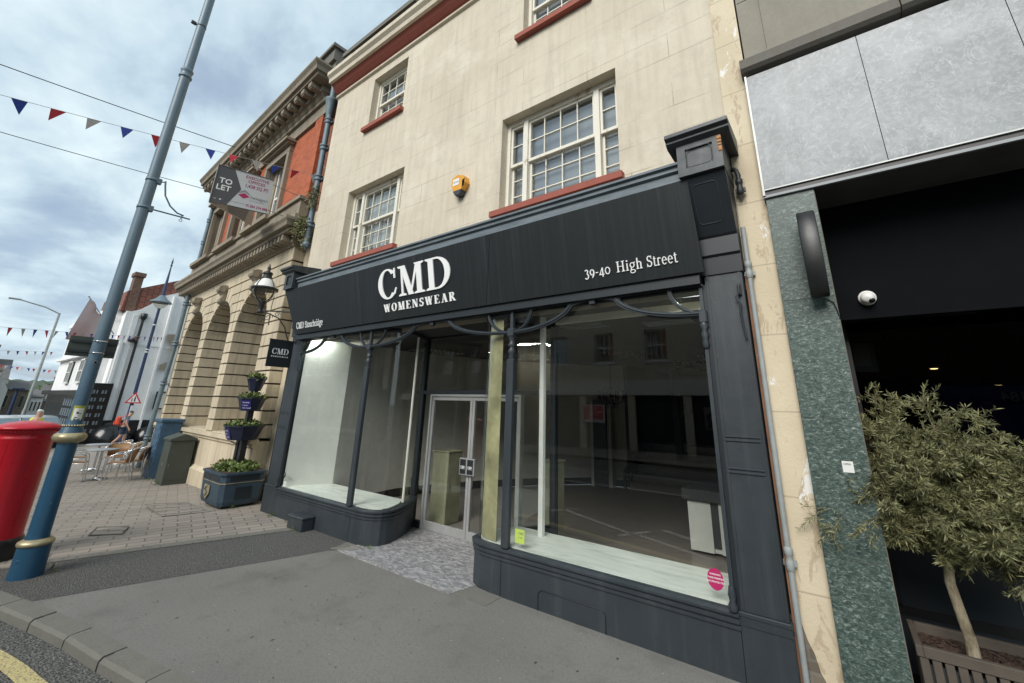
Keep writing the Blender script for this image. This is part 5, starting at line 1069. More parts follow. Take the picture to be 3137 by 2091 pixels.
g = G(); g.box(-.198,.150,3.973,4.38,-.1,3.69); g.box(.152,.158,3.98,4.5,-.1,3.69); rb(g, 'pier_core', 'stone_black')
g = G(); g.box(.158,12,4.2,4.50,3.688,3.70); g.box(.158,12,3.97,4.2,3.688,3.6895); rb(g, 'soffit', 'soffitgrey')
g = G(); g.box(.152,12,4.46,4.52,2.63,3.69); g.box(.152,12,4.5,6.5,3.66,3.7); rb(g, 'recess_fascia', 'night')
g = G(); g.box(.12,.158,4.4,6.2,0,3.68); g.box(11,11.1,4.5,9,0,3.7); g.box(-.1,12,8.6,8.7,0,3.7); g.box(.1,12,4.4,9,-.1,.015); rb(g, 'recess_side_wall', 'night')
g = G()
for x in (.17,1.35,2.6): g.box(x,x+.05,4.78,4.84,.45,2.66)
g.box(.17,12,4.78,4.84,.40,.46); g.box(.17,12,4.78,4.84,1.18,1.22); rb(g, 'glazing_bars', 'black')
g = G(); g.box(.17,12,4.80,4.82,1.22,2.66); g.box(.17,12,4.80,4.82,.0,1.2); rb(g, 'recess_pane', 'glass_dark')
g = G(); g.box(.17,12,4.79,4.80,.02,1.18); rb(g, 'stallriser_panel', 'slate_dark')
g = G(); sans(g, 'THE K', (.98,4.785,.66), (1,0,0), (0,0,1), .20, thick=.001, bold=.0); rb(g, 'etched_lettering', 'greyprint')
g = G(); g.box(.86,2.2,4.785,4.788,.95,.956); g.box(.86,.866,4.785,4.788,.55,.95); rb(g, 'etched_border', 'greyprint')
g = G(); sans(g, '01384', (1.08,4.86,1.98), (-1,0,0), (0,0,1), .07, 'RIGHT', .001); sans(g, 'www.', (1.22,4.86,1.86), (-1,0,0), (0,0,1), .06, 'RIGHT', .001); rb(g, 'reversed_window_lettering', 'midgrey')
g = G(); g.box(.7,3.5,4.90,4.91,1.66,2.10); rb(g, 'window_banner', 'navy_label')
for x, z in ((.86,2.30),(1.25,2.14)):
    t = empty('wall_light', 'small glowing warm lamp inside the dark bar window, '+('higher and left' if x < 1 else 'lower and right'), 'lamp', (x,5.6,z)); g = G(); g.lathe([(.05,.03),(.06,.01),(.03,-.005)], (0,0,0), 12); g.build('shade', 'black', t); g = G(); g.lathe([(.0,-.012),(.028,-.008),(.03,0),(0,.003)], (0,0,0), 12); g.build('bulb', 'glow', t)
t = empty('notice_frame', 'small pale framed notice behind the dark glass beside the green pier', 'notice', (.22,4.86,2.22)); g = G(); g.box(0,.17,-.008,0,0,.26); g.build('frame', 'midgrey', t); g = G(); g.box(.012,.13,-.010,-.0085,.05,.25); g.build('sheet', 'taupe', t)
# dome camera
t = empty('dome_camera', 'white dome security camera on the black fascia over the bar entrance', 'security camera', (.385,4.455,2.80)); t.rotation_euler = (R(90),0,0)
g = G(); g.lathe([(.062,0),(.062,.022),(.055,.032),(.0,.034)], (0,0,0), 24); g.build('base', 'white', t); g = G(); g.lathe([(.050,.03),(.050,.05),(.043,.068),(.028,.082),(.0,.088)], (0,-.006,0), 24); e_ = g.build('eyeball', 'white', t)
g = G(); g.lathe([(.022,.0),(.024,.012),(.016,.018),(0,.02)], (0,0,0), 16); l_ = g.build('lens', 'blackgloss', t); l_.location = (.020,-.030,.062); l_.rotation_euler = (R(50),R(15),0)
# wheel-like round projecting sign, seen edge on
t = empty('round_projecting_sign', 'black drum shaped projecting sign seen edge on against the green marble', 'sign', (.060,3.84,3.075)); t.rotation_euler = (0, R(90), 0); t.scale = (1.05, .42, 1)
g = G(); g.lathe([(.0,-.062),(.33,-.062),(.345,-.055),(.345,.055),(.33,.062),(0,.062)], (0,0,0), 48); g.build('drum', 'black', t)
g = G(); g.box(-.04,.04,.33,.38,-.05,.05); g.build('mount', 'dark_iron', t)
g = G(); g.tube([(.10,3.965,2.72),(.135,3.962,2.69),(.150,3.962,2.62),(.154,3.975,2.56),(.156,4.2,2.55)], .004, 5); rb(g, 'cable', 'black')
card('paper_sticker', .0,1.455,.065,.075,'white','small white paper sticker on the green marble pier','sticker',3.967,(('OPEN',.008,.05,.012,'greyprint'),)).rotation_euler = (0,0,0)
# ---- planter with olive tree
t = empty('trough_planter', 'brown slatted trough planter holding the olive tree', 'planter', (.20,3.95,0))
g = G(); g.bev(-.0,.035,0,.42,.44,.50,.004); g.bev(.62,.655,0,.42,.44,.50,.004); g.bev(.035,.62,0,.035,.44,.50,.004); g.bev(.035,.62,.385,.42,.44,.50,.004); g.build('rim', 'wood_box', t)
g = G(); x = .01
while x < .62: g.bev(x,x+.042,.008,.028,.02,.44,.003); x += .056
y = .04
while y < .36: g.bev(.008,.022,y,y+.042,.02,.44,.003); g.bev(.63,.645,y,y+.042,.02,.44,.003); y += .056
g.build('slats', 'wood_box', t)
g = G(); g.box(.022,.63,.03,.39,.03,.40); g.build('liner', 'innerdark', t)
g = G(); bm = bmesh.new(); bmesh.ops.create_grid(bm, x_segments=26, y_segments=16, size=1); rnd = random.Random(2)
for v in bm.verts: v.co = Vector((.328+v.co.x*.29, .21+v.co.y*.175, .435+rnd.uniform(-.012,.018)))
bm.verts.index_update(); g.add([tuple(v.co) for v in bm.verts], [tuple(v.index for v in f.verts) for f in bm.faces]); bm.free()
for _ in range(260):
    x, y = rnd.uniform(.05,.60), rnd.uniform(.05,.37); a = rnd.uniform(0,3.14); L = rnd.uniform(.008,.022); c, s_ = math.cos(a)*L, math.sin(a)*L
    g.add([(x-c,y-s_,.445),(x+s_*.4,y-c*.4,.455),(x+c,y+s_,.45),(x-s_*.4,y+c*.4,.448)], [(0,1,2,3)])
g.build('bark_mulch', 'soil', t)
t = empty('olive_tree', 'small wind swept olive tree with pale trunk in the trough planter', 'tree', (.475,4.10,.44))
g = G(); g.tube([(0,0,-.02),(.005,0,.10),(-.012,.0,.25),(-.028,0,.40),(-.012,0,.55),(-.01,.0,.66)], [.036,.030,.028,.027,.025,.022], 10); g.build('trunk', 'bark', t)
rnd = random.Random(21); g = G(); lf = G(); tips = []
def branch(p, d, L, r, depth):
    pts = [p]; n_ = 5
    for i in range(n_):
        d = (d+Vector((rnd.gauss(0,.16), rnd.gauss(0,.16), rnd.gauss(.0,.14)-(.05 if depth > 1 else 0)))).normalized(); pts.append(pts[-1]+d*L/n_)
    g.tube([tuple(q) for q in pts], [r*(1-.12*i) for i in range(n_+1)], 5 if depth < 2 else 3, False)
    if depth >= 2:
        for q0, q1 in zip(pts[:-1], pts[1:]):
            for k in range(7):
                q = q0.lerp(q1, rnd.random()); dd = ((q1-q0).normalized()+Vector((rnd.gauss(0,.75), rnd.gauss(0,.75), rnd.gauss(0,.75)))).normalized(); s2 = (Matrix.Rotation(rnd.uniform(0,6.28),3,dd) @ dd.orthogonal()).normalized(); ll = rnd.uniform(.022,.052); ww = ll*.075
                lf.add([tuple(q),tuple(q+dd*ll*.5+s2*ww),tuple(q+dd*ll),tuple(q+dd*ll*.5-s2*ww)], [(0,1,2,3)])
    if depth < 3:
        for k in range({0:7,1:6,2:5}[depth]):
            q = pts[rnd.randint(1, n_)]; v = Vector((rnd.gauss(.12,1), rnd.gauss(0,1)*.6, rnd.gauss(.2,.75))).normalized(); branch(q, (d*.75+v*.75).normalized(), L*rnd.uniform(.42,.66), r*.5, depth+1)
for v, L_ in (((-.62,0,1.3),.58),((-.5,.1,1.5),.70),((-.36,-.1,1.6),.76),((-.1,.1,1.5),.58),((.15,-.1,1.4),.55),((.4,.1,1.2),.52),((.6,-.1,1.05),.52),((.8,.1,.8),.52),((1,-.1,.5),.50),((1,.1,.2),.46),((.95,-.1,-.1),.44),((-.7,0,.8),.38),((-.7,.1,.35),.32),((-.55,-.1,0),.24),((.5,.2,.4),.42),((.1,-.2,.8),.42),((-.25,-.2,.8),.40),((.45,-.15,.75),.45),((.9,0,-.35),.40),((.3,0,.1),.3)):
    branch(Vector((-.01,0,rnd.uniform(.60,.72))), Vector((v[0]*.9+.08, v[1], v[2]+.1)).normalized(), L_*.92, .010, 0)
g.build('branches', 'bark', t); lf.build('foliage', 'leaf', t)

# ================================================================ lamp post in the foreground
LP = (-7.22, 1.10)
t = empty('lamp_post', 'tall blue lamp post with gold collars nearest the camera', 'lamp post', (*LP, 0))
gad = lambda k, z: .05*abs(math.sin(k*math.pi/4)) if 1.345 < z < 1.44 else 0
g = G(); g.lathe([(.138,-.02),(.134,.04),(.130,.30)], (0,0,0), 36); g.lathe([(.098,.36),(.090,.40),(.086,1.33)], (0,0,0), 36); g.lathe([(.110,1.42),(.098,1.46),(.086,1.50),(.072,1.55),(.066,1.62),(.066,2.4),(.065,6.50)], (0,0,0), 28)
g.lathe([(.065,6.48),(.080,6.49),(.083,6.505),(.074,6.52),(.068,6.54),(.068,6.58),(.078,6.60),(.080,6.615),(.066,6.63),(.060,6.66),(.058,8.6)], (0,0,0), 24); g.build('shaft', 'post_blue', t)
g = G(); g.lathe([(.130,.298),(.140,.30),(.146,.318),(.142,.336),(.120,.352),(.099,.362)], (0,0,0), 36); g.build('gold_collar', 'gold', t); g = G(); g.lathe([(.087,1.325),(.100,1.335),(.130,1.35),(.142,1.375),(.143,1.395),(.132,1.42),(.108,1.435)], (0,0,0), 48, gad=lambda k, z: .045*abs(math.sin(k*math.pi/8))-.02)
g.build('gold_collar', 'gold', t)
g = G()
for k in range(24): a = k*2*math.pi/24; g.lathe([(.0,-.012),(.010,-.006),(.010,.006),(.0,.012)], (.088*math.cos(a), .088*math.sin(a), 1.515), 6)
g.build('rope_ring', 'gold', t)
for z, nm in ((2.35,'steel_band'),(2.49,'steel_band')): g = G(); g.lathe([(.066,-.008),(.070,-.008),(.070,.008),(.066,.008)], (0,0,z), 24); g.tube([(.06,-.05,z),(.08,-.06,z)], .008, 5); g.build(nm, 'steel', t)
g = G(); g.lathe([(.066,-.02),(.072,-.02),(.072,.02),(.066,.02)], (0,0,4.32), 24); g.lathe([(.066,-.02),(.072,-.02),(.072,.02),(.066,.02)], (0,0,4.74), 24); g.bev(.0,.06,.03,.095,4.28,4.36,.004); g.bev(.0,.06,.03,.095,4.70,4.78,.004)
g.tube([(.03,.06,4.74),(.05,.12,4.75),(.055,.14,4.76)], .008, 6); g.tube([(.05,.13,4.77),(.055,.14,4.70),(.06,.17,4.56),(.07,.25,4.43),(.08,.34,4.36),(.085,.42,4.345)], .011, 8); g.tube([(.03,.06,4.32),(.09,.50,4.32)], .011, 8)
g.tube([(.083,.40,4.35),(.083,.40,4.29)], .007, 6); g.tube([(.083+.0,.40+.018*math.cos(a),4.268+.018*math.sin(a)) for a in (6.28*i/10 for i in range(11))], .004, 5)
g.build('banner_bracket', 'post_blue', t)
g = G(); g.lathe([(.060,-.008),(.063,-.008),(.063,.008),(.060,.008)], (0,0,7.48), 20); g.bev(-.03,.0,-.13,-.065,7.46,7.52,.006); g.tube([(0,-.06,7.48),(-.01,-.1,7.49)], .012, 6); g.build('strap_clip', 'dark_iron', t)
vd = Vector((7.22,-1.10,0)).normalized()  # faces the viewer's side of the post
def onpost(name, mat, z0, z1, half, r=.0672, par=None, wv=lambda a: 0):
    g = G(); a0 = math.atan2(vd.y, vd.x)+.1; n_ = 8; vs = []
    for i in range(n_+1): a = a0-half+2*half*i/n_; vs += [(r*math.cos(a), r*math.sin(a), z0), (r*math.cos(a), r*math.sin(a), z1)]
    g.add(vs, [(2*i,2*i+2,2*i+3,2*i+1) for i in range(n_)], True); return g.build(name, mat, par or t)
pl = onpost('number_plate', 'yel_plate', 1.53, 1.735, .80, .0690); onpost('number_field', 'valance', 1.560, 1.705, .60, .0698, pl)
def oncyl(g, text, z, h, r, a_c):
    tmp = G(); sans(tmp, text, (0,0,0), (1,0,0), (0,0,1), h, 'CENTER', 0, 1.35, .045)
    g.add([((r)*math.cos(a_c+x/r), (r)*math.sin(a_c+x/r), z+zz_) for x, y, zz_ in tmp.v], tmp.f)
g = G(); ac = math.atan2(vd.y, vd.x)+.1; oncyl(g, 't', 1.640, .060, .0706, ac); oncyl(g, '6', 1.567, .058, .0706, ac); g.build('number_print', 'planter_blue', pl)
g = G(); 
for sx in (-1,1): pass
g.lathe([(.0,0),(.020,.0)], (0,0,0), 16); st = g.build('round_sticker', 'boardwhite', t); st.location = (.0715*math.cos(ac+.1), .0715*math.sin(ac+.1), 2.235); st.rotation_euler = (0, R(90), ac+.1)
g = G(); g.lathe([(.011,.001),(.015,.001)], (0,0,0), 12); q = g.build('sticker_ring', 'black', t); q.location = (.0722*math.cos(ac+.1), .0722*math.sin(ac+.1), 2.235); q.rotation_euler = (0, R(90), ac+.1)
g = G(); g.tube([(.135*math.cos(a)*1.0,.135*math.sin(a),.12) for a in ()] or [(0,0,0),(0,0,.01)], .001, 3) 
g = G(); g.lathe([(.0,0),(.018,.0),(.022,-.003)], (0,0,0), 16); q = g.build('inspection_cap', 'post_blue', t); a_ = ac-.9; q.location = (.133*math.cos(a_), .133*math.sin(a_), .17); q.rotation_euler = (0, R(90), a_)
# plate clamped behind the post
s_ = empty('street_sign', 'dark grey rectangular sign seen from behind on the front lamp post', 'sign', (-7.33,1.05,2.42), R(-6))
g = G(); g.bev(-.006,.006,-.20,.23,-.115,.125,.003); g.build('plate', 'cabinet_green', s_); g = G(); g.box(.007,.022,-.19,.22,-.065,-.04); g.box(.007,.022,-.19,.22,.05,.075); g.build('rails', 'slate_dark', s_)
# ================================================================ pillar box
t = empty('pillar_box', 'red cylindrical post box with black base behind the blue post', 'post box', (-8.27,.87,0))
g = G(); g.lathe([(.262,.22),(.255,.26),(.252,1.30),(.262,1.32),(.264,1.335),(.254,1.35),(.254,1.38),(.272,1.40),(.290,1.43)], (0,0,0), 64); g.build('body', 'post_red', t)
g = G(); g.lathe([(.292,1.43),(.306,1.435),(.308,1.452),(.296,1.466),(.20,1.505),(.10,1.525),(0,1.532)], (0,0,0), 64); g.build('cap', 'post_red', t)
g = G()
for k in range(56): a = k*2*math.pi/56; g.bev(.287*math.cos(a)-.007,.287*math.cos(a)+.007,.287*math.sin(a)-.007,.287*math.sin(a)+.007,1.405,1.425,.003)
g.build('dentils', 'post_red', t)
g = G(); g.lathe([(.285,-.02),(.285,.16),(.275,.20),(.262,.222)], (0,0,0), 64); g.build('plinth', 'black', t)
g = G(); g.box(-.1,.1,-.258,-.24,1.15,1.2); g.build('aperture', 'innerdark', t)
g = G(); g.box(-.13,.13,-.257,-.24,.4,1.05); g.build('door', 'post_red', t)
g = G()
for a_ in (-.62, .55, 2.4): g.tube([(.2565*math.cos(a_),.2565*math.sin(a_),.24),(.2535*math.cos(a_),.2535*math.sin(a_),1.30)], .0022, 4)
g.lathe([(.2555,.395),(.2585,.400),(.2555,.405)], (0,0,0), 64); g.build('casting_seams', 'post_red', t)
# ================================================================ flower tower
t = empty('flower_planter', 'large dark blue trough planter with tiered flower tower beside the shopfront', 'planter', (-9.45,3.82,-.02), R(-2))
def octo(w_, d_, c, z): return [(-w_/2+c,-d_/2,z),(w_/2-c,-d_/2,z),(w_/2,-d_/2+c,z),(w_/2,d_/2-c,z),(w_/2-c,d_/2,z),(-w_/2+c,d_/2,z),(-w_/2,d_/2-c,z),(-w_/2,-d_/2+c,z)]
def loft(g, rings):
    vs = [p for r in rings for p in r]; n_ = len(rings[0]); fs = []
    for i in range(len(rings)-1):
        for k in range(n_): fs.append((i*n_+k, i*n_+(k+1)%n_, (i+1)*n_+(k+1)%n_, (i+1)*n_+k))
    fs += [tuple(range(n_-1,-1,-1)), tuple((len(rings)-1)*n_+k for k in range(n_))]; g.add(vs, fs)
wd, dp = 1.02, .74
g = G(); loft(g, [octo(wd*.92,dp*.90,.06,.05), octo(wd*.97,dp*.95,.07,.12), octo(wd,dp,.07,.42)]); loft(g, [octo(wd,dp,.07,.425), octo(wd*1.01,dp*1.01,.07,.56)]); loft(g, [octo(wd*1.05,dp*1.06,.07,.56), octo(wd*1.05,dp*1.06,.07,.595)]); g.build('trough', 'planter_blue', t)
g = G(); loft(g, [octo(wd*1.014,dp*1.016,.07,.418), octo(wd*1.014,dp*1.016,.07,.430)]); g.build('gold_line', 'gold', t)
g = G()
g.box(-.42,-.02,-dp*.505-.004,-dp*.505,.455,.54); g.box(.02,.42,-dp*.505-.004,-dp*.505,.455,.54); g.box(wd*.505,wd*.505+.004,-.24,.24,.455,.54); g.box(wd*.5-.006,wd*.5+.004,-.12,.14,.15,.35); g.build('sunk_panel', 'slate_dark', t)
g = G(); g.prism([(-.13,.36),(.13,.36),(.13,.22),(0,.12),(-.13,.22)], (-.10,-dp/2*1.0-.012,0), (1,0,0), (0,0,1), (0,.008,0)); cr = g.build('crest', 'gold', t); g = G(); g.tube([(-.10,-dp/2-.016,.33),(-.17,-dp/2-.016,.28),(-.04,-dp/2-.016,.24),(-.10,-dp/2-.016,.18)], .014, 4); g.build('crest_device', 'greyprint', cr)
g = G(); g.box(-.40,.40,-.26,.26,-.0,.05); g.build('feet', 'black', t)
g = G(); g.box(-.48,.48,-.34,.34,.56,.60); g.build('soil', 'soil', t)
g = G(); leafy(g, (0,0,.64), (.50,.36,.09), 1600, .07, 31, flat=.8, wd=.6); g.build('bedding_plants', 'leaf_bed', t)
g = G(); leafy(g, (-.25,-.05,.66), (.26,.26,.09), 160, .06, 32, flat=.8, wd=.6); g.build('red_leaves', 'leaf_red', t)
g = G(); g.box(.06,.17,-.05,.05,.58,2.06); g.box(-.15,-.05,-.04,.06,.58,1.12); g.build('stand', 'black', t)
g = G(); g.tube([(-.10,0,1.0),(-.2,-.12,1.08)], .008, 5); g.build('stay', 'black', t)
def tub(x, z, r0, r1, h_, n_, seed, lab=None):
    g = G(); k = 8; rr = lambda r, zz_: [(x+r*math.cos((i+.5)*2*math.pi/k), r*math.sin((i+.5)*2*math.pi/k), zz_) for i in range(k)]
    loft(g, [rr(r0,z), rr(r1,z+h_)]); loft(g, [rr(r1*1.06,z+h_), rr(r1*1.06,z+h_+.025)]); o = g.build('tub', 'tub_navy', t)
    g = G(); leafy(g, (x,0,z+h_+.05), (r1*1.0,r1*1.0,.075), n_, .06, seed, flat=.8, wd=.6); g.build('bedding_plants', 'leaf_bed', o)
    g = G(); leafy(g, (x-.05,0,z+h_+.05), (r1*.8,r1*.8,.08), n_//7, .055, seed+9, flat=.8, wd=.6); g.build('red_leaves', 'leaf_red', o)
    if lab:
        side = lab; a = (math.cos(math.pi/k)); aL = -math.pi/4 if side == 'R' else -math.pi/2-.0
        rm = (r0+r1)/2*a+.004; c = Vector((x+rm*math.cos(aL), rm*math.sin(aL), z+h_*.5)); rt_ = Vector((-math.sin(aL), math.cos(aL), 0)); up_ = Vector((math.cos(aL)*(r1-r0)*a/h_, math.sin(aL)*(r1-r0)*a/h_, 1)).normalized(); nn = rt_.cross(up_)*.004
        W2, H2 = r1*.36, h_*.40; P = [c+nn-rt_*W2-up_*H2, c+nn+rt_*W2-up_*H2, c+nn+rt_*W2+up_*H2, c+nn-rt_*W2+up_*H2]; g = G(); g.add([tuple(p) for p in P], [(0,1,2,3)]); l_ = g.build('tub_label', 'navy_label', o)
        g = G()
        for i, tx in enumerate(("Stourbridge", "in bloom", "Town Council")): sans(g, tx, c+nn*1.6+up_*(H2*.45-i*H2*.6)-rt_*W2*.75, rt_, up_, H2*.26, 'LEFT', .0, .8, .0)
        g.build('label_print', 'letter', l_)
tub(.0,1.12,.24,.33,.24,620,41,'L'); tub(.09,1.66,.17,.235,.22,420,42,'R'); tub(.125,2.04,.10,.165,.22,260,43)
# ================================================================ utility cabinets
zc = zg(-13)
t = empty('utility_cabinet', 'olive green roadside cabinet with sloping gabled lid', 'cabinet', (-13.35,4.0,zc), R(-4))
g = G(); g.bev(-.33,.33,-.24,.24,0,.98,.006); g.build('body', 'cabinet_green', t); g = G(); g.prism([(-.27,.98),(.27,.98),(.27,1.02),(.0,1.13),(-.27,1.02)], (-.36,0,0), (0,1,0), (0,0,1), (.72,0,0)); g.build('lid', 'cabinet_green', t)
g = G(); g.box(.331,.334,-.20,.20,.10,.90); g.build('door', 'cabinet_green', t); g = G(); g.box(.335,.337,-.19,-.185,.4,.46); g.box(-.02,.02,-.247,-.242,.42,.46); g.build('lock', 'midgrey', t)
t = empty('utility_cabinet', 'taller blue louvred cabinet behind the green one', 'cabinet', (-14.9,4.12,zg(-14.9)), R(-4))
g = G(); g.bev(-.36,.36,-.22,.22,0,1.40,.006); g.build('body', 'cabinet_blue', t); g = G(); g.bev(-.40,.40,-.26,.26,1.40,1.47,.01); g.build('lid', 'cabinet_blue', t)
g = G()
for z in (.22,.42,.62,.80,1.0,1.2): g.bev(-.30,.30,-.235,-.22,z,z+.12,.006)
g.build('louvres', 'cabinet_blue', t); g = G(); g.box(-.05,-.02,-.226,-.221,1.22,1.30); g.build('badge', 'letter', t)
# ================================================================ cafe tables and chairs
def make_chair(loc, rz, label):
    """aluminium stacking armchair with woven seat and back"""
    t = empty('cafe_chair', label, 'chair', loc, rz, 'woven cafe chairs on the pavement'); r = .0125
    g = G(); g.prism([(-.21,-.20),(.21,-.20),(.19,.20),(-.19,.20)], (0,0,.435), (1,0,0), (0,1,0), (0,0,.022)); g.build('seat', 'wicker', t)
    g = G(); n_ = 10; vs = []
    for i in range(n_+1):
        a = math.pi*(i/n_); x = .235*math.cos(a); y = .14+.12*math.sin(a); vs += [(x*.92,y-.03,.46),(x,y+.05,.76),(x*1.0,y+.062,.76),(x*.94,y-.018,.46)]
    fs = []
    for i in range(n_):
        for k in range(4): fs.append((i*4+k, i*4+(k+1)%4, (i+1)*4+(k+1)%4, (i+1)*4+k))
    g.add(vs, fs, True); g.build('backrest', 'wicker', t)
    for sx in (-1, 1):
        g = G(); g.tube([(sx*.25,-.24,0),(sx*.245,-.22,.42),(sx*.25,-.19,.60),(sx*.262,-.10,.655),(sx*.27,.08,.665)], r, 7); g.build('leg', 'steel', t)
        g = G(); g.tube([(sx*.25,.27,0),(sx*.225,.20,.44),(sx*.245,.20,.72)], r, 7); g.build('leg', 'steel', t)
    g = G(); g.tube([(.27,.06,.665),(.255,.18,.72),(.19,.28,.775),(.0,.335,.79),(-.19,.28,.775),(-.255,.18,.72),(-.27,.06,.665)], r, 7); g.tube([(-.23,-.21,.43),(.23,-.21,.43),(.22,.2,.43),(-.22,.2,.43),(-.23,-.21,.43)], r*.8, 6); g.build('arm_rail', 'steel', t)
    return t
def make_table(loc, label):
    t = empty('cafe_table', label, 'table', loc, .3, 'round cafe tables'); g = G(); g.lathe([(.0,.712),(.30,.712),(.31,.72),(.31,.735),(.30,.742),(0,.742)], (0,0,0), 32); g.build('tabletop', 'midgrey', t)
    g = G(); g.tube([(0,0,.03),(0,0,.712)], .028, 10); g.build('column', 'steel', t); g = G()
    for k in range(4): a = k*math.pi/2; c, s_ = math.cos(a), math.sin(a); g.tube([(0,0,.06),(.28*c,.28*s_,.02)], [.035,.018], 6)
    g.build('base', 'steel', t); return t
tb = make_table((-15.35,3.02,zg(-15.35)), 'round aluminium cafe table nearer the camera')
t2 = copy_tree(tb); t2.location = (-17.9,3.42,zg(-17.9)); t2['label'] = 'round aluminium cafe table further down the street'; t2.rotation_euler.z = .9
ch0 = make_chair((-14.72,3.28,zg(-14.7)), R(-20), 'nearest woven chair, its back to the right of the near table')
for x, y, rz, lab in ((-15.6,2.62,165,'woven chair on the left of the near table, facing the shops'),(-15.2,3.62,-12,'woven chair on the far right side of the near table'),(-17.4,3.95,-10,'woven chair right of the far table, back towards the facade'),(-17.2,2.85,170,'woven chair left of the far table beside the kerb'),(-18.5,3.95,5,'furthest woven chair, beyond the far table'),(-16.8,3.62,70,'woven chair between the two cafe tables')):
    c = copy_tree(ch0); c.location = (x, y, zg(x)); c.rotation_euler = (0,0,R(rz)); c['label'] = lab
# ================================================================ bunting and wires
def pennants(name, A, B_, n_, sag, size, label, start=0, group=None, off=.5):
    t = empty(name, label, 'bunting', A); A, B_ = Vector(A), Vector(B_)
    f = lambda u: A.lerp(B_, u)+Vector((0,0,-sag*4*u*(1-u)))-A
    g = G(); g.tube([tuple(f(i/30)) for i in range(31)], .0045 if size > .15 else .008, 4); g.build('cord', 'fl_white', t)
    d = (B_-A).normalized()
    for i in range(n_):
        u = (i+off)/n_; p = f(u); q = d*size*.5; rr = random.Random(i*3+int(A.y*7)); sw = Vector((rr.uniform(-.03,.03), rr.uniform(-.03,.03), 0))*3*size/.2
        g = G(); g.add([tuple(p-q),tuple(p+q),tuple(p+sw+Vector((0,0,-size*1.3)))], [(0,1,2)]); m_ = ('fl_white','fl_blue','fl_red')[(i+start) % 3]; g.add([tuple(p-q+Vector((.002,0,0))),tuple(p+q+Vector((.002,0,0))),tuple(p+sw+Vector((.002,0,-size*1.3)))], [(2,1,0)])
        g.build('pennant', m_, t)
    return t
u_ = Vector((.04755,.3736,.0897)).normalized()
E1 = Vector((-9.02,4.10,6.93))
pennants('bunting', (-9.75,-7.2,5.18), tuple(E1), 29, .15, .165, 'string of red, white and blue pennants crossing behind the nearest lamp post', 2, off=.77)
def wire(A, B_, sag, r, lab):
    g = G(); A, B_ = Vector(A), Vector(B_); g.tube([tuple(A.lerp(B_, i/24)-A+Vector((0,0,-sag*4*(i/24)*(1-i/24)))) for i in range(25)], r, 4); o = g.build('overhead_wire', 'dark_iron'); o.location = A; tag(o, lab, 'wire')
wire((-14.6,-9,8.6), (-14.05,3.75,9.45), .12, .012, 'upper thin black wire crossing the sky to the brick building cornice')
wire((-16.2,-9,7.8), (-16.0,3.8,8.58), .15, .010, 'lower thin black wire crossing the sky behind the front lamp post')
def az(a, d, z=0): a = R(a); return (-d*math.cos(a), d*math.sin(a), z)
pennants('bunting', az(-1,17,3.45), az(13.2,31,5.1), 26, .05, .20, 'higher string of small pennants further down the street, to the white building', 1)
pennants('bunting', az(-1,31,3.6), az(6.0,36,4.2), 13, .0, .17, 'lower row of small pennants beyond the modern street light', 2)
pennants('bunting', az(1.5,60,4.5), az(8.6,56,3.9), 22, .15, .22, 'most distant string of tiny pennants above the far roofs', 0)
# ================================================================ white gabled building
WB = empty('white_building', 'tall whitewashed building with black base and red tiled gable', 'building', (-34, 5.5, -.9), R(90))
# local frame: +X runs across the view to the right (world +Y), -Y faces up the street (world +X)
zb = -.9
g = G(); g.box(.30,5.2,0,9,.9-.9+.0,8.0); 
T = [(.75,0),(5.2,0),(5.2,9.7),(3.9,9.7),(3.25,9.55),(2.4,9.1),(1.75,8.35),(1.35,7.95),(.95,7.75),(.75,7.75)]
g = G(); g.prism(T, (-.35,0,0), (1,0,0), (0,0,1), (0,9,0)); g.build('wall', 'whitewash', WB)
g = G(); g.box(.5,.62,-.12,.02,.0,5.9); g.box(2.40,2.5,-.18,.02,.8,9.1); g.box(.76,1.0,-.04,.0,.8,7.6); g.box(.35,2.45,-.05,.02,5.78,5.9); g.box(2.6,4.9,-.05,.02,5.72,5.84); g.box(2.9,4.9,-.22,-.04,.9,3.0) if False else None; g.build('pilaster_strips', 'whitewash', WB)
g = G(); g.box(.35,4.9,-.10,-.01,.0,1.42); g.box(.35,1.25,-.25,-.09,0,1.2); g.build('black_base', 'blackgloss', WB)
g = G(); g.lathe([(0,0),(1.0,0),(.95,.5),(.75,.95),(.4,1.25),(0,1.35)], (1.25,-.2,.0), 20); g.lathe([(0,0),(.7,0),(.65,.5),(.5,.9),(0,1.2)], (2.9,-.3,.0), 20); g.build('covered_bicycles', 'blackgloss', WB)
g = G(); g.tube([(1.22,-.12,.5),(1.22,-.12,7.4)], .07, 8); g.lathe([(.08,7.3),(.16,7.45),(.16,7.7),(.1,7.72)], (1.22,-.12,0), 10); g.lathe([(.0,-.1),(.24,-.1),(.24,.1),(0,.1)], (1.05,-.12,6.05), 14); g.build('soil_pipe', 'black', WB)
g = G(); g.prism([(.25,7.8),(.30,9.0),(3.4,10.7),(4.9,10.2),(4.9,9.0),(3.2,9.5),(2.4,9.05),(1.6,8.1),(1.0,7.8)], (-.1,.25,0), (1,0,0), (0,0,1), (0,6,0)); g.build('tiled_roof', 'tiles', WB)
g = G(); g.box(.35,.75,.2,.9,7.7,10.2); g.box(.28,.82,.12,1.0,10.0,10.25); g.build('chimney', 'brownbrick', WB)
g = G(); g.box(2.80,2.87,-.26,-.19,2.05,3.1); g.box(3.9,3.97,-.26,-.19,2.05,3.1); g.box(2.87,3.9,-.26,-.19,3.03,3.1); g.box(2.87,3.9,-.26,-.19,2.05,2.12); g.build('notice_frame', 'black', WB); g = G(); g.box(2.87,3.9,-.22,-.19,2.12,3.03); g.build('notice_sheet', 'offwhite', WB)
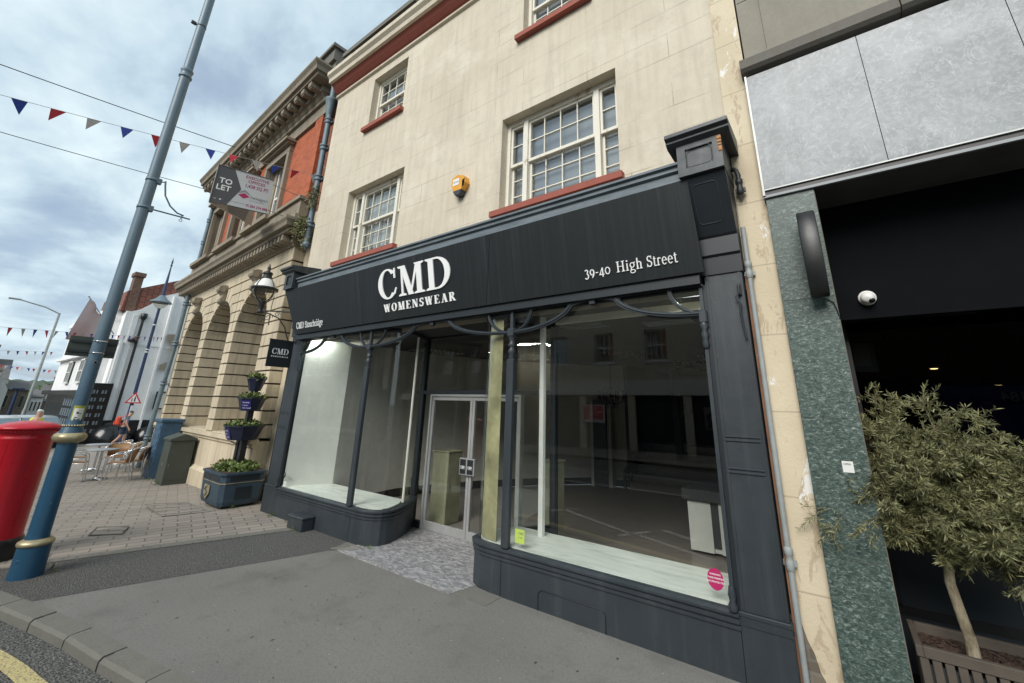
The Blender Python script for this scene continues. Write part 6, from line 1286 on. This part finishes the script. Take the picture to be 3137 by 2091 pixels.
g = G(); g.prism([(0,0),(-.5,.02),(-.55,.3),(-.2,.5),(-.25,1.6),(-.5,1.9),(-.6,2.2),(0,2.3)][::-1], (3.15,-.25,4.4), (1,0,0), (0,0,1), (0,.1,0)); g.build('corbel', 'stone_dirty', WB)
# the pub front left of it, going away down the street
PF = empty('pub_front', 'white pub with dark glazed ground floor beyond the front lamp post', 'building', (-34.8, 5.4, -.9))
g = G(); g.box(-14,0,.2,6,2.9,7.9); g.box(-14,.05,.1,.4,7.2,7.4); g.box(-14,.08,.0,.4,7.8,8.1); g.box(-14,.1,-.1,.4,5.2,5.35); g.build('wall', 'whitewash', PF)
g = G(); g.box(-14,.0,.1,6,-.5,2.9); g.box(-14,.15,-.25,.2,2.75,3.05); g.build('dark_ground_floor', 'blackgloss', PF)
g = G()
for i in range(9):
    for z in (.3,.9,1.5,2.1): g.box(-.4-i*.7-.42,-.4-i*.7,.06,.10,z,z+.45)
g.build('panes', 'cornice', PF)
g = G(); g.box(-1.8,-.7,.12,.22,3.6,5.0); g.box(-5,-3.8,.12,.22,3.6,5.0); g.box(-9,-7.8,.12,.22,3.6,5.0); g.build('window_glass', 'slate_dark', PF)
for x in (-1.8,-5,-9):
    g = G(); g.box(x-.1,x+1.2,.05,.14,3.5,3.62); g.box(x-.05,x,.06,.2,3.6,5.0); g.box(x+1.1,x+1.15,.06,.2,3.6,5.0); g.box(x+.52,x+.58,.06,.2,3.6,5.0); g.box(x-.05,x+1.15,.06,.2,4.95,5.05); g.box(x,x+1.1,.06,.2,4.25,4.31); g.build('window_frame', 'white', PF)
t = empty('gable_face', 'dark glazed end wall of the pub with small panes facing up the street', 'wall', (-33.85, 5.45, -.9)); g = G(); g.box(0,.12,-.5,.80,-.3,3.45); g.build('black_frame', 'blackgloss', t); g = G()
for i in range(3):
    for j in range(7): g.box(.121,.13,-.33+i*.36,-.33+i*.36+.09,.35+j*.42,.55+j*.42); g.box(.121,.13,-.19+i*.36,-.19+i*.36+.07,.35+j*.42,.55+j*.42)
tag(g.build('panes', 'cornice', t), kind='stuff')
# flag
t = empty('flag', 'faded pink and white flag hanging from a slanting pole off the white pub', 'flag', (-33.2,5.5,5.3)); g = G(); g.tube([(0,0,0),(1.0,-1.6,1.75)], .03, 6); g.lathe([(0,-.05),(.05,0),(0,.05)], (1.0,-1.6,1.78), 8); g.build('flagpole', 'steel', t)
g = G(); A_, B_ = Vector((.95,-1.52,1.66)), Vector((.08,-.13,.14)); n_, m_ = 10, 8; vs = []
for i in range(n_+1):
    for j in range(m_+1):
        u, v = i/n_, j/m_; p = A_.lerp(B_, u); L = 2.3*(1-u*.55); k = v*L; vs.append((p.x+.12*math.sin(u*9+v*2)*v, p.y-.42*v*(1-u*.5)+.10*math.sin(u*12), p.z-k))
g.add(vs, [(i*(m_+1)+j,(i+1)*(m_+1)+j,(i+1)*(m_+1)+j+1,i*(m_+1)+j+1) for i in range(n_) for j in range(m_)], True); 
n = NT('faded_flag_cloth'); M['flagc'] = n.done(n.ramp(n.noise(.7, 2), [(.40, (.50,.30,.28)), (.62, (.60,.46,.44))]), .8); g.build('cloth', 'flagc', t)
# teal shop sign edge beyond
t = empty('teal_shopfront', 'narrow bright blue and teal shopfront edge just left of the lamp post', 'shopfront', (*az(8.35,44)[:2], -1)); g = G(); g.box(-.3,.3,-.55,.45,0,4.3); g.build('facade', 'cabinet_blue', t); g = G(); g.box(.3,.36,-.8,-.3,2.0,3.2); g.build('projecting_sign', 'black', t)
# second Victorian lamp post with warning sign
px_, py_, _ = az(12.2, 32.6); zb = zg(px_)
t = empty('lamp_post', 'slim dark blue Victorian lamp post with lantern before the white building', 'lamp post', (px_,py_,zb))
g = G(); g.tube([(0,0,0),(0,0,1.2),(0,0,7.6)], [.13,.09,.07], 12); g.tube([(0,0,8.35),(0,0,10.3)], [.10,.03], 8); g.lathe([(.0,10.2),(.06,10.3),(.03,10.4),(.05,10.5),(0,10.85)], (0,0,0), 8)
n = NT('navy_lamp_paint'); M['navy'] = n.done((.018,.035,.09), .4); g.build('shaft', 'navy', t)
g = G()
for z in (2.6,5.0,5.15,6.6): g.lathe([(.085,-.03),(.095,0),(.085,.03)], (0,0,z), 12)
g.build('white_bands', 'white', t); g = G(); g.lathe([(.08,7.55),(.25,7.72),(.42,7.95)], (0,0,0), 18); g.build('lantern_globe', 'lampglass', t); g = G(); g.lathe([(.55,7.95),(.50,8.02),(.28,8.18),(.16,8.35),(.1,8.4)], (0,0,0), 18); g.build('lantern_hood', 'pipe_blue', t)
t = empty('warning_sign', 'red bordered triangular pedestrian warning sign on the slim dark lamp post', 'sign', (px_+.14,py_,zb+2.15), R(90-12)); g = G()
tri = lambda s_: [(-.36*s_,.0+.21*(1-s_)),(.36*s_,.0+.21*(1-s_)),(0,.62-.41*(1-s_))]
g.prism(tri(1.0), (0,0,0), (1,0,0), (0,0,1), (0,.01,0)); p = g.build('border', 'redprint', t); g = G(); g.prism(tri(.70), (0,-.004,0), (1,0,0), (0,0,1), (0,.003,0)); g.build('face', 'white', p)
g = G()
for cx_, s_ in ((.04,1.0),(-.08,.72)):
    g.prism([(cx_-.028*s_,.10+.0),(cx_-.005,.10),(cx_,.2*s_+.03),(cx_+.005,.10),(cx_+.03*s_,.10),(cx_+.03*s_,.31*s_+.02),(cx_-.028*s_,.31*s_+.02)], (0,-.007,0), (1,0,0), (0,0,1), (0,.002,0)); g.prism([(cx_+.024*s_*math.cos(a),.35*s_+.02+.024*s_*math.sin(a)) for a in (6.28*i/10 for i in range(10))], (0,-.007,0), (1,0,0), (0,0,1), (0,.002,0))
g.build('pictogram', 'black', p); g = G(); g.box(-.05,.05,.0,.008,-.55,-.12); g.build('small_plate', 'boardwhite', t)
# modern street light
x_, y_, _ = az(5.42, 42); zb = zg(x_)
t = empty('street_light', 'tall grey modern street light with long arm over the road', 'street light', (x_,y_,zb)); g = G(); g.tube([(0,0,0),(0,0,1.4),(.1,-.0,8.1)], [.11,.085,.06], 10); g.tube([(.1,0,8.05),(.2,-.7,8.35),(.3,-1.9,8.6)], .04, 8); g.build('column', 'galv', t); g = G(); g.bev(.2,.4,-2.4,-1.85,8.56,8.66,.03); g.build('lamp_head', 'galv', t)
# navy post further left
x_, y_, _ = az(4.6, 38); t = empty('lamp_post', 'short navy post standing by the parked vehicles', 'lamp post', (x_,y_,zg(x_))); g = G(); g.tube([(0,0,0),(0,0,3.0)], [.09,.06], 8); g.bev(-.2,.2,-.25,.25,2.9,3.0,.02); g.build('shaft', 'navy', t)
# ================================================================ far street
def house(name, a0, a1, d, z0, z1, wall, roof, label, rh=1.2, rows=2, cols=4, dep=10, chim=0, gable=False):
    P, Q = Vector(az(a0, d)), Vector(az(a1, d)); L = (Q-P).length; ang = math.atan2(Q.y-P.y, Q.x-P.x)
    t = empty(name, label, 'building', (P.x, P.y, z0), ang); H_ = z1-z0      # local x along the wall, -y faces the camera
    g = G(); g.box(0,L,0,dep,0,H_); 
    if gable: g.prism([(0,H_),(L,H_),(L/2,H_+rh)], (0,0,0), (1,0,0), (0,0,1), (0,dep,0))
    g.build('wall', wall, t); g = G()
    if gable: g.prism([(-.2,H_-.05),(L/2,H_+rh+.1),(L+.2,H_-.05),(L/2,H_+rh-.2)], (0,.2,0), (1,0,0), (0,0,1), (0,dep,0))
    else: g.prism([(-.2,H_),(-.2,H_+.08),(dep/2,H_+rh),(dep,H_)], (0,0,0), (0,1,0), (0,0,1), (L,0,0))
    r_ = g.build('roof', roof, t)
    for k in range(chim): g = G(); x = L*(k+.4)/max(chim,1); g.box(x,x+.9,dep*.35,dep*.5,H_+rh*.5,H_+rh+1.3); g.box(x-.08,x+.98,dep*.33,dep*.52,H_+rh+1.1,H_+rh+1.25); g.build('chimney', 'oldbrick', r_)
    for j in range(rows):
        for i in range(cols):
            w_ = L/cols; x = w_*(i+.28); z = H_*(j+.25)/rows; f = G(); f.box(x-.05,x+w_*.40+.05,-.06,.02,z-.06,z+H_/rows*.5+.05); f_ = f.build('window', 'valance' if wall == 'white' else 'stone_dirty', t); g = G(); g.box(x,x+w_*.40,-.08,-.055,z,z+H_/rows*.5); g.build('pane', 'slate_dark', f_)
    return t
house('stone_church_hall', .6, 3.9, 62, -2.0, 2.6, 'oldbrick', 'roofslate', 'large dark stone hall with steep roof and pale gothic window at far left', 2.6, 1, 3, 12, 1)
house('stone_terrace', 3.9, 5.25, 66, -2.1, 2.2, 'oldbrick', 'roofslate', 'dark stone terrace with bay windows in the distance', 1.0, 2, 3, 10, 0)
t = empty('gothic_gable', 'pale pointed stone window gable on the distant hall', 'gable', (*az(3.35,61)[:2], -2)); g = G(); g.prism([(-.7,0),(.7,0),(.7,4.2),(0,5.6),(-.7,4.2)], (0,0,0), (0,1,0), (0,0,1), (.5,0,0)); g.build('facing', 'offwhite', t); g = G(); g.prism([(-.3,.8),(.3,.8),(.3,3.6),(0,4.3),(-.3,3.6)], (.5,0,0), (0,1,0), (0,0,1), (.03,0,0)); g.build('lancet', 'slate_dark', t)
t = empty('chimney_stack', 'round topped stone chimney at the extreme left of the skyline', 'chimney', (*az(2.75,60)[:2], 2.6)); g = G(); g.lathe([(.6,-1.5),(.55,.2),(.65,.3),(.5,.4),(.5,1.0),(.7,1.1),(.7,1.35),(.4,1.5)], (0,0,0), 10); g.build('stack', 'stone_dirty', t)
house('white_terrace', 5.35, 6.25, 74, -2.3, 1.5, 'white', 'roofslate', 'white painted distant house with three columns of sash windows', .9, 2, 4, 10, 0)
house('cream_shops', 6.25, 8.1, 78, -2.5, -.2, 'valance', 'roofslate', 'low cream fronted shops in the distance under a brown brick upper storey', .2, 1, 4, 12, 0)
house('brown_brick_block', 6.3, 7.9, 82, -2.5, 1.0, 'brownbrick', 'roofslate', 'brown brick upper storey behind the low cream shops', 1.0, 1, 2, 12, 2)
house('red_roofed_house', 7.55, 8.9, 92, -2.8, 1.9, 'brownbrick', 'tiles', 'small distant house with bright red clay roof', 2.2, 1, 2, 9, 0, True)
house('slate_roofed_house', 5.9, 7.4, 100, -2.8, 1.8, 'oldbrick', 'roofslate', 'dull slate roofed houses behind the white terrace', 1.6, 1, 4, 12, 1)
# hills, trees and roofs on them
def ridge(name, d, a0, a1, zf, mat, n_=60, jag=0, kind='structure'):
    g = G(); vs = []; rnd = random.Random(int(d))
    for i in range(n_+1):
        a = a0+(a1-a0)*i/n_; top = zf(a)+rnd.uniform(-jag, jag); vs += [az(a, d*.80, -30), az(a, d, top), az(a, d*1.3, -30)]
    fs = []
    for i in range(n_): fs += [(3*i,3*i+3,3*i+4,3*i+1), (3*i+1,3*i+4,3*i+5,3*i+2)]
    g.add(vs, fs, True); return tag(g.build(name, mat), kind=kind)
n = NT('far_wooded_hill'); v = n.noise(.018, 8, .75); M['hill'] = n.done(n.ramp(v, [(.38, (.03,.05,.035)), (.52, (.055,.085,.05)), (.66, (.11,.14,.08))]), .95)
n = NT('near_wooded_hill'); v = n.noise(.05, 8, .8); M['hill2'] = n.done(n.ramp(v, [(.38, (.035,.055,.022)), (.52, (.07,.10,.035)), (.64, (.13,.15,.07)), (.72, (.45,.42,.38))]), .95)
ridge('hills', 2300, -12, 30, lambda a: 52-3.2*(a-5)+5*math.sin(a*1.1), 'hill', 160, 3.5)
ridge('hillside', 800, -12, 30, lambda a: 7.5+2*math.sin(a*1.7), 'hill2', 140, 1.2)
rnd = random.Random(8); g = G()
for i in range(90):
    a = rnd.uniform(-2, 12); d = rnd.uniform(690, 790); x, y, _ = az(a, d); w_ = rnd.uniform(4, 9); z = -8+rnd.uniform(0, 9)+(d-690)*.05; g.box(x, x+w_, y, y+w_*1.2, z-6, z)
tag(g.build('hillside_houses', 'offwhite'), kind='stuff')
def tree(a, d, z0, h_, r, seed, label):
    x, y, _ = az(a, d); t = empty('tree', label, 'tree', (x, y, z0), 0, 'distant trees below the hills'); g = G(); g.tube([(0,0,0),(.2,0,h_*.5),(0,.2,h_*.9)], [r*.09,r*.06,r*.02], 6)
    rr = random.Random(seed)
    for k in range(5): aa = rr.uniform(0,6.3); g.tube([(.1,0,h_*.4),(r*.6*math.cos(aa),r*.6*math.sin(aa),h_*rr.uniform(.6,.85))], [r*.04,r*.01], 4)
    g.build('trunk', 'bark', t); g = G()
    for k in range(16):
        q = Vector((rr.gauss(0,1), rr.gauss(0,1), rr.gauss(0,.7))).normalized()*rr.uniform(.2,.8); leafy(g, (q.x*r, q.y*r, h_*.68+q.z*h_*.28), (r*.42,r*.42,h_*.18), 130, r*.14, seed*31+k, wd=.55)
    g.build('crown', 'leaf_tree', t)
for i, (a, d, h_, r, lab) in enumerate(((6.9,130,7.5,4.2,'rounded bright green tree rising highest behind the brown brick block'),(6.2,140,6.0,4.0,'darker tree left of the brightest green tree'),(7.6,150,7.0,4.5,'green tree right of the brightest one, beside the red roof'),(5.7,170,6.5,4.5,'smallest distant tree above the white terrace'),(8.3,120,6.0,3.8,'tree mostly hidden behind the front lamp post'))): tree(a, d, -3.6, h_, r, 50+i, lab)
# ================================================================ vehicles beyond the pillar box
def car(loc, rz, body, label, cat='car', van=False):
    t = empty('parked_'+cat, label, cat, loc, rz); L, Wd = (5.2, 1.95) if van else (4.3, 1.75)
    prof = [(-L/2,.35),(-L/2,.80),(-L/2+.15,.95),(-L/2+.75,1.45),(-L/2+1.1,1.50),(.35,1.48),(1.05,1.0),(L/2-.15,.88),(L/2,.7),(L/2,.35)] if not van else [(-L/2,.4),(-L/2,1.9),(-L/2+.15,2.05),(.9,2.05),(1.6,1.25),(L/2-.1,1.05),(L/2,.8),(L/2,.4)]
    m_ = bpy.data.materials.get('car_'+body) or plain('car_'+body, {'white':(.6,.61,.6),'silver':(.35,.38,.40),'teal':(.25,.40,.42),'black':(.015,.016,.018)}[body], .25, var=.03); 
    g = G(); bm = bmesh.new(); vs1 = [bm.verts.new((x,-Wd/2,z)) for x, z in prof]; f = bm.faces.new(vs1); r_ = bmesh.ops.extrude_face_region(bm, geom=[f]); bmesh.ops.translate(bm, verts=[v for v in r_['geom'] if isinstance(v, bmesh.types.BMVert)], vec=(0,Wd,0))
    for v in bm.verts:
        if v.co.z > 1.2: v.co.y *= .82
    bmesh.ops.bevel(bm, geom=bm.edges[:], offset=.05, segments=2, affect='EDGES'); bmesh.ops.recalc_face_normals(bm, faces=bm.faces[:]); bm.verts.index_update(); g.add([tuple(v.co) for v in bm.verts], [tuple(v.index for v in f.verts) for f in bm.faces], True); bm.free(); g.build('body', m_, t)
    g = G(); zt = 1.42 if not van else 1.9; g.prism([(-L/2+.55,1.02),(-L/2+.95,zt),(.25,zt),(.80,1.02)] if not van else [(.2,1.25),(.2,1.85),(.85,1.85),(1.3,1.25)], (0,-Wd*.452,0), (1,0,0), (0,0,1), (0,Wd*.904,0)); g.build('side_windows', 'blackgloss', t)
    g = G(); g.add([(.48,-Wd*.39,1.42),(.48,Wd*.39,1.42),(1.06,Wd*.43,1.02),(1.06,-Wd*.43,1.02)] if not van else [(1.04,-Wd*.38,1.98),(1.04,Wd*.38,1.98),(1.62,Wd*.42,1.28),(1.62,-Wd*.42,1.28)], [(3,2,1,0)]); g.build('windscreen', 'pipe_blue', t)
    for x in (-L*.31, L*.31):
        for s_ in (-1, 1): g = G(); g.tube([(x,s_*(Wd/2-.18),.32),(x,s_*(Wd/2+.01),.32)], .32, 18); w_ = g.build('wheel', 'black', t); g = G(); g.tube([(x,s_*(Wd/2-.0),.32),(x,s_*(Wd/2+.02),.32)], .19, 14); g.build('rim', 'alu', w_)
    for s_ in (-1, 1): g = G(); g.bev(L/2-.08,L/2+.01,s_*(Wd/2-.42),s_*(Wd/2-.12),.64,.76,.02); g.build('headlight', 'white', t); g = G(); g.bev(-L/2-.01,-L/2+.05,s_*(Wd/2-.32),s_*(Wd/2-.08),.72,.88,.02); g.build('tail_light', 'redprint', t)
    return t
for a, d, rz, b_, lab in ((3.9,30,-2,'white','white hatchback nearest, roof showing left above the red post box'),(6.2,33,3,'silver','silver car whose roof shows behind the yellow shirt'),(4.9,37,0,'black','black car between the white and silver ones'),(2.6,40,0,'teal','pale teal car at the far left edge of the street')):
    x, y, _ = az(a, d); car((x, y, zg(x)), R(rz), b_, lab)
# ================================================================ people
def skinned(name, pts, edges, rad, mat, parent, lvl=1, root=0):
    me = bpy.data.meshes.new(name); me.from_pydata(pts, edges, []); o = bpy.data.objects.new(name, me); COL.objects.link(o)
    sk = o.modifiers.new('s', 'SKIN'); lay = me.skin_vertices[0] if me.skin_vertices else None
    if lay is None: me.skin_vertices.new() if hasattr(me.skin_vertices, 'new') else None
    lay = me.skin_vertices[0]
    for i, r in enumerate(rad): lay.data[i].radius = r if isinstance(r, tuple) else (r, r); lay.data[i].use_root = (i == root)
    sb_ = o.modifiers.new('b', 'SUBSURF'); sb_.levels = lvl; sb_.render_levels = lvl
    dg = bpy.context.evaluated_depsgraph_get(); dg.update(); m2 = bpy.data.meshes.new_from_object(o.evaluated_get(dg)); o.modifiers.clear(); o.data = m2
    m2.materials.clear(); m2.materials.append(M[mat])
    for p in m2.polygons: p.use_smooth = True
    o.parent = parent; return o
def person(loc, rz, label, stride=.30, lean=.05, shirt='shirt_blue', bottoms='shorts', hat=None, bag=False, group=None, short=True):
    """walking figure facing local +X"""
    t = empty('person', label, 'person', loc, rz, group)
    P = []; E = []; Rr = []
    def v(x, y, z, r, par=None): P.append((x+lean*max(0, z-.9)*1.3, y, z)); Rr.append(r); i = len(P)-1; (E.append((par, i)) if par is not None else None); return i
    hip = v(0,0,.93,(.145,.115)); w_ = v(0,0,1.10,(.135,.10),hip); ch = v(0,0,1.30,(.155,.115),w_); nk = v(.01,0,1.47,(.06,.06),ch); hd0 = v(.035,0,1.56,(.075,.085),nk); hd = v(.04,0,1.65,(.085,.10),hd0); tp = v(.03,0,1.72,(.065,.07),hd); ns = v(.135,0,1.615,(.014,.014),hd0)
    feet = []
    for s_, st in ((1, stride), (-1, -stride)):
        h_ = v(0,s_*.09,.86,.095,hip); k = v(.10+st*.35 if st > 0 else st*.30+.06,s_*.10,.49,.065,h_); c = v((.10+st*.35 if st > 0 else st*.30+.06)+(-.02 if st > 0 else -.10),s_*.10,.32,.06,k); a_ = v(st*.95 if st > 0 else st*1.0-.06,s_*.10,.10 if st > 0 else .17,.04,c); f = v((st*.95 if st > 0 else st*1.0-.06)+.16,s_*.11,.045 if st > 0 else .05,(.045,.03),a_); feet.append((P[a_], P[f]))
    for s_, st in ((1, -stride), (-1, stride)):
        sh_ = v(0,s_*.19,1.41,.058,ch); el = v(st*.40-.02,s_*.245,1.13,.043,sh_); wr_ = v(st*.85+.08,s_*.25,.90,.030,el); pm = v(st*.95+.11,s_*.25,.83,(.036,.02),wr_)
        for j in range(4): a = v(P[pm][0]-lean*0+.035-.022*j-.0,s_*.25,.775-.004*abs(j-1),.009,pm); v(P[a][0]+.012,s_*.243,.735,.0075,a)
        th = v(P[pm][0]+.045,s_*.235,.815,.010,pm)
    skinned('body', P, E, Rr, 'skin', t)
    # clothes follow the same joints, slightly larger
    top = [0,1,2,3]; sel = P; 
    Q = [P[0], P[1], P[2], (P[3][0],0,1.44)]; q_e = [(0,1),(1,2),(2,3)]; q_r = [(.16,.13),(.15,.12),(.172,.132),(.085,.08)]
    for s_, st in ((1, -stride), (-1, stride)): i0 = len(Q); b_ = lean*.6; Q += [(b_,s_*.19,1.41),(st*.30+b_,s_*.235,1.20)]; q_e += [(2,i0),(i0,i0+1)]; q_r += [.075,.066]
    skinned('shirt', Q, q_e, q_r, shirt, t)
    Q = [P[0]]; q_e = []; q_r = [(.158,.13)]
    for s_, st in ((1, stride), (-1, -stride)):
        kx = (.10+st*.35 if st > 0 else st*.30+.06); i0 = len(Q); Q += [(0,s_*.09,.86),(kx*.95,s_*.10,.53)]; q_e += [(0,i0),(i0,i0+1)]; q_r += [.112,.092]
        if not short: ax_ = st*.95 if st > 0 else st*1.0-.06; Q.append((ax_,s_*.10,.14)); q_e.append((i0+1,i0+2)); q_r.append(.07)
    skinned('trousers', Q, q_e, q_r, bottoms, t)
    hx = lean*1.0+.03
    skinned('hair' if not hat else 'hat', [(hx-.02,0,1.62),(hx,0,1.70),(hx+.02,0,1.745)], [(0,1),(1,2)], [(.085,.085),(.098,.105),(.075,.08)], hat or 'hair', t)
    for a, f in feet: skinned('shoe', [(a[0]-.03,a[1],max(a[2]-.05,.04)),(f[0]-.03,f[1],f[2]+.005),(f[0]+.05,f[1],f[2])], [(0,1),(1,2)], [(.045,.045),(.05,.04),(.042,.03)], 'shirt_white', t)
    g = G()
    for s_ in (-1,1): g.lathe([(0,-.008),(.010,0),(0,.008)], (hx+.098,s_*.032,1.645), 6)
    g.build('eyes', 'black', t)
    if bag:
        g = G(); g.bev(-.34,-.13,-.16,.16,1.02,1.46,.06); g.bev(-.40,-.32,-.12,.12,1.04,1.25,.03); b_ = g.build('rucksack', 'bag', t); g = G()
        for s_ in (-1,1): g.tube([(-.14,s_*.11,1.42),(-.02,s_*.12,1.50),(.14,s_*.12,1.38),(.12,s_*.13,1.15),(-.12,s_*.14,1.06)], .018, 5)
        g.build('straps', 'bag', b_)
    return t
x, y, _ = az(11.75, 31.0); person((x, y+.15, zg(x)), R(75), 'person walking away right with an orange red rucksack, blue shirt and shorts', .19, .16, 'shirt_blue', 'shorts', None, True)
x, y, _ = az(6.3, 24); person((x, y, zg(x)), R(120), 'person in a yellow shirt and pale cap standing behind the red post box', .05, .0, 'shirt_yellow', 'shorts', 'shirt_white')
x, y, _ = az(3.35, 21); person((x, y, zg(x)), R(200), 'person in a white top and cap at the far left edge', .10, .02, 'shirt_white', 'shorts', 'shirt_white')
# ================================================================ across the street (seen mirrored in the shop glass)
def opposite(name, x0, x1, h_, mat, label, fascia, text=None, wins_=3, storeys=2, tm='letter'):
    t = empty(name, label, 'building', (x0, -12.0, -.1)); L = x1-x0; zf = 3.3
    hs = []
    for s_ in range(storeys):
        for i in range(wins_): w_ = L/wins_; hs.append((w_*(i+.3), w_*(i+.3)+min(1.2, w_*.4), zf+.9+s_*2.7, zf+2.4+s_*2.7))
    # wall faces +Y (towards the shop)
    g = G(); 
    xs = sorted({0, L, *[h[0] for h in hs], *[h[1] for h in hs]}); zs = sorted({zf, h_, *[h[2] for h in hs], *[h[3] for h in hs]})
    for i in range(len(xs)-1):
        for j in range(len(zs)-1):
            a, b, c, d = xs[i], xs[i+1], zs[j], zs[j+1]
            if not any(h[0] < (a+b)/2 < h[1] and h[2] < (c+d)/2 < h[3] for h in hs): g.add([(b,0,c),(a,0,c),(a,0,d),(b,0,d)], [(0,1,2,3)])
    g.box(0,L,-9,-.5,-.1,h_); g.box(-.05,L+.05,-.3,.2,h_-.05,h_+.2); g.build('wall', mat, t)
    for a, b, c, d in hs:
        f = G(); f.box(a,b,-.16,-.10,c,c+.06); f.box(a,b,-.16,-.10,d-.06,d); f.box(a,a+.06,-.16,-.10,c,d); f.box(b-.06,b,-.16,-.10,c,d); f.box(a,b,-.15,-.11,(c+d)/2-.03,(c+d)/2+.03)
        for k in range(1,4): f.box(a+(b-a)*k/4-.012,a+(b-a)*k/4+.012,-.14,-.12,c,d)
        f.box(a-.08,b+.08,-.1,.06,c-.1,c); w_ = f.build('window', 'white', t); g = G(); g.box(a,b,-.20,-.17,c,d); g.build('pane', 'glass_old', w_)
    g = G(); g.box(0,L,-.05,.12,2.6,zf); fs = g.build('fascia', fascia, t)
    g = G(); n_ = max(2, int(L/2.2))
    for i in range(n_+1): x = (L-.35)*i/n_; g.box(x,x+.35,-.1,.05,0,2.6)
    g.build('pilasters', mat, t); g = G(); g.box(0,L,-.1,-.06,0,.5); g.build('stallriser', 'slate', t); g = G(); g.box(0,L,-.30,-.22,0,2.6); g.build('shop_window', 'slate_dark', t)
    if text: g = G(); sans(g, text[0], (text[1], .13, 2.75), (-1,0,0), (0,0,1), .38, 'CENTER', 0, 1.0, .03); g.build('shop_lettering', tm, fs)
    return t
opposite('opposite_building', -13.2, -2.4, 7.6, 'stucco', 'cream building across the street with sash windows and stone pilasters', 'valance', None, 4, 1)
opposite('opposite_building', -2.4, 9, 8.4, 'brownbrick', 'dark brown brick building across the street behind the viewer', 'slate', None, 4, 0)
opposite('opposite_building', -24, -13.2, 8.2, 'brownbrick', 'brown brick building across the street left of the cream one', 'slate', None, 4, 2)
opposite('opposite_building', -40, -24, 7.5, 'stone_grey', 'grey sandwich shop building across the street further down', 'shirt_blue', ('SUBWAY', 4.6), 5, 1, 'yel_plate')
t = empty('letting_board', 'red and white TO LET board on the cream building across the street', 'board', (-9.75,-11.8,1.6)); g = G(); g.box(-.62,.62,-.02,.0,-.42,.42); g.build('backing', 'boardwhite', t); g = G(); g.box(-.55,.55,.002,.006,-.30,.36); p = g.build('red_field', 'redprint', t)
for i, (tx, hh) in enumerate((('BURLEY',.12),('BROWNWOOD',.12),('TO LET',.16),('0121 426 2284',.09))): g = G(); sans(g, tx, (0,.009,.20-i*.16), (-1,0,0), (0,0,1), hh*.75, 'CENTER', 0, 1, .01); g.build('print', 'letter', p)
t = empty('parked_car_anchor', 'x', 'x'); bpy.data.objects.remove(t)
